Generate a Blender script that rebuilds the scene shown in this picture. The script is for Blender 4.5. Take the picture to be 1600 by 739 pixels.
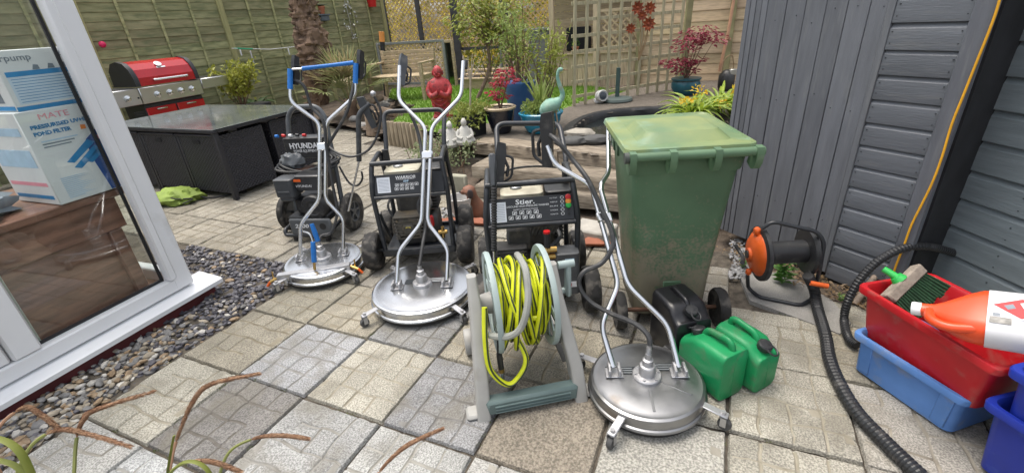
import bpy, bmesh, math, random
from mathutils import Vector, Matrix, noise
random.seed(11)
R = math.radians
for o in list(bpy.data.objects): bpy.data.objects.remove(o)
S = bpy.context.scene
COL = S.collection
# ------------------------------------------------------------------ camera
CAM_H, FPX, PITCH, ROLL = 1.52, 711.0, 0.4455, -0.0762
fw = Vector((0, math.cos(PITCH), -math.sin(PITCH)))
_up = Vector((1, 0, 0)).cross(fw)
rt = Vector((1, 0, 0)) * math.cos(ROLL) + _up * math.sin(ROLL)
up = Vector((1, 0, 0)) * -math.sin(ROLL) + _up * math.cos(ROLL)
cd = bpy.data.cameras.new('camera'); cam = bpy.data.objects.new('camera', cd); COL.objects.link(cam)
cam.matrix_world = Matrix(((rt.x, up.x, -fw.x, 0), (rt.y, up.y, -fw.y, 0), (rt.z, up.z, -fw.z, CAM_H), (0, 0, 0, 1)))
cd.sensor_width = 36; cd.lens = FPX / 1600 * 36; cd.clip_end = 500; cd.clip_start = 0.02
S.camera = cam
# ------------------------------------------------------------------ light
SUN_EL, SUN_AZ = 76, -60      # soft light: thin cloud, patio in open shade
w = bpy.data.worlds.new('World'); S.world = w; w.use_nodes = True
nt = w.node_tree; sky = nt.nodes.new('ShaderNodeTexSky'); sky.sky_type = 'NISHITA'; sky.sun_disc = False
sky.sun_elevation = R(SUN_EL); sky.sun_rotation = R(SUN_AZ); sky.dust_density = 4.0; sky.air_density = 1.0; sky.ozone_density = 0.0
hs = nt.nodes.new('ShaderNodeHueSaturation'); hs.inputs['Saturation'].default_value = .35   # thin white cloud
nt.links.new(sky.outputs[0], hs.inputs['Color']); nt.links.new(hs.outputs[0], nt.nodes['Background'].inputs[0]); nt.nodes['Background'].inputs[1].default_value = 0.15
sd = bpy.data.lights.new('sun', 'SUN'); sd.energy = 0.9; sd.angle = R(32); sd.color = (1, 0.90, 0.76)
so = bpy.data.objects.new('sun', sd); COL.objects.link(so)
_sd = Vector((math.sin(R(SUN_AZ)) * math.cos(R(SUN_EL)), math.cos(R(SUN_AZ)) * math.cos(R(SUN_EL)), math.sin(R(SUN_EL))))
so.rotation_euler = _sd.to_track_quat('Z', 'Y').to_euler(); so.location = (0, 0, 6)
S.view_settings.view_transform = 'Standard'; S.view_settings.look = 'None'; S.view_settings.gamma = 1
S.view_settings.exposure = 1.05
S.render.resolution_x, S.render.resolution_y = 1024, 472
# ------------------------------------------------------------------ survey helpers (photo measurements to real points)
def _ray(u, v): return rt * ((u - 800) / FPX) - up * ((v - 369.5) / FPX) + fw
def G(u, v, z=0.0):
    d = _ray(u, v); t = (z - CAM_H) / d.z; return Vector((0, 0, CAM_H)) + d * t
def Y(u, v, y):
    d = _ray(u, v); return Vector((0, 0, CAM_H)) + d * (y / d.y)
# ------------------------------------------------------------------ materials
MATS = {}
def M(name, col=(.5, .5, .5), rough=.5, metal=0.0, var=.12, scale=9, bump=0.0, bscale=80, col2=None, stretch=None,
      objcol=False, coat=0.0, spec=.5, speck=None, dirt=None, rvar=0.0, sss=0, thresh=None, detail=4):
    if name in MATS: return MATS[name]
    m = bpy.data.materials.new(name); m.use_nodes = True; MATS[name] = m
    n = m.node_tree.nodes; l = m.node_tree.links; b = n['Principled BSDF']
    b.inputs['Roughness'].default_value = rough; b.inputs['Metallic'].default_value = metal
    b.inputs['Coat Weight'].default_value = coat; b.inputs['Specular IOR Level'].default_value = spec
    b.inputs['Coat Roughness'].default_value = .15
    tc = n.new('ShaderNodeTexCoord'); co = tc.outputs['Object']
    if stretch:
        mp = n.new('ShaderNodeMapping'); mp.inputs['Scale'].default_value = stretch; l.new(co, mp.inputs[0]); cs = mp.outputs[0]
    else: cs = co
    oi = n.new('ShaderNodeObjectInfo')
    # shift the pattern from object to object so that copies differ
    ad = n.new('ShaderNodeVectorMath'); ad.operation = 'ADD'; l.new(cs, ad.inputs[0])
    ml = n.new('ShaderNodeMath'); ml.operation = 'MULTIPLY'; ml.inputs[1].default_value = 37.0; l.new(oi.outputs['Random'], ml.inputs[0]); l.new(ml.outputs[0], ad.inputs[1]); cs = ad.outputs[0]
    nz = n.new('ShaderNodeTexNoise'); nz.inputs['Scale'].default_value = scale; nz.inputs['Detail'].default_value = detail; l.new(cs, nz.inputs[0])
    c = Vector(col[:3]); c2 = Vector(col2) if col2 else None
    rp = n.new('ShaderNodeValToRGB'); l.new(nz.outputs[0], rp.inputs[0])
    rp.color_ramp.elements[0].position = .3 if thresh is None else thresh - .04; rp.color_ramp.elements[1].position = .7 if thresh is None else thresh + .04
    a_ = c * (1 - var) if c2 is None else c; b_ = c * (1 + var) if c2 is None else c2
    rp.color_ramp.elements[0].color = (*a_, 1); rp.color_ramp.elements[1].color = (*b_, 1)
    out = rp.outputs[0]
    def mix(fac, A, B, mode='MIX'):
        mx = n.new('ShaderNodeMix'); mx.data_type = 'RGBA'; mx.blend_type = mode
        if isinstance(fac, float): mx.inputs[0].default_value = fac
        else: l.new(fac, mx.inputs[0])
        for i, q in ((6, A), (7, B)):
            if isinstance(q, tuple): mx.inputs[i].default_value = q
            else: l.new(q, mx.inputs[i])
        return mx.outputs[2]
    if objcol: out = mix(1.0, out, oi.outputs['Color'], 'MULTIPLY')
    if speck:   # aggregate flecks: (scale, strength, light, dark)
        sc, st, li, dk = speck
        vz = n.new('ShaderNodeTexNoise'); vz.inputs['Scale'].default_value = sc; vz.inputs['Detail'].default_value = 2; l.new(cs, vz.inputs[0])
        r2 = n.new('ShaderNodeValToRGB'); l.new(vz.outputs[0], r2.inputs[0]); r2.color_ramp.elements[0].position = .36; r2.color_ramp.elements[1].position = .64
        r2.color_ramp.elements[0].color = (dk, dk, dk, 1); r2.color_ramp.elements[1].color = (li, li, li, 1)
        out = mix(st, out, mix(1.0, out, r2.outputs[0], 'MULTIPLY'))
    if dirt:    # (colour, scale, threshold, amount)
        dc, dsc, dth, am = dirt
        dz = n.new('ShaderNodeTexNoise'); dz.inputs['Scale'].default_value = dsc; dz.inputs['Detail'].default_value = 8; l.new(ad.outputs[0], dz.inputs[0])
        r3 = n.new('ShaderNodeValToRGB'); l.new(dz.outputs[0], r3.inputs[0]); r3.color_ramp.elements[0].position = dth; r3.color_ramp.elements[1].position = dth + .13
        r3.color_ramp.elements[0].color = (0, 0, 0, 1); r3.color_ramp.elements[1].color = (am, am, am, 1)
        out = mix(r3.outputs[0], out, (*dc, 1))
    l.new(out, b.inputs['Base Color'])
    if rvar:
        mr = n.new('ShaderNodeMapRange'); mr.inputs[3].default_value = max(0.03, rough - rvar); mr.inputs[4].default_value = rough + rvar
        rz = n.new('ShaderNodeTexNoise'); rz.inputs['Scale'].default_value = scale * 2.3; rz.inputs['Detail'].default_value = 6; l.new(cs, rz.inputs[0])
        l.new(rz.outputs[0], mr.inputs[0]); l.new(mr.outputs[0], b.inputs['Roughness'])
    if bump:
        bz = n.new('ShaderNodeTexNoise'); bz.inputs['Scale'].default_value = bscale; bz.inputs['Detail'].default_value = 5; l.new(cs, bz.inputs[0])
        bp = n.new('ShaderNodeBump'); bp.inputs['Strength'].default_value = bump; bp.inputs['Distance'].default_value = .01; l.new(bz.outputs[0], bp.inputs['Height']); l.new(bp.outputs[0], b.inputs['Normal'])
    if sss:
        b.inputs['Subsurface Weight'].default_value = sss; b.inputs['Subsurface Radius'].default_value = (.02, .02, .01); b.inputs['Subsurface Scale'].default_value = .3
    return m
def leafmat(name, c1=(.1,.2,.05), c2=(.1,.2,.05), trans=.35, rough=.5):
    """Leaves: two tones, light through the blade."""
    if name in MATS: return MATS[name]
    m = M(name, c1, rough, col2=c2, scale=14, var=0)
    n = m.node_tree.nodes; l = m.node_tree.links; b = n['Principled BSDF']
    src = b.inputs['Base Color'].links[0].from_socket
    t = n.new('ShaderNodeBsdfTranslucent'); l.new(src, t.inputs[0])
    mx = n.new('ShaderNodeMixShader'); mx.inputs[0].default_value = trans
    l.new(b.outputs[0], mx.inputs[1]); l.new(t.outputs[0], mx.inputs[2]); l.new(mx.outputs[0], n['Material Output'].inputs[0])
    return m
def glassmat(name, tint=(.95, .98, .97), refl=.07, rough=.0):
    if name in MATS: return MATS[name]
    m = bpy.data.materials.new(name); m.use_nodes = True; MATS[name] = m
    n = m.node_tree.nodes; l = m.node_tree.links; n.remove(n['Principled BSDF'])
    t = n.new('ShaderNodeBsdfTransparent'); t.inputs[0].default_value = (*tint, 1)
    g = n.new('ShaderNodeBsdfGlossy'); g.inputs['Roughness'].default_value = rough
    f = n.new('ShaderNodeFresnel'); f.inputs[0].default_value = 1.4
    k = n.new('ShaderNodeMath'); k.operation = 'ADD'; k.use_clamp = True; k.inputs[1].default_value = refl - .04
    ge = n.new('ShaderNodeNewGeometry'); iv = n.new('ShaderNodeMath'); iv.operation = 'SUBTRACT'; iv.inputs[0].default_value = 1; l.new(ge.outputs['Backfacing'], iv.inputs[1])
    fm = n.new('ShaderNodeMath'); fm.operation = 'MULTIPLY'; l.new(f.outputs[0], fm.inputs[0]); l.new(iv.outputs[0], fm.inputs[1]); l.new(fm.outputs[0], k.inputs[0])   # one reflection per pane
    mx = n.new('ShaderNodeMixShader'); l.new(k.outputs[0], mx.inputs[0]); l.new(t.outputs[0], mx.inputs[1]); l.new(g.outputs[0], mx.inputs[2])
    l.new(mx.outputs[0], n['Material Output'].inputs[0]); return m
# ------------------------------------------------------------------ objects
XF = {}
def thing(name, label, cat, loc=(0, 0, 0), rz=0.0, group=None):
    o = bpy.data.objects.new(name, None); COL.objects.link(o); o.empty_display_size = .05
    o.location = loc; o.rotation_euler = (0, 0, rz)
    o['label'] = label; o['category'] = cat
    if group: o['group'] = group
    XF[o] = Matrix.Translation(Vector(loc)) @ Matrix.Rotation(rz, 4, 'Z')
    return o
def tag(o, label, cat, group=None):
    o['label'] = label; o['category'] = cat
    if group: o['group'] = group
    return o
def copy_tree(o, parent=None):
    c = o.copy(); COL.objects.link(c); c.parent = parent
    for ch in list(o.children): copy_tree(ch, c)
    return c
def frame_of(d, hint=Vector((0, 0, 1))):
    d = d.normalized(); h = hint if abs(d.dot(hint)) < .95 else Vector((1, 0, 0))
    x = h.cross(d).normalized(); return x, d.cross(x).normalized()
def fil(pts, r=.03, n=5):
    """Round the corners of a polyline."""
    pts = [Vector(p) for p in pts]; out = [pts[0]]
    for i in range(1, len(pts) - 1):
        a, b, c = pts[i - 1], pts[i], pts[i + 1]
        k = min(r, (a - b).length * .48, (c - b).length * .48)
        p, q = b + (a - b).normalized() * k, b + (c - b).normalized() * k
        for j in range(n + 1):
            t = j / n; out.append(p * (1 - t) ** 2 + b * 2 * t * (1 - t) + q * t * t)
    out.append(pts[-1]); return out
def crv(pts, n=8, closed=False):
    """Smooth curve through points."""
    P = [Vector(p) for p in pts]; out = []; N = len(P)
    rng = range(N) if closed else range(N - 1)
    for i in rng:
        if closed: p0, p1, p2, p3 = P[i - 1], P[i], P[(i + 1) % N], P[(i + 2) % N]
        else: p0, p1, p2, p3 = P[max(i - 1, 0)], P[i], P[i + 1], P[min(i + 2, N - 1)]
        for j in range(n):
            t = j / n
            out.append(.5 * ((2 * p1) + (p2 - p0) * t + (2 * p0 - 5 * p1 + 4 * p2 - p3) * t * t + (3 * p1 - p0 - 3 * p2 + p3) * t ** 3))
    if not closed: out.append(P[-1])
    return out
class MB:
    def __init__(s, xf=None): s.v = []; s.f = []; s.xf = xf
    def add(s, vs, fs, xf=None):
        k = len(s.v); X = xf if xf is not None else s.xf
        s.v += [(X @ Vector(p)) if X is not None else Vector(p) for p in vs]
        s.f += [tuple(i + k for i in f) for f in fs]; return s
    def box(s, c, size, bev=0.0, xf=None, rot=None):
        """Chamfered box centred on c."""
        hx, hy, hz = size[0] / 2, size[1] / 2, size[2] / 2; e = min(bev, hx * .9, hy * .9, hz * .9); C = Vector(c)
        Rm = rot.to_3x3() if rot is not None else None
        def P(x, y, z):
            q = Vector((x, y, z)); q = Rm @ q if Rm is not None else q; return q + C
        if e <= 0:
            vs = [P(x * hx, y * hy, z * hz) for x in (-1, 1) for y in (-1, 1) for z in (-1, 1)]
            return s.add(vs, [(0, 1, 3, 2), (4, 6, 7, 5), (0, 4, 5, 1), (2, 3, 7, 6), (0, 2, 6, 4), (1, 5, 7, 3)], xf)
        vs = []; idx = {}
        for x in (-1, 1):
            for y in (-1, 1):
                for z in (-1, 1):
                    for a in range(3):
                        q = [x * hx, y * hy, z * hz]
                        for b in range(3):
                            if b != a: q[b] -= (x, y, z)[b] * e
                        idx[(x, y, z, a)] = len(vs); vs.append(P(*q))
        I = idx; fs = []
        for a in range(3):
            b, c_ = (a + 1) % 3, (a + 2) % 3
            for sgn in (-1, 1):
                def k(p, q):
                    t = [0, 0, 0]; t[a] = sgn; t[b] = p; t[c_] = q; return I[(*t, a)]
                q = [k(-1, -1), k(1, -1), k(1, 1), k(-1, 1)]
                fs.append(tuple(q if sgn > 0 else q[::-1]))
            for p in (-1, 1):
                for q in (-1, 1):       # edge along axis a, between faces b and c
                    def k2(sg, ax):
                        t = [0, 0, 0]; t[a] = sg; t[b] = p; t[c_] = q; return I[(*t, ax)]
                    f = [k2(-1, b), k2(1, b), k2(1, c_), k2(-1, c_)]
                    fs.append(tuple(f[::-1] if p * q > 0 else f))
        for x in (-1, 1):
            for y in (-1, 1):
                for z in (-1, 1):
                    t = [I[(x, y, z, 0)], I[(x, y, z, 1)], I[(x, y, z, 2)]]
                    fs.append(tuple(t if x * y * z > 0 else t[::-1]))
        return s.add(vs, fs, xf)
    def bar(s, a, b, wx, wz, bev=0.0, hint=Vector((0, 0, 1))):
        """Rectangular bar from a to b."""
        a, b = Vector(a), Vector(b); d = b - a; x, y = frame_of(d, hint); z = d.normalized()
        rot = Matrix((x, y, z)).transposed()
        return s.box((a + b) / 2, (wx, wz, d.length), bev, rot=rot)
    def rings(s, rings, cap0=True, cap1=True, closed=False):
        n = len(rings[0]); vs = [p for r in rings for p in r]; fs = []
        m = len(rings)
        for i in range(m if closed else m - 1):
            for j in range(n):
                a = i * n + j; b = i * n + (j + 1) % n; c = ((i + 1) % m) * n + (j + 1) % n; d = ((i + 1) % m) * n + j
                fs.append((a, b, c, d))
        if cap0 and not closed: fs.append(tuple(range(n))[::-1])
        if cap1 and not closed: fs.append(tuple((m - 1) * n + j for j in range(n)))
        return s.add(vs, fs)
    def tube(s, path, r, n=8, closed=False, rads=None, flat=1.0, cap=True):
        P = [Vector(p) for p in path]; N = len(P)
        tan = []
        for i in range(N):
            if closed: t = P[(i + 1) % N] - P[i - 1]
            else: t = P[min(i + 1, N - 1)] - P[max(i - 1, 0)]
            tan.append(t.normalized() if t.length > 1e-9 else Vector((0, 0, 1)))
        x, y = frame_of(tan[0]); rr = []
        for i in range(N):
            if i:
                x = (x - tan[i] * x.dot(tan[i]))
                x = x.normalized() if x.length > 1e-6 else frame_of(tan[i])[0]
                y = tan[i].cross(x)
            q = rads[i] if rads else r
            rr.append([P[i] + x * (q * math.cos(2 * math.pi * k / n)) + y * (q * flat * math.sin(2 * math.pi * k / n)) for k in range(n)])
        return s.rings(rr, cap, cap, closed)
    def cyl(s, a, b, r, r2=None, n=16):
        a, b = Vector(a), Vector(b); x, y = frame_of(b - a); r2 = r if r2 is None else r2
        ring = lambda c, q: [c + x * (q * math.cos(2 * math.pi * k / n)) + y * (q * math.sin(2 * math.pi * k / n)) for k in range(n)]
        return s.rings([ring(a, r), ring(b, r2)])
    def lathe(s, prof, o=(0, 0, 0), ax=(0, 0, 1), n=24, cap=True, mod=None):
        """prof: (radius, height along axis)."""
        o = Vector(o); ax = Vector(ax).normalized(); x, y = frame_of(ax, Vector((0, 1, 0)))
        rr = []
        for i, (r, h) in enumerate(prof):
            rr.append([o + ax * h + (x * math.cos(2 * math.pi * k / n) + y * math.sin(2 * math.pi * k / n)) * (max(r, 1e-4) * (mod(i, k) if mod else 1)) for k in range(n)])
        return s.rings(rr, cap, cap)
    def ell(s, c, rad, n=12, m=8, rot=None):
        c = Vector(c); rr = []
        for i in range(m + 1):
            t = math.pi * i / m; q = max(math.sin(t), .01); row = []
            for k in range(n):
                p = Vector((rad[0] * q * math.cos(2 * math.pi * k / n), rad[1] * q * math.sin(2 * math.pi * k / n), -rad[2] * math.cos(t)))
                row.append(c + (rot @ p if rot is not None else p))
            rr.append(row)
        return s.rings(rr)
    def prism(s, outline, d0, d1, O=(0, 0, 0), U=(1, 0, 0), V=(0, 0, 1)):
        """Outline in the U,V plane pushed along W = U x V from d0 to d1."""
        O, U, V = Vector(O), Vector(U), Vector(V); W = U.cross(V)
        A = [O + U * p[0] + V * p[1] + W * d0 for p in outline]; B = [O + U * p[0] + V * p[1] + W * d1 for p in outline]
        return s.rings([A, B])
    def quad(s, a, b, c, d): return s.add([a, b, c, d], [(0, 1, 2, 3)])
    def build(s, name, mat, parent=None, world=False, angle=38, label=None, kind=None, smooth=True):
        me = bpy.data.meshes.new(name); V = s.v
        if world and parent is not None:
            r = parent
            while r.parent: r = r.parent
            X = XF[r].inverted(); V = [X @ p for p in V]
        me.from_pydata([tuple(p) for p in V], [], s.f); me.update()
        if smooth:
            me.polygons.foreach_set('use_smooth', [True] * len(me.polygons)); me.set_sharp_from_angle(angle=R(angle))
        if mat: me.materials.append(mat)
        o = bpy.data.objects.new(name, me); COL.objects.link(o)
        if parent is not None: o.parent = parent
        if label: o['label'] = label
        if kind: o['kind'] = kind
        return o
def inst(me_obj, parent, mw=None, name=None, color=None):
    """Another object on the same mesh."""
    o = bpy.data.objects.new(name or me_obj.name.split('.')[0], me_obj.data); COL.objects.link(o); o.parent = parent
    if mw is not None: o.matrix_basis = mw
    if color: o.color = color
    return o
def struct(o, kind='structure'): o['kind'] = kind; return o
def text(s, size, mat, parent, O, U, V, name='lettering', ext=.0006, align='CENTER', shear=0, bold=0.0, width=None):
    """Raised print on a surface: baseline at O, reading along U, up V."""
    cu = bpy.data.curves.new('t', 'FONT'); cu.body = s; cu.size = size; cu.align_x = align; cu.extrude = ext; cu.shear = shear; cu.offset = bold; cu.resolution_u = 2
    to = bpy.data.objects.new('t', cu); COL.objects.link(to)
    dg = bpy.context.evaluated_depsgraph_get(); me = bpy.data.meshes.new_from_object(to.evaluated_get(dg))
    bpy.data.objects.remove(to); bpy.data.curves.remove(cu)
    U = Vector(U).normalized(); V = Vector(V).normalized(); W = U.cross(V); O = Vector(O)
    sx = 1.0
    if width and len(me.vertices):
        xs = [q.co.x for q in me.vertices]; sx = width / max(max(xs) - min(xs), 1e-6)
    for q in me.vertices:
        c = q.co.copy(); q.co = O + U * c.x * sx + V * c.y + W * c.z
    me.materials.append(mat); o = bpy.data.objects.new(name, me); COL.objects.link(o); o.parent = parent; return o
def wheel(parent, c, ax, r, wd, tyre, rim, knob=True, name='wheel', hubc=.45, spokes=0):
    """Tyre with tread and a dished rim; axis points outwards."""
    ax = Vector(ax).normalized(); h = wd / 2; b = MB()
    prof = [(r * .55, -h * .8), (r * .72, -h * .96), (r * .86, -h), (r * .955, -h * .86), (r, -h * .5), (r, 0), (r, h * .5), (r * .955, h * .86), (r * .86, h), (r * .72, h * .96), (r * .55, h * .8)]
    n = 44
    def md(i, k):
        if not knob: return 1
        if i in (3, 7): return 1.0 if k % 4 < 2 else .955
        if i in (4, 6): return 1.0 if (k + (1 if i == 6 else 0)) % 4 < 2 else .962
        if i == 5: return .985
        return 1
    b.lathe(prof, c, ax, n, cap=False, mod=md)
    w_ = b.build(name, tyre, parent, angle=25)
    q = MB(); q.lathe([(r * .56, -h * .7), (r * .56, h * .78), (r * .5, h * .72), (r * .45, h * .2), (r * .2, h * .15), (r * .17, h * .7), (0, h * .75)], c, ax, 24, cap=False)
    q.lathe([(r * .56, -h * .72), (0, -h * .5)], c, ax, 24, cap=False)
    if spokes:
        x, y = frame_of(ax)
        for k in range(spokes):
            a = 2 * math.pi * k / spokes; d = x * math.cos(a) + y * math.sin(a)
            q.bar(Vector(c) + d * r * .15 + ax * h * .55, Vector(c) + d * r * .55 + ax * h * .6, r * .12, h * .3, .002, ax)
    q.build('rim', rim, w_)
    return w_
# ================================================================== materials
white_up = M('white_upvc', (.78, .79, .80), .32, var=.03, scale=3, dirt=((.45, .44, .40), 5, .62, .35))
black_rub = M('black_rubber', (.018, .018, .019), .6, var=.3, scale=30, bump=.15, bscale=120)
tyre_m = M('dusty_tyre', (.022, .021, .02), .75, var=.25, scale=25, dirt=((.16, .145, .125), 18, .5, .55), bump=.2, bscale=90)
black_paint = M('black_frame_paint', (.026, .029, .034), .34, var=.2, scale=14, dirt=((.12, .115, .105), 14, .60, .45), rvar=.1)
black_plas = M('black_plastic', (.022, .023, .025), .45, var=.2, scale=20, dirt=((.13, .125, .115), 16, .6, .4), bump=.05, bscale=200)
grey_plas = M('dark_grey_plastic', (.055, .06, .066), .45, var=.15, scale=16, dirt=((.2, .19, .17), 12, .62, .3))
steel = M('brushed_steel', (.57, .575, .58), .24, 1.0, var=.08, scale=5, rvar=.03, dirt=((.28, .25, .2), 7, .64, .35))
steel_dull = M('dull_steel', (.33, .332, .338), .38, 1.0, var=.16, scale=6, rvar=.12, dirt=((.17, .13, .09), 6, .57, .55))
chrome = M('chrome_tube', (.70, .71, .72), .22, 1.0, var=.06, scale=10, rvar=.06)
alum = M('cast_aluminium', (.48, .48, .49), .42, .85, var=.12, scale=22, bump=.12, bscale=90)
brass = M('brass', (.55, .36, .12), .32, 1.0, var=.15, scale=30)
wht_print = M('white_print', (.75, .76, .77), .6, var=.04)
paper = M('white_label', (.72, .75, .80), .55, var=.05, scale=20)
blue_grip = M('blue_grip', (.012, .16, .52), .5, var=.12, scale=30)
red_plas = M('red_plastic', (.50, .012, .014), .35, var=.15, scale=15)
green_plas = M('green_plastic', (.02, .36, .06), .4, var=.1)
orange_plas = M('orange_plastic', (.72, .12, .018), .42, var=.12, scale=14, dirt=((.2, .1, .05), 14, .66, .4))
slab_m = M('slab_concrete', (.86, .86, .86), .9, var=.2, scale=4, objcol=True, speck=(150, .95, 1.25, .55), bump=.55, bscale=170, dirt=((.17, .155, .12), 5, .50, .55), detail=8)
slab_smooth_m = M('slab_exposed_aggregate', (.9, .9, .9), .92, var=.12, scale=5, objcol=True, speck=(115, .9, 1.25, .52), bump=.8, bscale=120, detail=8)
sand_m = M('joint_sand', (.045, .038, .03), .95, var=.4, scale=22, bump=.6, bscale=120, col2=(.13, .11, .085))
soil_m = M('soil', (.060, .045, .033), .95, var=.4, scale=12, bump=.9, bscale=50, col2=(.13, .10, .075))
conc_m = M('concrete_pad', (.27, .262, .245), .88, var=.16, scale=5, speck=(160, .6, 1.15, .75), bump=.3, bscale=120, detail=8)
wood_old = M('weathered_timber', (.30, .255, .20), .85, var=.35, scale=10, stretch=(1.2, 12, 12), bump=.5, bscale=24, dirt=((.12, .115, .08), 6, .55, .5), detail=8)
# ================================================================== ground and patio
TH = 25.35
A2 = Vector((math.sin(R(TH)), math.cos(R(TH)), 0)); B2 = Vector((math.cos(R(TH)), -math.sin(R(TH)), 0)); O2 = Vector((-1.434, 1.823, 0)); SL = .45
def PG(a, b, z=0): return O2 + A2 * (a * SL) + B2 * (b * SL) + Vector((0, 0, z))
def inpoly(x, y, P):
    c = False
    for i in range(len(P)):
        (x1, y1), (x2, y2) = P[i][:2], P[i - 1][:2]
        if (y1 > y) != (y2 > y) and x < (x2 - x1) * (y - y1) / (y2 - y1) + x1: c = not c
    return c
def sheet(poly, z, name, mat, res=None):
    b = MB(); b.add([(p[0], p[1], z) for p in poly], [tuple(range(len(poly)))]); return b.build(name, mat, smooth=False)
g = sheet([(-60, -60), (60, -60), (60, 60), (-60, 60)], -.075, 'ground', soil_m); struct(g)
PAVE = [(-2.05, -.8), (3.6, -.8), (3.6, 2.2), (2.2, 2.2), (1.66, 2.72), (1.15, 2.75), (.86, 3.3), (-.3, 4.15), (-.62, 4.6), (-1.1, 6.0), (-1.6, 6.5), (-2.35, 7.55), (-3.6, 9.0), (-5.0, 8.9), (-7.6, 4.6), (-6, 2.0)]
patio = sheet(PAVE, -.022, 'patio', sand_m); struct(patio)
def slab_mesh(seed, smooth=False):
    rnd = random.Random(seed); n = 4; s = SL - .009; h = s / 2
    if smooth: ax = [-h, -h + .006, -h + .016] + [(-h + .016) + (s - .032) * i / 11 for i in range(1, 11)] + [h - .016, h - .006, h]; lines = []
    else:
        lines = [-h + s * i / n for i in range(1, n)]; ax = [-h, -h + .005, -h + .014]
        prev = -h
        for L in lines + [h]:
            ax += [prev + (L - prev) * .36, prev + (L - prev) * .64]
            if L != h: ax += [L - .0075, L - .0032, L, L + .0032, L + .0075]
            prev = L
        ax += [h - .014, h - .005, h]
    N = len(ax); keepx = {}; keepy = {}
    for i in range(n - 1):
        for j in range(n):
            keepx[(i, j)] = 0 if rnd.random() < .12 else rnd.uniform(.5, .95); keepy[(i, j)] = 0 if rnd.random() < .12 else rnd.uniform(.5, .95)
    vs = []; off = rnd.uniform(0, 90)
    wob = lambda t, k: .006 * math.sin(t * 17 + k * 2.1 + off) + .003 * math.sin(t * 43 + k + off)
    lev = {(i, j): rnd.uniform(-.0016, .0016) for i in range(-1, n + 1) for j in range(-1, n + 1)}
    for iy, y in enumerate(ax):
        for ix, x in enumerate(ax):
            z = 0; ci, cj = min(int((x + h) / s * n), n - 1), min(int((y + h) / s * n), n - 1)
            e = min(h - abs(x), h - abs(y)); z -= .020 if e < .0015 else (.004 if e < .007 else 0)
            px, py = x, y
            if not smooth:
                for i, L in enumerate(lines):
                    d = abs(x - L); dep = .0075 * keepx[(i, cj)] * (1 if d < .001 else .85 if d < .006 else .06 if d < .0095 else 0); z -= dep
                    d = abs(y - L); dep = .0075 * keepy[(i, ci)] * (1 if d < .001 else .85 if d < .006 else .06 if d < .0095 else 0); z -= dep
                if e > .02: px += wob(y, round(x / s * 4)); py += wob(x, round(y / s * 4) + 5)
                z += lev[(ci, cj)]
            z += .0022 * noise.noise(Vector((x * 22 + off, y * 22, seed)))
            if e < .001: px += .0035 * noise.noise(Vector((y * 30, seed, off))) ; py += .0035 * noise.noise(Vector((x * 30, off, seed)))
            if e < .03 and noise.noise(Vector((x * 14, y * 14, seed * 3.7))) > .42: z -= .007
            vs.append((px, py, z))
    b = MB(); b.add(vs, [(i + j * N, i + 1 + j * N, i + 1 + (j + 1) * N, i + (j + 1) * N) for j in range(N - 1) for i in range(N - 1)])
    o = b.build('paving_slab', slab_smooth_m if smooth else slab_m, angle=28); me = o.data; me.materials.append(groove_m)
    for p_ in me.polygons:
        zs = [vs[i][2] for i in p_.vertices]
        if sum(zs) / len(zs) < -.0022 and abs(p_.center.x) < h - .012 and abs(p_.center.y) < h - .012: p_.material_index = 1
    me = o.data; bpy.data.objects.remove(o); return me
groove_m = M('groove_dirt', (.56, .53, .48), .95, col2=(.84, .82, .78), scale=14, objcol=True, bump=.4, bscale=150)
SLABS = [slab_mesh(k) for k in range(14)]; SMOOTH = [slab_mesh(20, True), slab_mesh(21, True)]
CREAM, TAN, BLUE, DARK, BROWN, PALE = (.58, .55, .46), (.47, .43, .34), (.50, .505, .51), (.31, .295, .275), (.36, .315, .25), (.62, .61, .57)
FIX = {(-1, 0): (DARK, 0), (0, 0): (BLUE, 0), (0, 1): (CREAM, 0), (-1, 1): ((.54, .54, .52), 0), (-1, -1): (CREAM, 0), (0, -1): (TAN, 0), (0, 2): ((.37, .37, .37), 0),
       (-1, 2): ((.57, .57, .54), 0), (0, 3): (BROWN, 1), (0, 4): ((.49, .475, .42), 1), (1, 1): ((.43, .43, .42), 0), (1, 0): (TAN, 0), (1, -1): ((.42, .39, .31), 0), (1, 2): (TAN, 0), (-2, -1): (PALE, 0), (-2, 0): ((.58, .59, .58), 0),
       (1, 5): (CREAM, 0), (0, 5): (CREAM, 0), (0, 6): ((.53, .50, .44), 0), (1, 6): ((.52, .49, .43), 0), (2, 5): (CREAM, 0), (2, 6): (TAN, 0), (-2, 1): ((.5, .52, .55), 0), (-1, 3): (PALE, 0)}
rs = random.Random(4)
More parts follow.
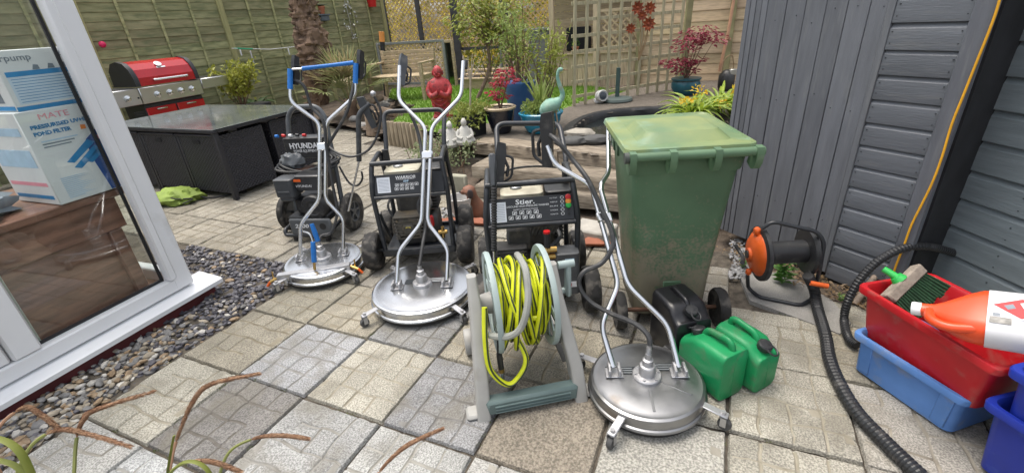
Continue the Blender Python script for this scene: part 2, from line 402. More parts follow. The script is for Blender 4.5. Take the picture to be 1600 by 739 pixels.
for a in range(-3, 17):
    for b in range(-13, 10):
        c = PG(a + .5, b + .5); sh = 0
        if b < -1:
            if a < 2: continue
            sh = .18 * SL
        c = c + A2 * sh
        if not inpoly(c.x, c.y, PAVE): continue
        if (c.x > 1.28 and c.y > 2.02 and c.x < 2.6): continue
        col, sm = FIX.get((a, b), (None, 0))
        if col is None:
            col = rs.choice([CREAM, TAN, (.45, .42, .36), (.52, .49, .42), TAN, (.40, .375, .32)]) if b > -3 else rs.choice([(.47, .43, .35), (.44, .405, .33), (.50, .46, .38)])
        k = rs.uniform(.93, 1.07) * .74; col = tuple(q * k for q in col)
        me = SMOOTH[rs.randrange(2)] if sm else SLABS[rs.randrange(14)]
        o = bpy.data.objects.new('paving_slab', me); COL.objects.link(o); o.parent = patio
        o.location = (c.x + rs.uniform(-.003, .003), c.y + rs.uniform(-.003, .003), rs.uniform(-.003, .003)); o.rotation_euler = (rs.uniform(-.006, .006), rs.uniform(-.006, .006), -R(TH) + rs.choice((0, 1, 2, 3)) * math.pi / 2 + rs.uniform(-.008, .008)); o.color = (*col, 1)
# plain concrete pad beside the summerhouse and soil strip
pad = MB(); pp = [G(1150, 418), G(1172, 470), G(1312, 522), G(1330, 505), G(1300, 470), G(1180, 400)]
pad.rings([[Vector((p.x, p.y, -.03)) for p in pp], [Vector((p.x, p.y, .004)) for p in pp]])
struct(pad.build('concrete_pad', conc_m))
# soil strip in front of the summerhouse with litter
sb = MB(); n_ = 26
def strip(p, q, wd, h, nx, ny, seed, name, mat):
    b = MB(); p, q = Vector(p), Vector(q); d = (q - p); nrm = Vector((-d.y, d.x, 0)).normalized(); vs = []
    for i in range(nx + 1):
        for j in range(ny + 1):
            c = p + d * (i / nx) + nrm * wd * (j / ny - .5)
            edge = math.sin(math.pi * j / ny) * min(1, math.sin(math.pi * i / nx) * 4)
            vs.append((c.x, c.y, -.03 + h * edge * (.7 + .6 * noise.noise(Vector((c.x * 9, c.y * 9, seed))))))
    b.add(vs, [(i * (ny + 1) + j, (i + 1) * (ny + 1) + j, (i + 1) * (ny + 1) + j + 1, i * (ny + 1) + j + 1) for i in range(nx) for j in range(ny)])
    return struct(b.build(name, mat))
strip(G(1150, 395), G(1430, 500), .34, .055, 40, 10, 3, 'soil_strip', soil_m)
# ================================================================== gravel strip
def pebble(b, c, r, rnd, flat=.6, ang=False):
    n1 = 5 if ang else 6; rot = Matrix.Rotation(rnd.uniform(0, 6.3), 3, 'Z') @ Matrix.Rotation(rnd.uniform(-.5, .5), 3, 'X') @ Matrix.Rotation(rnd.uniform(-.4, .4), 3, 'Y')
    el = rnd.uniform(1, 1.7); rows = ((-.9, .35), (-.35, .9), (.35, .9), (.9, .35)) if not ang else ((-.7, .85), (.7, .75))
    rr = []
    for z, q in rows:
        rr.append([c + rot @ Vector((r * el * q * math.cos(2 * math.pi * k / n1) * rnd.uniform(.85, 1.12), r * q * math.sin(2 * math.pi * k / n1) * rnd.uniform(.85, 1.12), r * flat * z)) for k in range(n1)])
    b.rings(rr)
gp = [PG(2.15, -1.1), PG(-4.2, -1.1), PG(-4.2, -2.6), PG(2.15, -4.6)]
struct(sheet([(p.x, p.y) for p in gp], -.03, 'gravel_bed', soil_m))
rg = random.Random(8)
KINDS = {'tan': (MB(), M('tan_pebble', (.25, .175, .105), .6, var=.35, scale=18)), 'buff': (MB(), M('buff_pebble', (.31, .265, .2), .6, var=.35, scale=18)), 'grey': (MB(), M('grey_pebble', (.17, .165, .16), .6, var=.4, scale=18)),
         'white': (MB(), M('white_pebble', (.45, .43, .39), .6, var=.2, scale=18)), 'slate': (MB(), M('slate_chip', (.075, .072, .085), .5, var=.4, scale=20)), 'slate2': (MB(), M('pale_slate_chip', (.12, .116, .126), .5, var=.3, scale=20))}
DOOR_C = Vector((-2.08, 2.68, 0)); DTH = 22
dn = Vector((math.cos(R(DTH)), -math.sin(R(DTH)), 0)); dy = Vector((math.sin(R(DTH)), math.cos(R(DTH)), 0))
for i in range(7000):
    a = rg.uniform(-3.6, 2.2); b = rg.uniform(-4.2, -1.07); c = PG(a, b)
    inside = (c - DOOR_C).dot(dn)
    if inside < .0 and (c - DOOR_C).dot(dy) < .06: continue
    if inside < -.9: continue
    q = min(1, max(0, (a + .2 + rg.uniform(-.7, .7)) / 1.1))
    if rg.random() < q: k = rg.choice(('slate', 'slate', 'slate', 'slate2')) if rg.random() > .06 else rg.choice(('buff', 'white', 'tan'))
    else: k = rg.choice(('tan', 'tan', 'buff', 'buff', 'grey', 'grey', 'grey', 'white', 'slate'))
    r = rg.uniform(.010, .019) if 'slate' in k else rg.uniform(.010, .021)
    if rg.random() < .03: r *= 1.6
    pebble(KINDS[k][0], Vector((c.x, c.y, -.026 + rg.uniform(0, .022))), r, rg, .35 if 'slate' in k else .62, 'slate' in k)
LB = {'tan': 'orange-tan rounded pebbles in the strip below the glass door', 'buff': 'buff rounded pebbles in the strip below the glass door', 'grey': 'grey rounded pebbles in the strip below the glass door', 'white': 'pale whitish pebbles scattered in the strip by the door', 'slate': 'dark purple slate chips at the far end of the strip', 'slate2': 'paler grey slate chips mixed into the strip'}
for k, (b, m_) in KINDS.items(): o = b.build('gravel', m_, angle=50); tag(o, LB[k], 'gravel'); o['kind'] = 'stuff'
# ================================================================== conservatory
con = thing('conservatory', 'white plastic framed conservatory with a tall glass pane and sill', 'conservatory', DOOR_C, -R(DTH))
gl = glassmat('window_glass', (.97, .99, .98), .08); gask = M('gasket', (.012, .012, .014), .5)
brick_red = M('maroon_plinth', (.10, .018, .02), .6, var=.25, scale=12)
Z0, Z1 = .105, 2.9
def cbox(x0, x1, y0, y1, z0, z1, name, mat, bev=.006, parent=None):
    return MB().box(((x0 + x1) / 2, (y0 + y1) / 2, (z0 + z1) / 2), (abs(x1 - x0), abs(y1 - y0), abs(z1 - z0)), bev).build(name, mat, parent or con)
cbox(-.12, .045, -4, .03, -.08, .048, 'plinth', brick_red, .003)
sill = MB(); sill.prism([(.085, .052), (.085, .078), (.07, .086), (-.12, .105), (-.12, .052)], -.075, 4.0, U=(1, 0, 0), V=(0, 0, 1)).build('sill', white_up, con)   # runs along -y
cbox(-.09, -.002, -4, -.05, .107, .19, 'bottom_rail', white_up, .008)
pst = MB(); pst.box((-.045, -.105, 1.5), (.09, .115, 2.78), .008); pst.box((-.02, -.16, 1.5), (.06, .05, 2.62), .01); pst.build('corner_post', white_up, con)
cbox(-.062, -.05, -.20, -.185, .19, 2.8, 'gasket', gask, 0); cbox(-.0625, -.05, -.83, -.20, .192, .206, 'gasket', gask, 0)
cbox(-.06, -.056, -.83, -.197, .2, 2.8, 'glass_pane', gl, 0)
cbox(-.085, .0, -.95, -.835, .192, 2.8, 'mullion', white_up, .01)
cbox(-.075, -.06, -.836, -.81, .2, 2.8, 'edge_reflection_strip', M('ivory_edge_reflection', (.55, .60, .53), .4, var=.05), .003)  # ivory colour paints in the reflection along the glass edge
dl = cbox(-.075, -.012, -1.95, -.955, .192, 2.8, 'door_leaf', white_up, .01)
cbox(-.014, -.002, -1.8, -1.06, .30, .62, 'door_panel', white_up, .012, dl)
hd_ = MB(); hd_.box((.0, -1.0, .36), (.03, .028, .16), .006); hd_.tube(fil([(.01, -1.0, .40), (.05, -1.0, .40), (.05, -1.08, .40)], .015), .009); hd_.build('door_handle', M('grey_handle', (.35, .35, .36), .3, .9), dl)
# side wall away from the corner
cbox(-5.0, -.09, -.10, -.03, .107, .19, 'bottom_rail', white_up, .008); cbox(-5.0, -.09, -.075, -.069, .19, 2.8, 'glass_pane', gl, 0)
for x in (-1.02, -2.1, -3.2, -4.2): cbox(x - .05, x + .02, -.105, -.025, .19, 2.8, 'mullion', white_up, .008)
cbox(-5.1, -5.0, -4, 0, 0, 2.9, 'house_wall', M('cream_wall', (.42, .36, .28), .8, var=.06, scale=3), 0)
cbox(-5.0, -.09, -4, -.1, .02, .11, 'floor', M('brown_floor', (.27, .155, .105), .35, var=.3, scale=4, stretch=(1, 5, 1), bump=.05, bscale=20), 0)
cbox(-3.0, -.03, -3.99, -.04, 2.82, 2.9, 'eaves_beam', white_up, 0) if False else None
# sideboard inside, boxes on it
walnut = M('dark_walnut', (.22, .115, .08), .30, var=.4, scale=5, stretch=(6, 1, 6), coat=.3)
sbd = thing('sideboard', 'dark brown wooden table with a deep apron behind the glass', 'table', DOOR_C, -R(DTH))
MB().box((-.50, -1.0, .775), (.78, 1.72, .045), .008).build('table_top', walnut, sbd)
MB().box((-.47, -1.0, .66), (.66, 1.62, .18), .004).build('apron', walnut, sbd)
for yy in (-1.75, -.26):
    for xx in (-.17, -.8): MB().box((xx, yy, .34), (.07, .07, .46), .006).build('leg', walnut, sbd)
MB().box((-.42, -1.0, .35), (.5, 1.5, .45), .006).build('front_panel', walnut, sbd)
chs = thing('armchair', 'brown leather armchair on the floor under the table', 'armchair', DOOR_C, -R(DTH))
lea = M('brown_leather', (.12, .06, .042), .42, var=.25, scale=6, bump=.15, bscale=60)
MB().box((-1.5, -.8, .30), (.8, 1.3, .3), .08).build('seat', lea, chs); MB().box((-1.85, -.8, .62), (.22, 1.3, .5), .08).build('backrest', lea, chs)
for yy in (-1.5, -.1 - .12): MB().box((-1.45, yy, .4), (.8, .18, .5), .06).build('arm', lea, chs)
card = M('white_carton', (.70, .72, .72), .45, var=.04, scale=6); cblue = M('carton_blue', (.02, .23, .50), .45, var=.15, scale=9); navy = M('carton_navy', (.02, .09, .33), .45, var=.25, scale=6)
tblue = M('print_blue', (.03, .20, .42), .5, var=.1); tpink = M('print_pink', (.75, .30, .36), .5, var=.1); tgrey = M('print_grey', (.18, .22, .26), .5); tor = M('print_orange', (.85, .25, .04), .5); pale = M('print_pale_blue', (.42, .58, .72), .5, var=.08, scale=20)
UY, UZ = Vector((0, 1, 0)), Vector((0, 0, 1))
bx = thing('pond_filter_box', 'tall white and blue carton picturing a blue pond filter', 'box', DOOR_C + dn * -.15, -R(DTH))
F = .0    # front face plane x of the carton, local
x0 = .045
cb = MB(); cb.box((x0 - .19, -.225, .80 + .237), (.38, .45, .474), .004); cb.build('carton', card, bx)
def deco(par, outline, mat, name='print', d=.0012, x=None): return MB().prism(outline, .0003, d, O=(x0 if x is None else x, -.45, .80), U=UY, V=UZ).build(name, mat, par, smooth=False)
deco(bx, [(.25, .004), (.44, .004), (.44, .30), (.40, .335), (.30, .335), (.235, .29), (.225, .20)], navy, 'filter_picture')
deco(bx, [(.29, .28), (.37, .285), (.39, .30), (.37, .315), (.31, .312), (.285, .295)], tpink, 'filter_picture', .002)
for (u, v) in ((.11, .20), (.13, .165), (.19, .18)):
    deco(bx, [(u, v), (u + .03, v - .012), (u + .16, v + .07), (u + .13, v + .09)], cblue, 'filter_picture', .0016)
deco(bx, [(.34, .06), (.38, .05), (.40, .075), (.375, .125), (.35, .09)], pale, 'filter_picture', .002)
deco(bx, [(.235, .345), (.26, .345), (.262, .365), (.24, .368)], tor, 'sticker', .002)
deco(bx, [(.33, .43), (.42, .375), (.44, .385), (.44, .42), (.37, .46)], pale, 'banner')
text('TITANIUM', .022, tgrey, bx, (x0 + .0026, -.075, .80 + .405), Vector((0, 1, -.62)), Vector((0, .62, 1)), width=.08)
text('MATE', .040, tpink, bx, (x0 + .0018, -.30, .80 + .425), UY, UZ, width=.13)
text('PRESSURISED UV+BIO', .026, tblue, bx, (x0 + .0018, -.415, .80 + .385), UY, UZ, align='LEFT', width=.27, bold=.001)
text('POND FILTER', .026, tblue, bx, (x0 + .0018, -.415, .80 + .352), UY, UZ, align='LEFT', width=.16, bold=.001)
for k in range(3): deco(bx, [(.05, .318 - k * .014), (.05 + .16 - k * .02, .318 - k * .014), (.21 - k * .02, .324 - k * .014), (.05, .324 - k * .014)], tgrey if k else pale, 'small_print')
for k in range(12): deco(bx, [(.05, .125 - k * .0095), (.05 + rg.uniform(.08, .15), .125 - k * .0095), (.12, .129 - k * .0095), (.05, .129 - k * .0095)], pale, 'small_print')
for k, (z0, z1, m_) in enumerate(((.36, .40, pale), (.20, .29, pale), (.03, .05, cblue), (.10, .12, tpink))): MB().box((x0 - .19, -.4512, .80 + (z0 + z1) / 2), (.33, .001, z1 - z0), 0).build('side_print', m_, bx)
bx2 = thing('air_pump_box', 'low white and blue air pump carton on top of another carton', 'box', DOOR_C + dn * -.15 + Vector((0, 0, .4752)), -R(DTH) - .02)
MB().box((x0 - .18, -.21, .80 + .137), (.36, .42, .274), .004).build('carton', card, bx2)
def deco2(o, m_, n='print', d=.0012): return MB().prism(o, .0003, d, O=(x0, -.42, .80), U=UY, V=UZ).build(n, m_, bx2, smooth=False)
deco2([(0, .0), (.42, .0), (.42, .02), (0, .02)], cblue); deco2([(.02, .155), (.42, .155), (.42, .178), (.02, .178)], cblue); deco2([(.02, .03), (.42, .03), (.42, .154), (.02, .154)], M('print_table', (.55, .66, .76), .5, var=.05), 'table_print')
for k in range(9): deco2([(.03, .038 + k * .013), (.40, .038 + k * .013), (.40, .0405 + k * .013), (.03, .0405 + k * .013)], tblue, 'small_print', .0018)
for k in range(5): deco2([(.13 + k * .062, .180), (.16 + k * .062, .180), (.158 + k * .062, .200), (.14 + k * .062, .203)], tgrey, 'pump_picture', .002)
text('airpump', .042, tgrey, bx2, (x0 + .0016, -.42 + .07, .80 + .225), UY, UZ, width=.15); text('AQUA', .045, tgrey, bx2, (x0 + .0016, -.42 + .32, .80 + .225), UY, UZ, width=.13)
MB().box((x0 - .18, -.4212, .80 + .09), (.2, .001, .10), 0).build('side_print', tgrey, bx2); MB().box((x0 - .18, -.4212, .815), (.34, .001, .02), 0).build('side_print', cblue, bx2)
# crumpled bag and papers on the sideboard
bg = thing('plastic_bag', 'crumpled grey plastic bag with a printed sheet on the brown table', 'bag', DOOR_C + dn * -.35 + dy * -.78 + Vector((0, 0, .799)), -R(DTH))
def crumple(b, c, rad, seed, amp=.25, n=26, m=14, flat=True):
    rr = []
    for i in range(m + 1):
        t = math.pi * i / m; row = []
        for k in range(n):
            d = Vector((math.sin(t) * math.cos(2 * math.pi * k / n), math.sin(t) * math.sin(2 * math.pi * k / n), -math.cos(t)))
            q = 1 + amp * (noise.noise(d * 2.2 + Vector((seed, 0, 0))) + .6 * noise.noise(d * 5.5 + Vector((0, seed, 0))))
            p = Vector((d.x * rad[0], d.y * rad[1], d.z * rad[2])) * q
            if flat and p.z < -rad[2] * .6: p.z = -rad[2] * .6
            row.append(Vector(c) + p)
        rr.append(row)
    return b.rings(rr)
crumple(MB(), (0, 0, .05), (.2, .24, .085), 4, .4).build('bag', M('grey_polythene', (.22, .26, .30), .35, var=.2, scale=12), bg)
MB().box((.05, .02, .135), (.13, .18, .004), 0, rot=Matrix.Rotation(.35, 3, 'Y')).build('printed_sheet', paper, bg)
# ================================================================== machine helpers
def V3(*a): return Vector(a)
def rrect(w_, h_, r, n=4):
    r = min(r, w_ * .49, h_ * .49); out = []
    for cx, cy, a0 in ((w_ / 2 - r, h_ / 2 - r, 0), (-w_ / 2 + r, h_ / 2 - r, 90), (-w_ / 2 + r, -h_ / 2 + r, 180), (w_ / 2 - r, -h_ / 2 + r, 270)):
        for k in range(n + 1):
            a = R(a0 + 90 * k / n); out.append((cx + r * math.cos(a), cy + r * math.sin(a)))
    return out
def softbox(b, c, size, r, ax='z', n=4):
    """Box with rounded sides and softened ends."""
    c = Vector(c); sx, sy, sz = size
    d = {'z': (sx, sy, sz), 'x': (sy, sz, sx), 'y': (sx, sz, sy)}[ax]
    rr = []
    for t, k in ((-1, r * .9), (-1, r * .35), (-1 + .6 * r / d[2], 0), (1 - .6 * r / d[2], 0), (1, r * .35), (1, r * .9)):
        h = t * d[2] / 2
        if t == -1 and k == r * .35: h += r * .12
        if t == 1 and k == r * .35: h -= r * .12
        ring = rrect(d[0] - 2 * k * .6, d[1] - 2 * k * .6, r)
        rr.append([c + (V3(p[0], p[1], h) if ax == 'z' else V3(h, p[0], p[1]) if ax == 'x' else V3(p[0], h, p[1])) for p in ring])
    return b.rings(rr)
def gun(parent, P, ax, fwd, k=1.0, mat=None, world=True):
    """Trigger gun: body along ax (towards the swivel), trigger on the fwd side."""
    P, ax, fwd = Vector(P), Vector(ax).normalized(), Vector(fwd); fwd = (fwd - ax * fwd.dot(ax)).normalized()
    b = MB(); o = [(-.02, -.10), (.018, -.10), (.022, -.02), (.03, .06), (.026, .11), (-.018, .12), (-.026, .06), (-.02, 0)]
    b.prism([(x * k, y * k) for x, y in o], -.016 * k, .016 * k, P, fwd, ax)
    g_ = b.build('trigger_gun', mat or grey_plas, parent, world)
    t = MB(); t.tube(fil([P + ax * .05 * k + fwd * .02 * k, P + ax * .04 * k + fwd * .065 * k, P - ax * .06 * k + fwd * .06 * k, P - ax * .095 * k + fwd * .01 * k], .02 * k), .007 * k, 6)
    t.tube([P + ax * .03 * k + fwd * .02 * k, P + fwd * .04 * k - ax * .01 * k, P - ax * .06 * k + fwd * .035 * k], .008 * k, 6)
    t.build('trigger', black_plas, g_, world); return g_
def cleaner(name, label, C, Rd, clev, top, lat, prof, metal, cast, hubk=1.0, hw=.15, bright=chrome, tubr=.0125):
    """Round surface cleaner: C on the ground, handle from clev to top, profile (half width, share of length)."""
    C = Vector(C); t = thing(name, label, 'surface cleaner', C); L = lambda p: Vector(p) - C
    b = MB(); b.lathe([(Rd - .014, .035), (Rd + .007, .036), (Rd + .010, .043), (Rd + .007, .05), (Rd, .054), (Rd, .086), (Rd - .004, .095), (Rd - .014, .100), (Rd - .03, .099), (Rd - .04, .102), (.12, .107), (.0, .108)], n=72, cap=False)
    b.build('disc_housing', metal, t, angle=30)
    b = MB(); b.lathe([(Rd - .02, .012), (Rd - .008, .008), (Rd - .006, .036), (Rd - .03, .05)], n=72, cap=False); b.build('brush_skirt', black_rub, t)
    b = MB(); k = hubk
    b.lathe([(.058 * k, 0.106), (.058 * k, 0.120), (.054 * k, 0.124), (.034 * k, 0.126), (.034 * k, 0.164), (.030 * k, 0.170), (.021 * k, 0.172), (.021 * k, 0.200), (.013 * k, 0.204), (.012 * k, 0.230), (0, 0.230)], n=28)
    for a in range(6): b.cyl((.046 * k * math.cos(a * 1.047), .046 * k * math.sin(a * 1.047), 0.123), (.046 * k * math.cos(a * 1.047), .046 * k * math.sin(a * 1.047), 0.130), .006, n=6)
    b.build('hub', alum, t)
    lat = Vector(lat).normalized()
    # pressed ribs on the top and the clevis plates
    f = Vector((lat.y, -lat.x, 0))
    for sg in (-1, 1):
        b = MB(); q = lat * (hw * sg)
        b.box(L(Vector((clev[0], clev[1], C.z)) + q + V3(0, 0, .111)), (.075, .06, .006), .002, rot=Matrix((lat, f, V3(0, 0, 1))).transposed())
        for e in (-.021, .021): b.box(L(Vector((clev[0], clev[1], C.z)) + q + lat * e + V3(0, 0, .130)), (.013, .062, .034), .003, rot=Matrix((lat, f, V3(0, 0, 1))).transposed())
        b.build('clevis', alum, t)
    b = MB()
    for a in cast:
        d = V3(math.cos(R(a)), math.sin(R(a)), 0); s_ = V3(-d.y, d.x, 0)
        b = MB(); b.box(d * (Rd + .035) + V3(0, 0, .076), (.12, .034, .007), .003, rot=Matrix((d, s_, V3(0, 0, 1))).transposed() @ Matrix.Rotation(.10, 3, 'Y'))
        b.cyl(d * (Rd + .075) + V3(0, 0, .072), d * (Rd + .075) + V3(0, 0, .086), .010, n=6); br = b.build('caster_bracket', alum, t)
        b = MB(); c = d * (Rd + .075); b.cyl(c + V3(0, 0, .05), c + V3(0, 0, .071), .012, n=12)
        for e in (-.015, .015): b.box(c + s_ * e + d * .006 + V3(0, 0, .042), (.022, .003, .042), 0, rot=Matrix((d, s_, V3(0, 0, 1))).transposed())
        b.build('caster_fork', alum, br)
        b = MB(); b.lathe([(.008, -.011), (.024, -.011), (.0265, -.005), (.0265, .005), (.024, .011), (.008, .011)], c + d * .01 + V3(0, 0, .0265), s_, 20); b.build('caster_wheel', M('grey_rubber', (.06, .06, .06), .7, var=.2), br)
    c0, c1 = Vector(clev), Vector(top); ax = (c1 - c0)
    for sg in (-1, 1):
        pts = [L(c0 + ax * s_ + lat * (sg * x)) for x, s_ in prof]
        b = MB(); b.tube(fil(pts, .045, 5), tubr, 12); b.build('handle_tube', bright, t)
    jn = [p for p in prof if p[0] < .05]
    if len(jn) >= 2:
        m = L(c0 + ax * (jn[0][1] * .3 + jn[1][1] * .7)); b = MB(); b.box(m, (.07, .034, .05), .006, rot=Matrix((lat, lat.cross(ax.normalized()), ax.normalized())).transposed()); b.build('handle_clamp', bright, t)
    return t
def hose(parent, pts, r, mat, name='hose', n=8, world=True, sub=8):
    return MB().tube(crv(pts, sub), r, n).build(name, mat, parent, world)
hose_m = M('black_hose', (.035, .036, .038), .5, var=.25, scale=30, dirt=((.15, .14, .12), 20, .6, .35))
# ------------------------------------------------------------------ surface cleaner with blue grips (far left)
c0, c1 = V3(-1.335, 2.86, .125), Y(505, 105, 3.15)
t = cleaner('surface_cleaner', 'shiny round surface cleaner with blue grips and a front spray bar', (-1.33, 2.853, 0), .265, c0, c1, (1, .12, 0),
            [(.145, .01), (.145, .19), (.020, .31), (.020, .72), (.205, .84), (.205, 1.0)], steel, (228, 322, 45, 135), hw=.145)
ax = (c1 - c0).normalized(); lt = V3(1, .12, 0).normalized()
for sg in (-1, 1):
    p = c1 + lt * (.205 * sg)
    MB().tube([p - ax * .12, p - ax * .06, p + ax * .005], .0165, 12).build('grip', blue_grip, t, True)
    gun(t, p - ax * .015 + V3(.02, .03, 0), ax, V3(.45, 1, -.2) if sg < 0 else V3(.45, 1, -.3), .82, black_plas)
p, q = c1 - lt * .13 + ax * .0, c1 + lt * .19 + ax * .01
MB().tube([p, p.lerp(q, .5), q], .017, 12, rads=[.0135, .011, .014]).build('cross_grip', blue_grip, t, True)
MB().cyl(p - lt * .06, p, .008, n=10).build('cross_rod', chrome, t, True)
hose(t, [c1 - lt * .2 - ax * .06 + V3(0, .02, 0), Y(475, 135, 3.12), Y(487, 168, 3.1), Y(505, 190, 3.06), Y(510, 230, 3.02), Y(520, 290, 2.98), Y(527, 330, 2.95), Y(518, 362, 2.92), Y(503, 368, 2.9), V3(-1.33, 2.853, .228)], .010, hose_m)
hose(t, [c1 + lt * .2 - ax * .06 + V3(0, .02, 0), Y(549, 150, 3.1), Y(540, 180, 3.06), Y(520, 215, 3.05), Y(508, 235, 3.04)], .010, hose_m)
# blue lance ends standing on the disc, spray bar in front
for (u0, v0), (u1, v1), yy in (((487, 350), (497, 377), 2.88), ((489, 378), (491, 409), 2.70)):
    a, b_ = Y(u0, v0, yy), Y(u1, v1, yy - .02)
    gr = MB().tube([a, a.lerp(b_, .5), b_], .017, 12, rads=[.014, .017, .016]).build('lance_grip', blue_grip, t, True)
    d_ = (b_ - a).normalized(); MB().tube([b_, b_ + d_ * .055], .009, 10).build('nozzle', brass, gr, True)
hose(t, [Y(489, 378, 2.7), Y(484, 366, 2.72), Y(474, 362, 2.74)], .006, steel)
sbz = MB(); a, b_ = G(434, 434, .08), G(548, 416, .09); sbz.bar(a, b_, .05, .05, .004); sp = sbz.build('spray_bar', alum, t, True)
for k in range(6):
    p = a.lerp(b_, .12 + .155 * k) + V3(0, -.028, -.005); b = MB(); b.cyl(p, p - V3(0, 0, .03), .011, .013, 10); b.cyl(p - V3(0, 0, .03), p - V3(0, 0, .045), .007, n=8); b.build('spray_nozzle', alum, sp, True)
for p, dr in ((a, -1), (b_, 1)):
    b = MB(); b.cyl(p, p + V3(dr * .05, -.01, -.02), .010, n=8); b.cyl(p + V3(dr * .03, 0, -.02), p + V3(dr * .03, .01, .045), .005, n=6); b.build('end_fitting', brass, sp, True)
    b = MB(); b.cyl(p + V3(dr * .05, -.01, -.02), p + V3(dr * .075, -.015, -.05), .009, n=8); b.build('orange_tip', orange_plas, sp, True)
# ------------------------------------------------------------------ polished surface cleaner (middle)
c0, c1 = V3(-.562, 2.36, .125), Y(674, 100, 3.1)
t = cleaner('surface_cleaner', 'polished round surface cleaner with a tall bare chrome handle', (-.565, 2.395, 0), .308, c0, c1, (1, -.05, 0),
            [(.152, .01), (.152, .145), (.019, .265), (.019, .70), (.20, .835), (.205, 1.0)], steel, (219, 312, 40, 130), hw=.152)
ax = (c1 - c0).normalized(); lt = V3(1, -.05, 0).normalized()
gun(t, c1 - lt * .2 - ax * .04 + V3(.01, .02, 0), ax, V3(.8, .6, -.3), .95)
pl_ = c1 + lt * .205; MB().tube([pl_ - ax * .05 + V3(.012, .02, 0), pl_ + V3(.012, .02, 0)], .017, 10).build('end_cap', black_plas, t, True)
hose(t, [c1 - lt * .2 - ax * .07, Y(623, 150, 3.02), Y(640, 175, 3.0), Y(655, 215, 2.95), Y(662, 270, 2.8), Y(666, 340, 2.62), Y(660, 385, 2.48), V3(-.565, 2.395, .228)], .011, hose_m)
MB().box((-.06, .03, .1085), (.10, .05, .001), 0, rot=Matrix.Rotation(.0, 3, 'Z')).build('sticker', M('sticker_black', (.03, .035, .04), .4), t)
MB().box((.09, .03, .1085), (.13, .05, .001), 0).build('sticker', M('sticker_black'), t)
for k in range(3): MB().box((.09, .014 + k * .016, .1092), (.11, .004, .0006), 0).build('sticker_print', wht_print, t)
# ------------------------------------------------------------------ worn surface cleaner (front)
c0, c1 = V3(.532, 1.495, .125), V3(.385, 2.33, 1.0)
t = cleaner('surface_cleaner', 'worn grey surface cleaner leaning its handle beside the green bin', (.528, 1.478, 0), .238, c0, c1, (.93, -.10, 0),
            [(.137, .01), (.145, .16), (.020, .31), (.020, .70)], steel_dull, (230, -39, 141, 52), hubk=1.05, hw=.137)
ax = (c1 - c0); lt = V3(.93, -.1, 0).normalized(); l2 = V3(.78, .55, .1).normalized()
e0 = c0 + ax * .70
for sg in (-1, 1):
    pts = [e0 + lt * (.02 * sg), e0 + ax * .03 + lt * .03 * sg, c0 + ax * .95 + l2 * (.19 * sg) , c0 + ax * 1.10 + l2 * (.205 * sg)]
    if sg < 0: pts[2] = Y(866, 257, 2.2); pts[3] = Y(855, 228, 2.24)
    else: pts[2] = Y(951, 269, 2.28); pts[3] = V3(.60, 2.62, .96)
    MB().tube(fil(pts, .04, 5), .0125, 12).build('handle_tube', chrome, t, True)
gp_ = Y(856, 222, 2.26); gun(t, gp_, (.05, .05, 1), (-1, .4, 0), 1.25, black_plas)
hose(t, [gp_ + V3(.01, -.03, .04), Y(872, 222, 2.18), Y(895, 250, 2.14), Y(918, 280, 2.05), Y(937, 320, 1.98), Y(955, 360, 1.9), Y(957, 385, 1.86), Y(940, 411, 1.83), Y(912, 425, 1.80), Y(905, 446, 1.78), Y(922, 471, 1.74), Y(955, 490, 1.66), Y(993, 506, 1.56), Y(1014, 527, 1.5), V3(.528, 1.478, .228)], .0115, hose_m)
MB().cyl((0, 0, .213), (0, 0, .268), .012, n=12).build('swivel', chrome, t)
for sg in (-1, 1):
    MB().box((.10 * sg - .0, .045, .1095), (.13, .045, .001), 0, rot=Matrix.Rotation(-.1, 3, 'Z')).build('sticker', M('sticker_black'), t)
    for k in range(3): MB().box((.10 * sg, .030 + k * .014, .1102), (.10, .004, .0006), 0, rot=Matrix.Rotation(-.1, 3, 'Z')).build('sticker_print', M('sticker_grey', (.3, .32, .33), .4, .3), t)
rb = MB()
for a in (262, 322): d = V3(math.cos(R(a)), math.sin(R(a)), 0); rb.bar(d * .07 + V3(0, 0, .1080), d * .19 + V3(0, 0, .1040), .010, .003, .001, V3(0, 0, 1))
rb.build('pressed_rib', steel_dull, t)
# ================================================================== pressure washers
def tank_engine(t, o, cream, w_=.24):
    """Engine block with tank, cap, airbox, cooling fins, recoil cover and silencer around local point o."""
    o = Vector(o); b = MB(); b.box(o + V3(0, 0, .0), (.24, .24, .20), .03)
    for k in range(7): b.box(o + V3(.10, .0, -.06 + k * .022), (.13, .2, .007), .002)
    b.build('engine_block', M('engine_grey', (.06, .058, .055), .5, .3, var=.3, scale=18, dirt=((.16, .14, .11), 14, .55, .5)), t)
    b = MB(); softbox(b, o + V3(-.06, .04, .17), (w_, .22, .11), .035); tk = b.build('fuel_tank', cream, t)
    b = MB(); b.lathe([(.03, 0), (.034, .003), (.034, .014), (.028, .019), (0, .021)], o + V3(-.09, .02, .222), n=20); b.build('fuel_cap', M('cap_grey', (.30, .31, .32), .35, .6), tk)
    b = MB(); softbox(b, o + V3(.15, .05, .15), (.15, .22, .14), .025); b.build('silencer_guard', black_plas, t)
    b = MB(); b.lathe([(.10, .0), (.10, -.05), (.085, -.065), (.03, -.07), (0, -.07)], o + V3(-.0, .12, .0), (0, -1, 0), 24); b.build('recoil_cover', black_plas, t)
    b = MB(); b.tube(fil([o + V3(.12, -.12, .02), o + V3(.14, -.2, 0), o + V3(.06, -.22, -.06)], .04), .012, 8); b.build('pipework', hose_m, t); b = MB(); b.tube(fil([o + V3(-.14, -.10, .06), o + V3(-.16, -.2, .02), o + V3(-.12, -.2, -.1)], .04), .008, 8); b.build('pipework', hose_m, t)
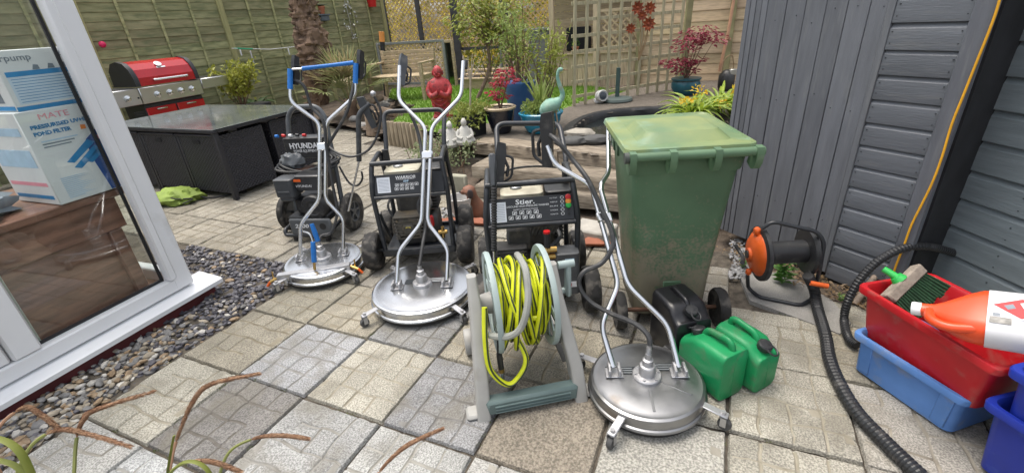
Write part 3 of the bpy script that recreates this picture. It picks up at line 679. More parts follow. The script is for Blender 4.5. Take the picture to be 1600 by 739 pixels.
def pump(t, c, size, mat, n=7, name='pump'):
    c = Vector(c); b = MB(); b.box(c, (size[0] * .86, size[1], size[2] * .86), .012)
    for k in range(n): b.box(c + V3(0, -size[1] * .1, -size[2] * .45 + size[2] * .9 * k / (n - 1)), (size[0], size[1] * .9, size[2] * .055), .003)
    o = b.build(name, mat, t); b = MB(); b.box(c + V3(0, -size[1] * .58, -.01), (size[0] * .42, size[1] * .2, size[2] * .42), .01); b.cyl(c + V3(0, -size[1] * .6, -.01), c + V3(0, -size[1] * .72, -.01), size[0] * .12, n=12)
    for sx in (-1, 1):
        for sz in (-1, 1): b.cyl(c + V3(sx * size[0] * .36, -size[1] * .5, sz * size[2] * .34), c + V3(sx * size[0] * .36, -size[1] * .62, sz * size[2] * .34), .008, n=6)
    b.build('pump_head', mat, o); return o
def washer_frame(t, hw, fy, ry, zt, fb, handle, tr=.016):
    for s_ in (-1, 1):
        b = MB(); b.tube(fil([(s_ * hw, fy, .10), (s_ * (hw + .012), fy + .01, zt - .18), (s_ * (hw - .01), fy + .05, zt), (s_ * (hw - .01), fy + .30, zt + .02), (s_ * hw, ry, .40), (s_ * hw, ry, .10)], .05, 5), tr, 10); b.build('side_frame', black_paint, t)
        b = MB(); b.bar((s_ * (hw - .0), fy + .04, .40), (s_ * (hw - .0), fy + .18, .15), .02, .02, .003); b.build('brace', black_paint, t)
    MB().tube([(-hw, fy + .052, zt), (hw, fy + .052, zt)], tr, 10).build('top_bar', black_paint, t)
    MB().tube([(-hw, fy + .0, zt - .215), (hw, fy + .0, zt - .215)], tr * .8, 10).build('cross_bar', black_paint, t)
    b = MB(); b.box((0, (fy + ry) / 2, .11), (2 * hw + .02, ry - fy + .03, .012), .003); b.box((0, fy - .008, .118), (2 * hw + .03, .02, .05), .004); b.box((0, ry + .008, .118), (2 * hw + .03, .02, .05), .004); b.build('base_tray', black_paint, t)
    b = MB(); b.tube(fil(handle, .06, 6), tr, 10); b.build('push_handle', black_paint, t)
    for p in (handle[0], handle[-1]): MB().cyl(Vector(p) - V3(0, 0, .05), Vector(p) + V3(0, 0, .06), tr * 1.5, n=12).build('handle_clamp', black_plas, t)
def panel(t, hw, fy, zt, h=.135):
    """Sloping control panel: returns origin, U, V of its face."""
    U = V3(1, 0, 0); V = V3(0, .045, h).normalized(); O = V3(0, fy + .002, zt - .205)
    W = U.cross(V); b = MB(); b.box(O + V * (h / 2) + W * .0, (2 * hw - .005, h, .012), .003, rot=Matrix((U, V.normalized(), W)).transposed()); p = b.build('control_panel', M('panel_black', (.02, .022, .026), .38, var=.15, scale=12, dirt=((.1, .095, .09), 11, .6, .35)), t)
    return p, O + W * .0066, U, V * .76, W
tankcream = M('cream_tank', (.50, .47, .36), .45, var=.08, scale=8, dirt=((.2, .17, .11), 8, .55, .5))
def icons(p, O, U, V, W, cells, s=.018):
    for (u, v) in cells:
        b = MB(); o = O + U * u + V * v
        for a, c in (((0, 0), (s, 0)), ((0, s), (s, s)), ((0, 0), (0, s)), ((s, 0), (s, s))): b.bar(o + U * a[0] + V * a[1], o + U * c[0] + V * c[1], .0022, .0012, 0, W)
        b.bar(o + U * s * .25 + V * s * .3, o + U * s * .75 + V * s * .6, .006, .0012, 0, W); b.build('pictogram', wht_print, p, smooth=False)
# ------------------------------------------------------------------ black washer behind the polished cleaner
t = thing('pressure_washer', 'black framed petrol pressure washer behind the polished surface cleaner', 'pressure washer', (-.645, 3.0, 0))
washer_frame(t, .235, -.17, .24, .735, 0, [(-.19, .14, .70), (-.185, .19, .80), (-.20, .33, .985), (.235, .33, .97), (.22, .19, .80), (.22, .14, .70)])
for x in (-1, 1):
    for y in (-.155, .25): wheel(t, (x * (.32 if y < 0 else .30), y, .132), (x, 0, 0), .132, .10, tyre_m, black_plas)
    MB().cyl((0, -.155, .132), (x * .3, -.155, .132), .012).build('axle', black_plas, t)
tank_engine(t, (-.02, .08, .42), tankcream)
MB().box((-.02, .06, .21), (.3, .26, .22), .03).build('crankcase', M('engine_grey'), t)
pump(t, (-.05, -.075, .285), (.20, .15, .17), M('pump_bronze', (.09, .082, .068), .5, .4, var=.3, scale=14, dirt=((.2, .16, .1), 10, .55, .6)))
MB().box((-.05, -.175, .285), (.035, .01, .03), .003).build('pump_badge', M('badge_yellow', (.5, .42, .03), .5), t)
MB().box((.09, -.1, .30), (.05, .03, .08), .008).build('red_valve', red_plas, t)
b = MB(); b.cyl((.14, -.12, .22), (.2, -.12, .22), .015); b.cyl((.17, -.12, .18), (.17, -.12, .26), .012); b.build('brass_fitting', brass, t)
hose(t, [V3(.02, -.1, .22), V3(.06, -.16, .3), V3(.04, -.17, .45), V3(.1, -.1, .52)], .011, hose_m, world=False)
p, O, U, V, W = panel(t, .232, -.165, .735)
MB().box(O + U * -.165 + V * .09 + W * .0004, (.085, .10, .0012), 0, rot=Matrix((U, V.normalized(), W)).transposed()).build('paper_label', paper, p)
for k in range(9): MB().box(O + U * -.165 + V * (.04 + k * .012) + W * .0014, (.07, .002, .0006), 0, rot=Matrix((U, V.normalized(), W)).transposed()).build('label_print', tgrey, p)
text('WARRIOR', .026, wht_print, p, O + U * -.02 + V * .135 + W * .0004, U, V, shear=.2, bold=.0004, width=.13); text('POWER EQUIPMENT', .01, wht_print, p, O + U * -.02 + V * .126 + W * .0004, U, V, width=.12)
text('15HP', .016, pale, p, O + U * -.02 + V * .106 + W * .0004, U, V, shear=.2, bold=.0008)
icons(p, O, U, V, W, [(-.09 + k * .032, .072) for k in range(5)] + [(-.095 + k * .034, .040) for k in range(4)], .022)
for k in range(4): MB().cyl(O + U * .15 + V * (.15 - k * .032), O + U * .15 + V * (.15 - k * .032) + W * .004, .008, n=12).build('panel_grommet', black_rub, p)
# ------------------------------------------------------------------ washer with coloured buttons
t = thing('pressure_washer', 'black framed petrol pressure washer with red, orange and green buttons', 'pressure washer', (.112, 2.37, 0))
washer_frame(t, .232, -.17, .24, .745, 0, [(-.17, .14, .70), (-.16, .2, .78), (-.155, .40, .955), (.225, .40, .93), (.235, .2, .78), (.225, .14, .70)])
for x in (-1, 1):
    for y in (-.205, .27): wheel(t, (x * (.305 if x > 0 else .29), y, .13), (x, 0, 0), .13, .085, tyre_m, black_plas)
tank_engine(t, (.02, .08, .42), M('cream_tank'))
MB().box((.02, .06, .21), (.3, .26, .22), .03).build('crankcase', M('engine_grey'), t)
b = MB(); b.box((-.07, -.06, .42), (.14, .12, .14), .015)
for k in range(8): b.bar((-.03 + k * .02, -.1, .44), (.0 + k * .022, -.12, .52), .008, .03, .002)
b.build('cylinder_fins', M('engine_grey'), t)
pump(t, (-.12, -.12, .33), (.17, .12, .15), M('engine_grey'), 8, 'gearbox')
b = MB(); softbox(b, (.175, -.19, .25), (.13, .11, .26), .02); pb = b.build('pump', M('pump_grey', (.10, .105, .11), .5, .3, var=.2, scale=16, dirt=((.2, .18, .15), 9, .6, .4)), t)
MB().box((.185, -.2465, .335), (.05, .001, .03), 0).build('sticker', pale, pb); MB().box((.20, -.2465, .19), (.045, .001, .035), 0).build('sticker', wht_print, pb); MB().box((.185, -.2475, .188), (.02, .001, .02), 0).build('sticker', red_plas, pb)
b = MB()
for z in (.40, .36, .31): b.cyl((.06, -.22, z), (.12, -.22, z), .016, n=8); b.cyl((.05, -.22, z), (.066, -.22, z), .022, n=6)
b.cyl((.07, -.22, .29), (.07, -.22, .43), .013); b.build('brass_manifold', brass, t)
b = MB(); b.cyl((.07, -.225, .42), (.07, -.225, .50), .017); k_ = b.build('regulator', black_plas, t); MB().cyl((.07, -.225, .50), (.07, -.225, .512), .018, n=14).build('red_cap', red_plas, k_)
p, O, U, V, W = panel(t, .229, -.165, .745)
MB().box(O + U * -.175 + V * .085 + W * .0004, (.085, .105, .0012), 0, rot=Matrix((U, V.normalized(), W)).transposed()).build('paper_label', paper, p)
for k in range(10): MB().box(O + U * -.175 + V * (.03 + k * .012) + W * .0014, (.07, .002, .0006), 0, rot=Matrix((U, V.normalized(), W)).transposed()).build('label_print', tgrey, p)
text('Stier.', .036, wht_print, p, O + U * -.03 + V * .132 + W * .0004, U, V, bold=.0006, width=.10); text('GASOLINE HIGH-PRESSURE WASHER', .014, wht_print, p, O + U * -.02 + V * .112 + W * .0004, U, V, width=.23, bold=.0); text('SAFETY INSTRUCTIONS', .009, wht_print, p, O + U * -.03 + V * .092 + W * .0004, U, V, width=.13)
icons(p, O, U, V, W, [(-.10 + k * .038, .062) for k in range(4)] + [(-.12 + k * .037, .030) for k in range(5)], .022)
for k, m_ in enumerate((red_plas, M('button_orange', (.7, .25, .03), .4), green_plas)):
    c = O + U * .197 + V * (.158 - k * .028); MB().lathe([(.015, 0), (.016, .003), (.013, .010), (0, .012)], c, W, 16).build('button', m_, p)
for k in range(2): c = O + U * .197 + V * (.07 - k * .028); MB().cyl(c, c + W * .003, .008, n=12).build('panel_grommet', black_rub, p)
for k in range(5):
    text(('HOT START', 'WARM UP', 'RUN', 'CHOKE', 'ENGINE STOP')[k], .008, wht_print, p, O + U * .12 + V * (.155 - k * .028) + W * .0004, U, V, width=.04); c = O + U * .165 + V * (.158 - k * .028); b = MB(); b.tube([c + U * (.009 * math.cos(q)) + V * (.009 * math.sin(q)) + W * .001 for q in [j * .524 for j in range(12)]], .0012, 4, closed=True); b.build('dial_print', wht_print if k != 2 else pale, p)
# lance and gun hung on the left of the frame
b = MB(); a, e = Y(772, 292, 2.17), Y(772, 392, 2.12); N = 46
b.tube([a.lerp(e, i / N) for i in range(N + 1)], .014, 12, rads=[(.0165 if i % 2 else .0125) for i in range(N + 1)]); ln = b.build('lance_sleeve', black_rub, t, True)
MB().cyl(e, Y(774, 470, 2.09), .008, n=10).build('lance_rod', chrome, ln, True)
b = MB(); b.bar(Y(771, 292, 2.18), Y(769, 240, 2.24), .034, .045, .008); b.build('gun_grip', grey_plas, t, True)
gun(t, Y(782, 258, 2.3), (.1, .2, 1), (1, 0, 0), 1.0, black_plas)
hose(t, [Y(788, 270, 2.3), Y(805, 263, 2.36), Y(840, 260, 2.5), Y(872, 262, 2.6)], .006, hose_m)
# ------------------------------------------------------------------ far washer with the lance hung at its side
t = thing('pressure_washer', 'upright grey framed petrol pressure washer beside the rattan table', 'pressure washer', (-1.60, 3.63, 0), -.17)
fr_grey = M('grey_frame_paint', (.085, .093, .10), .4, var=.15, scale=14)
b = MB(); b.tube(fil([(-.21, -.02, .16), (-.19, .05, .55), (-.16, .14, .93), (-.10, .15, 1.0), (.10, .15, 1.0), (.16, .14, .93), (.2, .05, .55), (.22, -.02, .16)], .07, 6), .019, 12); b.build('push_handle', fr_grey, t)
b = MB(); b.tube(fil([(-.2, .05, .12), (-.2, -.24, .10), (-.19, -.26, .06), (.2, -.26, .06), (.21, -.24, .10), (.21, .05, .12)], .05, 5), .016, 10); b.build('foot_frame', black_paint, t)
for s_ in (-1, 1): wheel(t, (s_ * .285, .0, .158), (s_, 0, 0), .158, .06, tyre_m, grey_plas, knob=False, spokes=5)
MB().cyl((-.28, 0, .158), (.28, 0, .158), .012).build('axle', black_plas, t)
for s_ in (-.12, .16): MB().box((s_, -.24, .04), (.04, .04, .08), .008).build('foot', black_rub, t)
b = MB(); b.box((0, -.04, .17), (.34, .34, .06), .012); b.box((.02, -.06, .27), (.26, .22, .16), .03); b.build('engine_block', black_plas, t)
b = MB(); softbox(b, (.09, -.09, .475), (.25, .22, .13), .03); tk = b.build('fuel_tank', M('tank_black', (.028, .029, .032), .3, var=.1, coat=.2), t)
text('HYUNDAI', .028, wht_print, tk, (.045, -.2015, .445), (1, 0, 0), (0, 0, 1), width=.13); MB().box((.0, -.202, .50), (.06, .002, .02), 0).build('sticker', orange_plas, tk)
b = MB(); softbox(b, (-.115, -.16, .445), (.16, .15, .15), .025); b.box((-.115, -.165, .36), (.12, .12, .05), .01); ab = b.build('air_filter', grey_plas, t); MB().box((-.115, -.237, .42), (.10, .006, .014), .002).build('latch', fr_grey, ab)
MB().box((-.06, .02, .52), (.14, .12, .05), .015).build('silencer', M('rusty_brown', (.10, .05, .035), .7, var=.3), t)
b = MB(); b.lathe([(.105, 0), (.105, .04), (.095, .055), (.06, .06), (.05, .052), (0, .055)], (.10, -.19, .285), (0, -1, 0), 28)
for k in range(16):
    a = k * math.pi / 8; b.bar((.10 + .062 * math.cos(a), -.2465, .285 + .062 * math.sin(a)), (.10 + .09 * math.cos(a + .2), -.2455, .285 + .09 * math.sin(a + .2)), .006, .006, 0, V3(0, 1, 0))
b.build('recoil_starter', black_plas, t)
b = MB(); b.box((.05, -.255, .135), (.36, .03, .135), .012); fp = b.build('front_plate', fr_grey, t)
text('2800', .045, wht_print, fp, (-.02, -.2715, .13), (1, 0, 0), (0, 0, 1), shear=.15, bold=.001, width=.12); text('PRO', .02, wht_print, fp, (-.04, -.2715, .10), (1, 0, 0), (0, 0, 1), shear=.15); MB().cyl((.16, -.268, .14), (.16, -.272, .14), .028, n=20).build('hole_rim', black_rub, fp)
b = MB(); softbox(b, (.0, .07, .70), (.36, .12, .17), .02); bgp = b.build('accessory_bag', black_plas, t)
text('HYUNDAI', .06, wht_print, bgp, (.0, .0085, .70), (1, 0, 0), (0, 0, 1), bold=.0018, width=.25); text('POWER EQUIPMENT', .03, wht_print, bgp, (.0, .0085, .668), (1, 0, 0), (0, 0, 1), width=.2)
crumple(MB(), (-.13, .0, .60), (.10, .05, .07), 7, .35, flat=False).build('grey_cover', M('grey_vinyl', (.12, .13, .14), .35, var=.2), t)
for k, m_ in enumerate((blue_grip, red_plas, wht_print, black_plas, red_plas)):
    MB().cyl((-.24 + k * .06, .03, .80 + .004 * (k % 2)), (-.215 + k * .06, .03, .80), .012, n=10).build('nozzle_tip', m_, t)
b = MB()
for k in range(6):
    r0 = .15 + .014 * k; b.tube(crv([(-r0 * 1.25 + .02, -.0 - .012 * k, .60 - .02 * (k % 3)), (-.02, -.06, .50 + .03 * (k % 2)), (r0 * 1.2 + .02, -.0, .58 + .03 * (k % 2)), (.05, .06, .66)], 10, True), .0095, 8, closed=True)
b.build('coiled_hose', hose_m, t)
ln = [Y(578, 162, 3.5), Y(560, 178, 3.48), Y(561, 252, 3.46)]
b = MB(); b.tube(fil(ln, .05), .02, 10, rads=None); b.build('lance_gun', grey_plas, t, True)
MB().cyl(ln[2], Y(544, 330, 3.42), .008, n=10).build('lance_rod', chrome, t, True)
gun(t, Y(575, 178, 3.5), (-.3, 0, 1), (1, 0, -.3), 1.1, grey_plas)
b = MB(); b.ell(Y(583, 147, 3.5), (.022, .022, .022)); b.build('swivel', alum, t, True)
hose(t, [Y(584, 150, 3.5), Y(595, 175, 3.48), Y(590, 210, 3.45), Y(575, 235, 3.42), Y(550, 245, 3.42), Y(525, 238, 3.45), Y(510, 225, 3.5)], .009, hose_m)
hose(t, [Y(565, 268, 3.46), Y(566, 280, 3.46), Y(558, 290, 3.46), Y(545, 285, 3.46), Y(530, 260, 3.46)], .008, hose_m)
# ================================================================== hose reel cart
t = thing('hose_reel_cart', 'grey and green hose reel cart wound with yellow hose', 'hose reel', (.0, 1.68, 0), R(9))
rg_m = M('reel_grey', (.34, .335, .315), .5, var=.08, scale=10, dirt=((.22, .2, .16), 8, .6, .4)); rg_green = M('reel_pale_green', (.30, .37, .36), .5, var=.1, scale=10, dirt=((.2, .2, .17), 9, .58, .4)); rg_dk = M('reel_dark_green', (.105, .15, .145), .5, var=.12, scale=10, dirt=((.25, .24, .2), 9, .6, .35))
AX, ZC, YC = .012, .405, .02
for sx, xf_, xt in ((-1, -.215, -.185), (1, .215, .165)):
    # front leg: tapering channel that leans back to the axle, then rear strut with wheel
    b = MB(); fr = [V3(xf_, -.215, .0), V3(xf_ - sx * .01, -.16, .16), V3(xt, -.03, .44), V3(xt, .01, .56)]; rr = []
    for i, p in enumerate(fr):
        wy, wx = (.075, .058) if i == 0 else (.10, .056) if i == 1 else (.10, .052) if i == 2 else (.04, .04)
        rr.append([p + V3(q[0], q[1], 0) for q in rrect(wx, wy, .012, 3)])
    b.rings(rr); b.build('front_leg', rg_m, t)
    b = MB(); rr = []
    for p, wy in ((V3(xt, .02, .46), .06), (V3(xt - sx * .0, .12, .24), .05), (V3(xt, .215, .05), .045)): rr.append([p + V3(q[0], q[1], 0) for q in rrect(.03, wy, .01, 3)])
    b.rings(rr); b.build('rear_leg', rg_m, t)
    for k in range(4):
        z = .10 + k * .085; MB().box((xt + (xf_ - xt) * (1 - z / .5) * .6, -.04 + k * .012 + .035, z), (.03, .17 - k * .035, .012), .003).build('leg_rib', M('reel_dark_grey', (.12, .115, .105), .6), t)  # inner webs in a darker grey than the legs
    MB().box((xf_ + sx * .035, -.2, .012), (.075, .075, .024), .01).build('foot', rg_m, t)
    w_ = MB(); w_.lathe([(.02, -.018), (.062, -.018), (.066, -.01), (.066, .01), (.062, .018), (.04, .02), (.03, .012), (.0, .014)], (xt + sx * .045, .215, .066), (sx, 0, 0), 26); w_.build('wheel', rg_m, t)
    # flange: rim, web with openings and hub
    xc = AX + sx * .118; b = MB(); rr = []
    N = 48
    b.lathe([(.19, -.006), (.222, -.012), (.226, 0), (.222, .012), (.19, .006), (.19, -.006)], (xc, YC, ZC), (1, 0, 0), N, cap=False)
    b.lathe([(0, -.004), (.105, -.004), (.105, .004), (0, .004)], (xc, YC, ZC), (1, 0, 0), 30, cap=False)
    for k in range(10):
        a = k * math.pi / 5; d = V3(0, math.cos(a), math.sin(a)); b.bar(V3(xc, YC, ZC) + d * .09, V3(xc, YC, ZC) + d * .2, .03, .006, .001, V3(1, 0, 0))
    b.build('flange', rg_green, t)
    MB().cyl((xc, YC, ZC), (xc + sx * .06, YC, ZC), .05, .04, 20).build('hub', rg_m, t)
b = MB(); b.box((0, -.215, .052), (.40, .06, .075), .012)
for k in range(3): b.box((0, -.247, .032 + k * .016), (.33, .008, .006), .002)
b.build('foot_bar', rg_dk, t)
MB().cyl((AX - .115, YC, ZC), (AX + .115, YC, ZC), .10, n=30).build('drum', rg_green, t)
b = MB(); b.tube(fil([(.18, YC, ZC), (.235, YC, ZC), (.235, YC - .02, .55), ], .01), .014, 8); b.cyl((.19, YC - .02, .55), (.262, YC - .02, .55), .017, n=14); b.box((.235, YC - .02, .47), (.024, .03, .17), .008); b.build('crank', rg_green, t)
yel = M('yellow_hose', (.55, .60, .012), .4, var=.12, scale=30, dirt=((.2, .2, .05), 14, .66, .35)); strp = M('hose_stripe', (.03, .045, .02), .5); gry_h = M('grey_hose', (.30, .31, .28), .45, var=.12, scale=20)
rh = random.Random(5); pts = []; turns = 19
for i in range(turns * 22):
    a = 2 * math.pi * i / 22; tt = i / (turns * 22); lay = tt * 3
    k = int(lay); u = lay - k; u = u if k % 2 == 0 else 1 - u
    x = AX - .10 + .20 * u + .012 * math.sin(a * .37 + 1) + .02 * math.sin(a * .5 + k); r_ = .114 + k * .021 + .004 * math.sin(a * .9) + .006 * math.sin(a * 1.31)
    x = max(AX - .105, min(AX + .105, x)); sag = .012 if math.sin(a) < 0 else 0
    pts.append(V3(x, YC + r_ * math.cos(a), ZC + (r_ + sag) * math.sin(a)))
end = pts[-1]
hb = MB(); hb.tube(pts, .0118, 9); h_ = hb.build('yellow_hose', yel, t)
sp_ = MB(); sp_.tube([p + (V3(0, p.y - YC, p.z - ZC).normalized() * .0085 + V3(.004 * math.sin(i * .21), 0, 0)) for i, p in enumerate(pts)], .0048, 5); sp_.build('stripe', strp, h_)
for j, (x_, r_, ph) in enumerate(((-.06, .182, .3), (.0, .188, 1.1), (.05, .18, 2.2), (.08, .176, .7), (-.02, .18, 2.9))):   # loose crossing turns on top
    lp = [V3(AX + x_ + .05 * math.sin(a + ph), YC + (r_ + .010 * math.sin(2 * a + ph)) * math.cos(a), ZC + (r_ + .010 * math.sin(3 * a + ph) + (.03 if math.sin(a) < -.3 else 0)) * math.sin(a)) for a in [k * math.pi / 16 for k in range(32)]]
    o_ = MB().tube(lp, .0118, 9, closed=True).build('hose_turn', yel, t)
    MB().tube([p + V3(.003, (p.y - YC) * .045, (p.z - ZC) * .045) for p in lp], .0048, 5, closed=True).build('stripe', strp, o_)
LW = XF[t].inverted()
lp = [LW @ p for p in (Y(800, 505, 1.56), Y(822, 560, 1.50), Y(805, 595, 1.47), Y(787, 598, 1.46), Y(765, 575, 1.47), Y(758, 530, 1.5), Y(757, 480, 1.55))]
lp = [V3(AX + .05, YC - .17, ZC)] + lp; lc = crv(lp, 8)
o_ = MB().tube(lc, .0118, 9).build('hose_turn', yel, t); MB().tube([p + V3(.004, -.0085, 0) for p in lc], .0048, 5).build('stripe', strp, o_)
b = MB(); q0, q1, q2, q3 = [LW @ Y(u, v, 1.52) for u, v in ((779, 520), (780, 552), (783, 575), (786, 596))]
b.tube([q0, q1], .009, 10); b.tube([q1, q2], .013, 10); hn = b.build('hose_connector', black_plas, t); MB().cyl(q2, q3, .0115, .009, 12).build('metal_tail', chrome, hn); MB().cyl(q2, q2.lerp(q3, .25), .014, n=12).build('brass_collar', brass, hn)
hose(t, [Y(742, 470, 1.66), Y(745, 505, 1.60), Y(765, 523, 1.52), Y(795, 525, 1.46), Y(815, 510, 1.44), Y(825, 470, 1.46), Y(822, 425, 1.52), Y(812, 403, 1.60), Y(808, 398, 1.68)], .0140, gry_h, 'leader_hose')
# ================================================================== wheelie bin
bin_g = M('bin_green', (.09, .165, .09), .5, var=.12, scale=5, dirt=((.28, .30, .24), 9, .66, .35), rvar=.08)
def mudmat():
    m = M('muddy_bin_green', (.075, .145, .078), .55, var=.14, scale=5, dirt=((.26, .28, .22), 10, .68, .3), bump=.1, bscale=120)
    n = m.node_tree.nodes; l = m.node_tree.links; b = n['Principled BSDF']; src = b.inputs['Base Color'].links[0].from_socket
    tc = n.new('ShaderNodeTexCoord'); sp = n.new('ShaderNodeSeparateXYZ'); l.new(tc.outputs['Object'], sp.inputs[0])
    mr = n.new('ShaderNodeMapRange'); mr.inputs[1].default_value = .10; mr.inputs[2].default_value = .72; mr.inputs[3].default_value = .60; mr.inputs[4].default_value = -.12; l.new(sp.outputs[2], mr.inputs[0])
    a = n.new('ShaderNodeTexNoise'); a.inputs['Scale'].default_value = 75; a.inputs['Detail'].default_value = 10; l.new(tc.outputs['Object'], a.inputs[0])
    c = n.new('ShaderNodeTexNoise'); c.inputs['Scale'].default_value = 9; c.inputs['Detail'].default_value = 6; l.new(tc.outputs['Object'], c.inputs[0])
    s1 = n.new('ShaderNodeMath'); s1.operation = 'ADD'; l.new(mr.outputs[0], s1.inputs[0]); l.new(a.outputs[0], s1.inputs[1])
    s2 = n.new('ShaderNodeMath'); s2.operation = 'ADD'; l.new(s1.outputs[0], s2.inputs[0]); l.new(c.outputs[0], s2.inputs[1])
    r = n.new('ShaderNodeValToRGB'); r.color_ramp.elements[0].position = .58; r.color_ramp.elements[1].position = .76
    s3 = n.new('ShaderNodeMath'); s3.operation = 'MULTIPLY'; s3.inputs[1].default_value = .55; l.new(s2.outputs[0], s3.inputs[0]); l.new(s3.outputs[0], r.inputs[0])
    mx = n.new('ShaderNodeMix'); mx.data_type = 'RGBA'; k = n.new('ShaderNodeMath'); k.operation = 'MULTIPLY'; k.inputs[1].default_value = .85; l.new(r.outputs[0], k.inputs[0]); l.new(k.outputs[0], mx.inputs[0]); l.new(src, mx.inputs[6]); mx.inputs[7].default_value = (.22, .185, .13, 1); l.new(mx.outputs[2], b.inputs['Base Color'])
    return m
t = thing('wheelie_bin', 'muddy green wheelie bin standing in front of the grey summerhouse', 'bin', (.805, 2.16, 0), R(-4))
b = MB(); rr = []
for z, w_, y0, y1 in ((.055, .33, -.18, .14), (.075, .36, -.20, .17), (.30, .385, -.205, .215), (.62, .43, -.235, .265), (.86, .465, -.265, .30), (.862, .485, -.275, .31), (.93, .495, -.28, .32), (.935, .53, -.30, .34), (.955, .53, -.30, .34)):
    rr.append([V3(p[0], p[1] + (y0 + y1) / 2, z) for p in rrect(w_, y1 - y0, .05 if z < .9 else .03, 5)])
b.rings(rr); b.build('body', mudmat(), t)
lid_m = M('faded_bin_lid', (.11, .19, .095), .5, var=.1, scale=5, col2=(.24, .28, .105), dirt=((.20, .35, .30), 3.6, .55, .7), detail=8)
b = MB(); rr = []
for z, w_, y0, y1 in ((.957, .545, -.30, .355), (.966, .56, -.305, .365), (.985, .55, -.30, .355), (.988, .535, -.29, .345), (.980, .525, -.285, .335), (.984, .40, -.22, .20), (1.020, .32, -.165, .12), (1.023, .30, -.15, .105)):
    rr.append([V3(p[0], p[1] + (y0 + y1) / 2, z + .012 * (p[1] + .1)) for p in rrect(w_, y1 - y0, .04, 5)])
b.rings(rr); ld = b.build('lid', lid_m, t, angle=12)
MB().tube([(-.275, -.345, .962), (.275, -.345, .962)], .019, 14).build('handle_bar', bin_g, t)
for x in (-.255, -.09, .09, .255):
    b = MB(); b.prism([(-.300, .945), (-.330, .985), (-.362, .982), (-.370, .955), (-.362, .915), (-.345, .888), (-.325, .882), (-.28, .90)], -.014, .014, (x, 0, 0), (0, 1, 0), (0, 0, 1)); b.build('hinge_lug', bin_g, t)
MB().cyl((-.29, -.345, .962), (-.272, -.345, .962), .024, n=12).build('hinge_pin', M('dark_hinge', (.06, .07, .06), .6), t)
for yy in (.05, .16): MB().box((-.236, yy, .895), (.03, .016, .07), .003).build('rim_slot', M('slot_dark', (.03, .07, .03), .6), t)
for x in (-.15, .15): MB().box((x, .36, .965), (.07, .05, .03), .012).build('lid_handle', bin_g, ld)
b = MB(); b.box((-.0, -.205, .16), (.09, .012, .22), .004); b.build('axle_bracket', bin_g, t)
MB().cyl((-.25, -.20, .10), (.25, -.20, .10), .012, n=10).build('axle', M('rusty_steel', (.10, .05, .03), .7, .3, var=.4), t)
for sx in (-1, 1):
    w_ = MB(); w_.lathe([(.02, -.018), (.07, -.02), (.092, -.026), (.1, -.014), (.1, .014), (.092, .026), (.078, .022), (.07, .006), (.03, .004), (.026, .02), (0, .022)], (sx * .255, -.20, .1), (sx, 0, 0), 30); w_.build('wheel', tyre_m, t)
# ================================================================== fuel cans
def jerry(name, label, loc, rz, Ln, Wd, Ht, mat, cap_end, caplab=None, group=None):
    t = thing(name, label, 'fuel can', loc, rz, group)
    b = MB(); rr = []
    xs = [(-1, .78), (-.985, .90), (-.94, .975), (-.85, 1), (-.4, 1), (0, 1), (.4, 1), (.62, 1), (.85, 1), (.94, .975), (.985, .90), (1, .78)]
    for x, k in xs:
        ht = Ht
        if cap_end * x > .35: ht = Ht * (1 - .20 * min(1, (cap_end * x - .35) / .45))
        w_ = Wd * (.80 + .20 * k) ; hh = ht * (.93 + .07 * k)
        rr.append([V3(x * Ln / 2, p[0], p[1] + ht / 2) for p in rrect(w_ * (k * .25 + .75), hh, .03, 4)])
    b.rings(rr); bd = b.build('body', mat, t, angle=50)
    b = MB(); b.bar((-Ln * .497, 0, Ht * .1), (-Ln * .497, 0, Ht * .9), .004, .004, .001); b.bar((Ln * .497, 0, Ht * .06), (Ln * .497, 0, Ht * .66 if cap_end > 0 else Ht * .9), .004, .004, .001); b.build('mould_seam', mat, bd)
    s = -cap_end; b = MB(); path = fil([(s * Ln * .40, 0, Ht * .96), (s * Ln * .36, 0, Ht * (1.10 if Ht < .28 else 1.0)), (s * Ln * .28, 0, Ht * (1.13 if Ht < .28 else 1.03)), (-s * Ln * .14, 0, Ht * (1.08 if Ht < .28 else 1.0)), (-s * Ln * .22, 0, Ht * .90)], .03, 5); b.tube(path, .0125, 12, flat=1.25); b.build('handle', mat, t)
    c = V3(cap_end * Ln * .33, 0, Ht * .86); ax = V3(cap_end * .35, 0, 1).normalized()
    b = MB(); b.lathe([(.025, -.02), (.025, .008)], c, ax, 20); b.build('neck', mat, t)
    b = MB(); b.lathe([(.028, .004), (.030, .008), (.030, .028), (.024, .034), (0, .036)], c, ax, 24, mod=lambda i, k: 1 if i not in (1, 2) or k % 2 else .95); cp = b.build('cap', black_plas, t)
    u = V3(cap_end, 0, 0); b = MB(); pc = c + ax * .03 + u * .03; b.tube([pc + V3(.022 * math.cos(a), .022 * math.sin(a) * .9, -.012 * (1 + math.cos(a) * cap_end)) for a in [k * math.pi / 8 for k in range(16)]], .004, 6, closed=True); b.build('cap_strap', black_plas, cp)
    return t
jgreen = M('can_green', (.010, .22, .075), .42, var=.14, scale=8, rvar=.1, bump=.08, bscale=60, dirt=((.10, .15, .09), 14, .55, .55), spec=.4)
jblack = M('can_black', (.012, .012, .014), .28, var=.2, scale=10, dirt=((.1, .1, .1), 15, .66, .3))
jerry('fuel_can', 'green plastic fuel can touching the worn surface cleaner, cap at the back', (.826, 1.535, .005), R(-66), .235, .15, .235, jgreen, -1, group='green fuel cans')
jerry('fuel_can', 'green plastic fuel can on the right, black cap at its front', (.985, 1.56, .005), R(-64), .225, .145, .225, jgreen, 1, group='green fuel cans')
jerry('jerry_can', 'black plastic jerry can against the wheelie bin', (.765, 1.755, .005), R(-78), .22, .185, .30, jblack, 1)
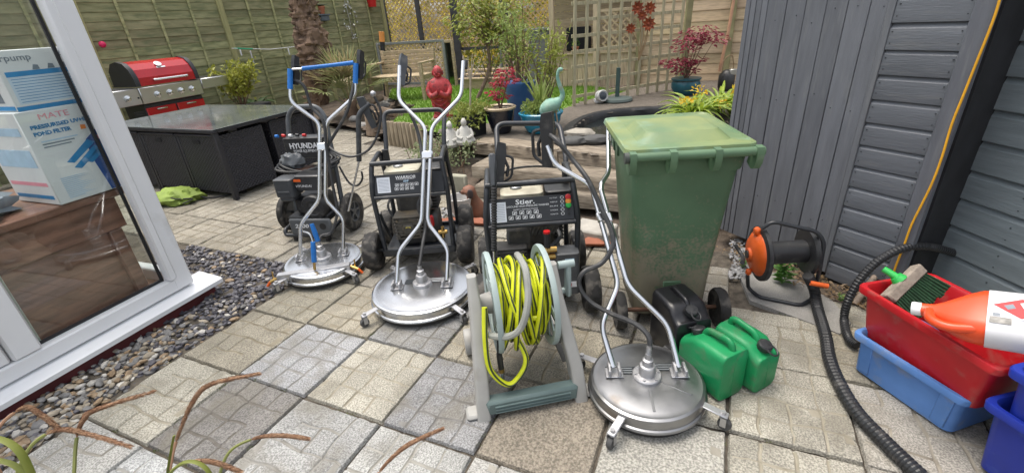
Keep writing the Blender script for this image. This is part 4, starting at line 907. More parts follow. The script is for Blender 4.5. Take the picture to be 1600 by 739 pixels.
# ================================================================== summerhouse (angled front) and second shed
SH = thing('summerhouse', 'slate grey painted summerhouse with vertical boards and overlapping cladding', 'shed', (1.60, 2.74, 0), R(-64))
gp = M('grey_shed_paint', (.145, .153, .167), .45, var=.13, scale=5, stretch=(6, 6, .7), bump=.22, bscale=30, objcol=True, dirt=((.20, .205, .21), 7, .56, .45), detail=8)
gph = M('grey_shed_paint_h', (.145, .155, .17), .45, var=.13, scale=5, stretch=(.7, 6, 6), bump=.22, bscale=30, objcol=True, dirt=((.20, .205, .21), 7, .56, .45), detail=8)
dark_in = M('dark_gap', (.008, .009, .011), .8)  # near-black; stands in for shade on the board behind the shed gap
xs = [-.265, -.232, -.195, -.158, -.12, -.008, .100, .208, .312, .414, .494]
rb_ = random.Random(3)
for i in range(len(xs) - 1):
    x0_, x1_ = xs[i] + .0015, xs[i + 1] - .0015; yo = rb_.uniform(-.0015, .0015)
    o = MB().box(((x0_ + x1_) / 2, .011 + yo, 1.17), (x1_ - x0_, .022, 2.24), .003).build('board', gp, SH); k = rb_.uniform(.88, 1.1); o.color = (k, k, k * 1.02, 1)
MB().box((.115, .035, 1.17), (.76, .02, 2.24), 0).build('backing', dark_in, SH)
o = MB().box((.510, .002, 1.17), (.030, .03, 2.24), .003).build('trim', gp, SH); o.color = (1, 1, 1, 1)
zl = [2.07, 1.955, 1.84, 1.725, 1.61, 1.495, 1.38, 1.265, 1.152, 1.04, .924, .812, .70, .588, .474, .360, .245, .13, .02]
for i, z in enumerate(zl):
    b = MB(); h = .113; oy = -.0; sk = rb_.uniform(-.002, .002)
    b.prism([(.018, 0), (-.006, 0), (-.0075, .004), (-.004, h * .80), (.006, h * .90), (.012, h - .001), (.018, h - .001)], 0, .284, (.526, 0, z + sk), (0, 1, 0), (0, 0, 1)); o = b.build('cladding_board', gph, SH, angle=25); k = rb_.uniform(.88, 1.1); o.color = (k, k * 1.01, k * 1.03, 1)
o = MB().box((.846, -.004, 1.17), (.072, .035, 2.24), .004).build('corner_board', gp, SH); o.color = (.85, .86, .9, 1)
MB().box((.67, .035, 1.17), (.33, .02, 2.24), 0).build('backing', dark_in, SH)
MB().box((.87, .75, 1.17), (.02, 1.4, 2.24), 0).build('side_wall', M('painted_gap_shade', (.02, .021, .024), .8, var=.3), SH); MB().box((-.255, .75, 1.17), (.02, 1.46, 2.24), 0).build('side_wall', gp, SH)  # wall on the gap side coloured near-black to paint in its shade
MB().box((.3, .7, 2.31), (1.35, 1.7, .04), .005).build('roof', M('roof_felt', (.05, .05, .05), .9, var=.2), SH)
b = MB()
for z in zl:
    for x in (.54, .795):
        for dz in (.028, .078): b.cyl((x + rb_.uniform(-.004, .004), -.004, z + dz), (x, -.0085, z + dz), .0028, n=6)
for i in range(4, len(xs) - 1):
    for z in (.35, 1.42, 1.0): zz = z + rb_.uniform(-.05, .05); xx_ = (xs[i] + xs[i + 1]) / 2 + rb_.uniform(-.03, .03); b.cyl((xx_, .004, zz), (xx_, -.003, zz), .0026, n=6)
o = b.build('nail_head', M('nail_dark', (.04, .045, .05), .5), SH); o['kind'] = 'stuff'
S2 = thing('garden_shed', 'teal grey shed wall of wide overlapping boards at the right edge', 'shed', (2.28, 2.20, 0), R(-85))
gp2 = M('teal_shed_paint', (.19, .225, .24), .4, var=.14, scale=5, stretch=(.7, 6, 6), bump=.25, bscale=30, objcol=True, dirt=((.2, .22, .23), 6, .64, .3))
for i in range(15):
    z = .105 + .1465 * (i - 0); b = MB(); h = .1465
    b.prism([(.02, 0), (-.008, 0), (-.010, .004), (-.005, h * .78), (.008, h * .90), (.014, h - .001), (.02, h - .001)], 0, 1.8, (.04, 0, z), (0, 1, 0), (0, 0, 1)); o = b.build('cladding_board', gp2, S2, angle=25); k = rb_.uniform(.92, 1.08); o.color = (k, k, k, 1)
o = MB().box((.022, .005, 1.2), (.034, .04, 2.3), .004).build('corner_board', gp2, S2); o.color = (.9, .9, .92, 1)
MB().box((.95, .04, 1.2), (1.84, .02, 2.3), 0).build('backing', dark_in, S2); MB().box((.03, .53, 1.2), (.02, 1.0, 2.3), 0).build('side_wall', M('painted_gap_shade'), S2)  # side wall carries the same painted-in gap shade
b = MB()
for i in range(12):
    for x in (.085, .36):
        for dz in (.03, .09): b.cyl((x, -.003, .105 + .1465 * i + dz), (x, -.0105, .105 + .1465 * i + dz), .003, n=6)
o = b.build('nail_head', M('nail_dark'), S2); o['kind'] = 'stuff'
bk = thing('gap_shade_board', 'near-black board added behind the narrow gap between the sheds as its shade', 'shade board', (2.62, 2.75, 0), R(-30)); MB().box((0, 0, 1.2), (1.5, .03, 2.4), 0).build('board', dark_in, bk)  # added board, its near-black colour stands for the shade in the gap
# cord and poles in the gap
shp = XF[SH]
def onshed(u, v, off=-.03):
    n = (shp.to_3x3() @ V3(0, 1, 0)); p0 = shp @ V3(0, off, 0); d = _ray(u, v); t_ = (p0 - V3(0, 0, CAM_H)).dot(n) / d.dot(n); return V3(0, 0, CAM_H) + d * t_
cp_ = [onshed(u, v) for u, v in ((1575, -60), (1562, 0), (1549, 40), (1527, 95), (1505, 150), (1487, 195), (1472, 245), (1457, 285), (1440, 320), (1424, 352), (1412, 385), (1400, 415), (1392, 440))]
o = MB().tube(crv(cp_, 6), .0046, 8).build('extension_cable', M('orange_cable', (.85, .42, .02), .45, var=.08), None); tag(o, 'thin yellow orange cable hanging down the summerhouse corner', 'cable')
a_, b_ = Y(1497, 262, 2.28), Y(1335, 475, 2.0)
o = MB().tube([a_, a_.lerp(b_, .5), b_], .017, 10).build('wooden_pole', M('pole_wood', (.22, .17, .13), .7, var=.3, scale=8, stretch=(1, 1, 6)), None); tag(o, 'brown wooden pole leaning in the gap between the sheds', 'pole')
a_, b_ = Y(1462, 335, 2.2), Y(1375, 455, 2.02)
o = MB().tube([a_, b_], .014, 10).build('blue_pole', M('blue_pole_m', (.012, .14, .62), .4, var=.1), None); tag(o, 'bright blue pole leaning in the gap behind the red crate', 'pole')
# ================================================================== crates
def tub(name, label, loc, rz, top, bot, h, mat, rim=.02, ribs=True, cat='crate', wall=.004, lip=True):
    t = thing(name, label, cat, loc, rz); b = MB(); rr = []
    lv = [(0, bot[0] - .02, bot[1] - .02), (.008, bot[0], bot[1])]
    lv += [(h - .03, top[0] - rim * 2, top[1] - rim * 2), (h - .03, top[0] - .004, top[1] - .004), (h - .006, top[0], top[1]), (h, top[0] - .006, top[1] - .006), (h, top[0] - rim * 1.6, top[1] - rim * 1.6), (h - .012, top[0] - rim * 2 - wall * 2, top[1] - rim * 2 - wall * 2), (.012, bot[0] - wall * 3, bot[1] - wall * 3)]
    for z, a, c in lv: rr.append([V3(p[0], p[1], z) for p in rrect(a, c, .03, 4)])
    b.rings(rr); bd = b.build('tub', mat, t)
    if ribs:
        for sx in (-1, 1):
            for sy in (-1, 1):
                x0, x1 = sx * (bot[0] / 2 - .045), sx * (top[0] / 2 - rim - .045); y0, y1 = sy * bot[1] / 2, sy * (top[1] / 2 - rim)
                MB().bar((x0, y0, .02), (x1, y1, h - .03), .05, .010, .003, V3(0, 1, 0)).build('corner_rib', mat, t)
        for k in range(-3, 4): MB().box((k * top[0] / 8, -(top[1] / 2 - rim * .6), h - .018), (.006, rim, .018), .001).build('rim_rib', mat, t)
    return t
mid_blue = M('crate_blue', (.10, .22, .50), .45, var=.12, scale=8, rvar=.1, dirt=((.26, .27, .29), 12, .57, .5), spec=.3); red_cr = M('crate_red', (.43, .011, .017), .38, var=.14, scale=6, rvar=.12, dirt=((.33, .12, .10), 13, .57, .5)); nvy = M('crate_navy', (.012, .030, .29), .38, var=.14, scale=8, rvar=.12, dirt=((.08, .13, .34), 13, .58, .5))
RZ = R(-76)
tub('crate', 'pale blue plastic crate under the red crate', (1.655, 1.385, .004), RZ, (.44, .34), (.385, .27), .20, mid_blue)
tub('crate', 'red plastic crate holding a brush head and a bottle', (1.665, 1.37, .165), R(-83), (.55, .36), (.45, .27), .235, red_cr, .022, ribs=False)
tub('storage_box', 'navy blue plastic box on the paving at the bottom right corner', (1.757, .885, .004), R(-80), (.46, .44), (.38, .34), .285, nvy, .022, ribs=False, cat='box')
tub('storage_box', 'navy blue plastic box stacked on top of the other navy box', (1.745, .87, .20), R(-80), (.44, .44), (.37, .35), .25, nvy, .022, ribs=False, cat='box')
# brush head
t = thing('brush_head', 'broom head with dark green bristles and a green socket in the red crate', 'brush', Y(1428, 452, 1.54))
a_, e_ = Y(1386, 468, 1.52), Y(1437, 419, 1.60); d_ = (e_ - a_).normalized(); br = (V3(.75, -.35, -.42)); br = (br - d_ * br.dot(d_)).normalized(); nn = d_.cross(br)
b = MB(); b.box((a_ + e_) / 2, (.045, .05, (e_ - a_).length), .006, rot=Matrix((br, nn, d_)).transposed()); b.build('block', M('worn_block', (.26, .22, .18), .85, var=.45, scale=14, bump=.5, bscale=60), t, True)
b = MB(); rr_ = random.Random(2)
for i in range(17):
    for j in range(4):
        p = a_.lerp(e_, (i + .7) / 18) + br * .02 + nn * (-.018 + .012 * j); dd = (br + d_ * (((i - 8) / 8) * .22 + rr_.uniform(-.04, .04)) + nn * ((j - 1.5) * .07)).normalized(); b.cyl(p, p + dd * rr_.uniform(.085, .1), .0035, .0075, 5)
b.build('bristles', M('green_bristle', (.012, .045, .018), .6, var=.4, scale=60), t, True)
sc = (a_ + e_) / 2 - br * .02; b = MB(); b.cyl(sc, sc - br * .02, .03, .022, 12); b.cyl(sc - br * .015, sc - br * .065 + nn * .02, .015, .013, 12); b.build('socket', M('lime_green_plastic', (.03, .42, .08), .4), t, True)
# bottle lying across the red crate
t = thing('bottle', 'orange red plastic bottle with white label and cap lying on the red crate', 'bottle', (1.50, 1.33, .41))
a_ = Y(1424, 481, 1.335); e_ = Y(1612, 507, 1.13); d_ = (e_ - a_).normalized(); upv = V3(-.25, -.35, .9); upv = (upv - d_ * upv.dot(d_)).normalized(); sd_ = d_.cross(upv); Lb = (e_ - a_).length + .06
bm = M('bottle_orange', (.72, .075, .018), .35, var=.08, scale=8, sss=.1); b = MB(); rr = []
hw_ = .108
prof_ = [(.018, .021, .021, 0), (.04, .021, .021, 0), (.06, .024, .028, .006), (.085, .036, .045, .012), (.115, .047, .065, .012), (.15, .054, .085, .006), (.18, .058, .095, 0), (Lb - .03, .060, .098, 0), (Lb - .01, .056, .09, 0), (Lb, .045, .075, 0)]
for s_, ry, rx, of in prof_: rr.append([a_ + d_ * s_ + sd_ * p[0] + upv * (p[1]) + sd_ * of for p in rrect(rx * 2, ry * 2, min(ry, rx) * .8, 4)])
b.rings(rr); b.build('body', bm, t, True)
b = MB(); b.lathe([(.0, 0), (.022, .0), (.024, .003), (.024, .026), (.020, .03)], a_, d_, 24, mod=lambda i, k: 1 if k % 2 else .96); b.build('cap', wht_print, t, True)
b = MB(); hs = a_ + d_ * .06 + sd_ * .03
b.tube(fil([a_ + d_ * .05 + sd_ * .012 + upv * .012, a_ + d_ * .055 + sd_ * .06 + upv * .03, a_ + d_ * .10 + sd_ * .085 + upv * .035, a_ + d_ * .17 + sd_ * .07 + upv * .03], .03, 6), .016, 12); b.build('grip', bm, t, True)
lm_ = M('bottle_label', (.66, .66, .68), .45, var=.04, scale=9); b = MB(); rr = []
for s_ in (.19, Lb - .035): rr.append([a_ + d_ * s_ + sd_ * p[0] + upv * p[1] for p in rrect(.0985 * 2 - .0, .0612 * 2, .049, 4)])
b.rings(rr, False, False); lb = b.build('label', lm_, t, True)
def lab(pts2, mat, name, h=.0625): return MB().add([a_ + d_ * (.19 + x) + sd_ * y + upv * h for x, y in pts2], [tuple(range(len(pts2)))]).build(name, mat, lb, True, smooth=False)
rdm = M('label_red', (.52, .02, .025), .5)
lab([(.0 + .012, -.015), (.075, -.048), (.14, -.01), (.075, .03)], rdm, 'hazard_diamond'); lab([(.07, -.03), (.085, -.035), (.10, .0), (.085, .006)], wht_print, 'diamond_print', .0632); lab([(.035, -.014), (.055, -.024), (.062, -.008), (.045, .0)], tgrey, 'flame_print', .0632)
lab([(.006, .033), (.055, .033), (.055, .058), (.006, .058)], M('photo_print', (.25, .24, .22), .5, var=.6, scale=40), 'photo_print'); lab([(.065, .035), (.16, .035), (.16, .037), (.065, .037)], tgrey, 'small_print')
for k in range(4): lab([(.012, .018 + k * .0035), (.03, .018 + k * .0035), (.03, .0198 + k * .0035), (.012, .0198 + k * .0035)], tgrey, 'small_print', .0632)
# ================================================================== orange hose reel and ribbed hoses
t = thing('floor_hose_reel', 'small orange and black hose reel on a tube frame by the summerhouse', 'hose reel', (1.45, 2.12, 0))
cl, cr_ = V3(1.325, 2.155, .275), V3(1.575, 2.125, .285); axd = (cr_ - cl).normalized()
b = MB(); b.lathe([(.05, 0), (.14, 0), (.15, .006), (.15, .024), (.13, .034), (.05, .034)], cl - axd * .0, axd, 40); b.build('flange', black_plas, t, True)
b = MB(); b.lathe([(.0, -.052), (.030, -.050), (.036, -.038), (.09, -.028), (.122, -.004), (.124, .002), (0, .002)], cl, axd, 36, mod=lambda i, k: 1 if i < 4 else (1 if k % 9 else .97)); of = b.build('orange_cover', orange_plas, t, True)
MB().lathe([(.022, -.056), (.022, -.046), (.0, -.046)], cl, axd, 16).build('hub_cap', black_plas, of, True)
xx, yy_ = frame_of(axd); b = MB()
b.box(cl + V3(-.012, .015, .128), (.034, .04, .045), .010); b.build('tube_clip', orange_plas, t, True); MB().box(cl + V3(-.035, -.01, -.105), (.03, .03, .04), .010).build('tube_clip', orange_plas, t, True)
b = MB(); b.cyl(cl, cr_, .058, n=26); b.cyl(cl.lerp(cr_, .1), cl.lerp(cr_, .95), .062, n=12); b.build('drum', black_plas, t, True)
b = MB(); b.lathe([(.05, -.01), (.12, -.01), (.13, 0), (.13, .01), (.05, .014)], cr_, axd, 40)
b.build('flange', black_plas, t, True)
fp_ = [Y(1190, 357, 2.13), Y(1207, 346, 2.12), Y(1277, 362, 2.06), Y(1288, 378, 2.04), Y(1281, 420, 2.02), G(1270, 466, .014), G(1252, 477, .014), G(1186, 464, .014), G(1169, 450, .03), Y(1168, 428, 2.16)]
b = MB(); b.tube(fil(fp_, .03, 4), .0105, 10); b.build('tube_frame', black_paint, t, True)
b = MB(); b.cyl(Y(1266, 442, 2.0), Y(1294, 447, 1.97), .013, n=12); b.build('crank_handle', orange_plas, t, True); MB().box(cr_ + V3(.01, -.02, .06), (.02, .03, .02), .004).build('lock_tab', red_plas, t, True)
MB().bar(cr_ + axd * .02, Y(1268, 442, 2.0), .02, .012, .003).build('crank_arm', black_plas, t, True)
hose(t, [cl - axd * .05 + V3(-.02, 0, -.05), G(1160, 400, .08), G(1148, 382, .12)], .012, hose_m)
rib = M('ribbed_hose', (.020, .021, .023), .42, var=.2, scale=20, dirt=((.14, .13, .12), 16, .62, .35))
def ribbed(name, label, pts, r, step):
    P = crv(pts, 24); out = [P[0]]; acc = 0
    for i in range(1, len(P)):
        d = (P[i] - P[i - 1]).length; n = max(1, int(round(d / (step / 2))))
        for k in range(1, n + 1): out.append(P[i - 1].lerp(P[i], k / n))
    o = MB().tube(out, r, 14, rads=[r * (1.0 if (i % 3) else .86) for i in range(len(out))]).build(name, rib, None, angle=20); return tag(o, label, 'hose')
ribbed('suction_hose', 'thick black ribbed hose running across the slabs to the bottom edge', [Y(1262, 430, 2.03), G(1272, 452, .10), G(1277, 480, .035), G(1290, 525, .030), G(1296, 560, .030), G(1312, 600, .030), G(1340, 645, .030), G(1385, 692, .030), G(1430, 735, .030), G(1490, 790, .03)], .0275, .012)
ribbed('waste_hose', 'black ribbed hose arching behind the red crate', [Y(1500, 398, 2.05), Y(1455, 386, 1.98), Y(1415, 387, 1.95), Y(1375, 406, 1.92), Y(1345, 435, 1.9), Y(1325, 470, 1.88), Y(1319, 500, 1.85), G(1326, 528, .03), G(1340, 540, .03)], .020, .011)
# ================================================================== foliage helpers
def leaf(b, c, d, n, L, W_, fold=.25):
    """One folded leaf from c along d, face normal n."""
    d = d.normalized(); s = d.cross(n)
    if s.length < 1e-4: s = d.cross(V3(1, 0, .1))
    s.normalize(); n = s.cross(d)
    k = len(b.v); b.v += [c, c + d * L * .45 + s * W_ / 2 + n * W_ * fold, c + d * L, c + d * L * .45 - s * W_ / 2 + n * W_ * fold, c + d * L * .5]
    b.f += [(k, k + 1, k + 4), (k + 1, k + 2, k + 4), (k, k + 4, k + 3), (k + 4, k + 2, k + 3)]
def rdir(r, up_=0.0):
    while True:
        v = V3(r.uniform(-1, 1), r.uniform(-1, 1), r.uniform(-1, 1))
        if .05 < v.length < 1: break
    v.normalize(); v.z += up_; return v.normalized()
def clump(b, c, rad, n, L, W_, r, up_=.2, shell=.5):
    c = Vector(c)
    for _ in range(n):
        d = rdir(r); k = r.uniform(shell, 1) ** .7; p = c + V3(d.x * rad[0] * k, d.y * rad[1] * k, d.z * rad[2] * k)
        leaf(b, p, (d + rdir(r, up_) * .9), rdir(r, .8), L * r.uniform(.6, 1.2), W_ * r.uniform(.7, 1.2))
def limb(b, pts, r0, r1, n=7): P = crv(pts, 5); b.tube(P, r0, n, rads=[r0 + (r1 - r0) * i / (len(P) - 1) for i in range(len(P))]); return P
def strap(b, base, dirv, L, W_, droop, n=7, tip=.15):
    """Arching strap leaf."""
    d = Vector(dirv).normalized(); hz = V3(d.x, d.y, 0); s = V3(-d.y, d.x, 0); s = s.normalized() if s.length > 1e-4 else V3(1, 0, 0); p = Vector(base); rows = []
    for i in range(n + 1):
        t_ = i / n; w_ = W_ * (1 if t_ < .6 else 1 - (1 - tip) * (t_ - .6) / .4) * (.6 + .4 * min(1, t_ * 4)); rows.append((p - s * w_ / 2 + V3(0, 0, w_ * .25), p.copy(), p + s * w_ / 2 + V3(0, 0, w_ * .25)))
        p = p + d * (L / n); d = (d + V3(0, 0, -droop / n)).normalized()
    k = len(b.v)
    for q in rows: b.v += list(q)
    for i in range(n):
        a = k + i * 3; b.f += [(a, a + 1, a + 4, a + 3), (a + 1, a + 2, a + 5, a + 4)]
g_leaf = leafmat('leaf_green', (.10, .17, .03), (.22, .29, .06)); y_leaf = leafmat('leaf_yellow_green', (.20, .23, .03), (.42, .42, .07)); r_leaf = leafmat('leaf_crimson', (.30, .012, .03), (.42, .03, .06)); p_leaf = leafmat('leaf_plum', (.20, .02, .04), (.32, .05, .08)); lily = leafmat('leaf_lily', (.16, .28, .03), (.36, .44, .05)); d_leaf = leafmat('leaf_dark', (.04, .09, .03), (.09, .15, .04)); gold = leafmat('leaf_sun_painted_gold', (.68, .55, .07), (.88, .76, .18), .45); grass_m = leafmat('grass_blade', (.11, .24, .02), (.24, .38, .05)); sage = leafmat('leaf_sage', (.20, .26, .13), (.34, .38, .2))
bark_m = M('rough_bark', (.07, .045, .032), .95, col2=(.30, .20, .135), scale=9, stretch=(1, 1, .6), bump=1.0, bscale=26, detail=9); stem_m = M('stem_brown', (.17, .11, .07), .8, var=.3, scale=20); palestem = M('pale_stem', (.42, .36, .27), .7, var=.2, scale=20)
# ================================================================== boundary fence on the left
fd = V3(.467, .884, 0); FZ = math.atan2(fd.y, fd.x); FP = [V3(-2.849, 12.97, 0) - fd * (2.147 * k) for k in range(7)]
fence_m = M('green_fence_timber', (.205, .21, .10), .85, col2=(.37, .36, .195), scale=3.5, stretch=(1, 6, 5), bump=.4, bscale=30, objcol=True, dirt=((.14, .165, .08), 4, .52, .7), detail=8)
where = ['behind the wooden bench', 'behind the palm trunk', 'beside the clothes line', 'behind the red barbecue', 'left of the barbecue behind the white post', 'seen through the conservatory glass']
rf = random.Random(12); slat_o = None
for k in range(6):
    t = thing('lap_fence', 'green weathered lapped fence panel ' + where[k], 'fence', FP[k + 1], FZ, 'lapped fence panels')
    for i in range(20):
        if slat_o is None:
            b = MB(); b.prism([(.0, -.004), (-.012, -.004), (-.014, .0), (-.004, .128), (.0, .128)], .05, 2.097, (0, 0, 0), (0, 1, 0), (0, 0, 1)); slat_o = b.build('slat', fence_m, t, angle=20); o = slat_o
        else: o = inst(slat_o, t, name='slat')
        o.location = (rf.uniform(-.003, .003), rf.uniform(-.003, .003), .02 + .1245 * i); o.rotation_euler = (0, rf.uniform(-.0025, .0025), 0); q = rf.uniform(.72, 1.15); o.color = (q, q * rf.uniform(.95, 1.04), q, 1)
    for i in range(1, 4):
        o = MB().box((2.147 * i / 4, -.028, 1.26), (.036, .026, 2.5), .003).build('batten', fence_m, t); o.color = (1.3, 1.3, 1.25, 1)
for k, lbl in enumerate(('grey green fence post carrying the red hanging pot', 'fence post half hidden behind the palm trunk', 'broad light green fence post by the clothes line', 'fence post behind the barbecue lid', 'fence post close to the white conservatory post', 'fence post seen only through the conservatory glass')):
    o = MB().box((FP[k].x, FP[k].y, 1.3), (.10, .10, 2.6), .006, rot=Matrix.Rotation(FZ, 3, 'Z')).build('fence_post', M('fence_post_timber', (.30, .29, .13), .8, col2=(.42, .40, .2), scale=5, stretch=(5, 5, .6), bump=.3, bscale=30), None); tag(o, lbl, 'post', 'fence posts')
def onfence(u, v, off=.05):
    n = V3(.884, -.467, 0); d = _ray(u, v); p0 = FP[0] + n * off; return V3(0, 0, CAM_H) + d * ((p0 - V3(0, 0, CAM_H)).dot(n) / d.dot(n))
# ornaments on the fence
p = onfence(504, 24); t = thing('bird_table', 'small grey wall shelf with a terracotta pot on the fence', 'shelf', p)
terra = M('terracotta', (.38, .13, .07), .7, var=.15, scale=14)
b = MB(); b.box((0, 0, 0), (.30, .16, .03), .006, rot=Matrix.Rotation(FZ, 3, 'Z')); b.box((.02, 0, -.07), (.22, .1, .10), .01, rot=Matrix.Rotation(FZ, 3, 'Z')); b.build('shelf', M('slate_shelf', (.10, .12, .14), .7), t)
MB().lathe([(.05, .02), (.075, .14), (.082, .14), (.082, .17), (.07, .17)], n=18).build('pot', terra, t); MB().box((0, 0, .20), (.26, .14, .02), .004, rot=Matrix.Rotation(FZ, 3, 'Z')).build('roof', M('green_roof', (.12, .14, .09), .7), t)
p = onfence(582, 10, .12); o = MB().lathe([(.09, -.02), (.13, .26), (.145, .26), (.145, .31), (.12, .31)], p, n=22).build('hanging_pot', M('red_glaze', (.55, .02, .02), .35, var=.08), None); tag(o, 'bright red pot hanging on the post at the top edge', 'pot')
p = onfence(545, 30); t = thing('wall_ornament', 'silvery metal flower spray ornament hanging on the fence', 'ornament', p); b = MB(); sil = M('tin', (.42, .42, .38), .4, .8, var=.2); rn = random.Random(3)
MB().tube([V3(0, 0, -.45), V3(.02, -.03, 0), V3(-.02, 0, .45)], .008, 6).build('stem', sil, t)
for i in range(46):
    h = rn.uniform(-.45, .45); a = rn.uniform(0, 6.3); ww = .24 * (1 - abs(h) / .5); c = V3(.467 * ww * math.cos(a), .884 * ww * math.cos(a), h) + V3(.03, -.02, 0); leaf(b, c, rdir(rn), V3(.884, -.467, .1), .07, .05)
b.build('flowers', sil, t, kind='stuff')
p = onfence(160, 70, .1); o = MB().ell(p, (.045, .045, .045)).build('fence_ball', M('pink_ball', (.7, .02, .12), .4), None); tag(o, 'small bright pink ball on the fence beside the white post', 'ball')
# solar torch in front of the post
p = Y(600, 80, 9.6); t = thing('torch_lamp', 'black tube lamp with an orange collar beside the bench', 'lamp', V3(p.x, p.y, .25)); q0, q1 = Y(604, 150, 9.6) - t.location, Y(596, 50, 9.6) - t.location
MB().cyl(q0, q0.lerp(q1, .85), .045, n=16).build('tube', black_plas, t); MB().cyl(q0.lerp(q1, .85), q1, .052, n=16).build('collar', M('amber_collar', (.75, .30, .08), .4), t)
# clothes line with pegs
t = thing('clothes_line', 'thin clothes line with green and white pegs along the fence', 'clothes line', onfence(368, 76)); p0, p1 = onfence(362, 76, .15), onfence(475, 72, .6)
MB().tube([p0, p0.lerp(p1, .5) - V3(0, 0, .04), p1], .006, 6).build('line', wht_print, t, True)
MB().tube([onfence(366, 76, .15), onfence(395, 77, .3)], .014, 6).build('green_bar', M('peg_green', (.02, .32, .16), .5), t, True)
for u, v, l_ in ((375, 78, .10), (391, 80, .22), (450, 76, .12)): q = onfence(u, v, .3); MB().box(q - V3(0, 0, l_ / 2), (.02, .02, l_), .003).build('peg', wht_print if l_ < .15 else M('peg_grey', (.5, .5, .5), .5), t, True)
# ================================================================== barbecue
t = thing('barbecue', 'gas barbecue with a red domed lid and steel control panel', 'barbecue', (-4.75, 6.8, 0), R(64))
bred = M('enamel_red', (.40, .010, .016), .22, var=.08, scale=5, coat=.3); bst = M('bbq_steel', (.62, .62, .62), .3, 1.0, var=.05, scale=5, rvar=.06)
b = MB(); pr = [(-.02, 1.035), (-.015, 1.14), (.03, 1.24), (.11, 1.315), (.24, 1.345), (.38, 1.32), (.48, 1.22), (.50, 1.035)]
b.prism(pr, -.24, .52, (0, 0, 0), (0, 1, 0), (0, 0, 1)); lid = b.build('lid', bred, t, angle=15)
for x0, x1 in ((-.30, -.24), (.52, .575)): MB().prism([(y - .008 if y < .2 else y + .008, z + (.012 if z > 1.05 else 0)) for y, z in pr], x0, x1, (0, 0, 0), (0, 1, 0), (0, 0, 1)).build('end_cap', M('bbq_black', (.02, .02, .022), .45, var=.2), t)
MB().tube(fil([(-.06, -.01, 1.10), (-.06, -.06, 1.10), (.40, -.06, 1.10), (.40, -.01, 1.10)], .02), .014, 10).build('lid_handle', chrome, t); MB().lathe([(.045, 0), (.045, .012), (0, .014)], (.12, .07, 1.285), (0, -.62, .78), 20).build('thermometer', chrome, lid); MB().box((.13, .035, 1.248), (.12, .005, .02), .001, rot=Matrix.Rotation(-.85, 3, 'X')).build('badge', chrome, lid)
MB().box((.14, .0, .915), (.86, .05, .21), .008).build('control_panel', bst, t); MB().box((-.52, .0, .915), (.44, .05, .21), .008).build('side_panel', bst, t); MB().box((.80, .0, .955), (.44, .05, .14), .008).build('side_panel', bst, t)
MB().box((.80, .26, 1.015), (.44, .5, .02), .004).build('side_shelf', black_plas, t); MB().box((-.52, .26, 1.015), (.44, .5, .02), .004).build('side_shelf', black_plas, t)
for x in (-.46, -.08, .09, .25, .41):
    b = MB(); b.lathe([(.042, 0), (.042, .008), (.030, .010), (.028, .035), (.02, .04), (0, .04)], (x, -.026, .91), (0, -1, 0), 20); b.build('knob', chrome, t)
MB().lathe([(.012, 0), (.012, .006), (0, .006)], (-.33, -.026, .90), (0, -1, 0), 12).build('igniter', black_plas, t)
MB().box((.14, .27, .45), (.84, .48, .70), .01).build('cabinet', M('bbq_black'), t)
for x in (-.07, .35): d_ = MB().box((x, .02, .44), (.40, .02, .62), .006).build('cabinet_door', bred, t); MB().box((x, .0, .72), (.14, .02, .018), .004).build('door_handle', chrome, d_)
for k in range(4): MB().box((-.36, .03, .72 - k * .022), (.14, .01, .010), .002).build('vent_slat', black_plas, t)
for x in (-.25, .53):
    for y in (.08, .45): MB().cyl((x, y, 0), (x, y, .1), .03, n=12).build('foot', black_plas, t)
# ================================================================== rattan table set
t = thing('rattan_table', 'black rattan dining table with a frosted glass top', 'table', (-3.449, 5.563, 0), R(-TH))
ratn = M('black_rattan', (.022, .022, .028), .5, var=.3, scale=40)
b = MB(); b.box((0, -.63, .715), (1.95, .05, .035), .006); b.box((0, .63, .715), (1.95, .05, .035), .006); b.box((-.95, 0, .7151), (.05, 1.21, .035), .006); b.box((.95, 0, .7151), (.05, 1.21, .035), .006); b.build('top_frame', ratn, t)
MB().box((0, 0, .736), (1.955, 1.305, .008), .003).build('glass_top', M('smoked_glass', (.085, .10, .10), .12, var=.25, scale=2.5, rvar=.08, dirt=((.20, .20, .175), 6, .55, .6), spec=.6), t)
for x in (-.94, .94):
    for y in (-.62, .62): MB().box((x, y, .35), (.05, .05, .70), .004).build('leg', ratn, t)
wv = None
def weave(nx, nz, w_, h_):
    b = MB(); vs = []; 
    for j in range(nz * 2 + 1):
        for i in range(nx * 2 + 1):
            vs.append((-w_ / 2 + w_ * i / (nx * 2), -.004 * math.sin(i * math.pi / 2 + (math.pi / 2) * (1 if (j // 2) % 2 else -1)) * 1.0 - (.003 if j % 2 else 0), h_ * j / (nz * 2)))
    N = nx * 2 + 1; b.add(vs, [(i + j * N, i + 1 + j * N, i + 1 + (j + 1) * N, i + (j + 1) * N) for j in range(nz * 2) for i in range(nx * 2)]); return b
chair_spots = [((.63, -.34), 0, 'at the near corner of the glass topped table'), ((.0, -.34), 0, 'in the middle of the table side facing the camera'), ((-.63, -.34), 0, 'at the table end next to the lime bag'), ((.64, .33), math.pi / 2, 'on the table side beside the far pressure washer')]
proto = None
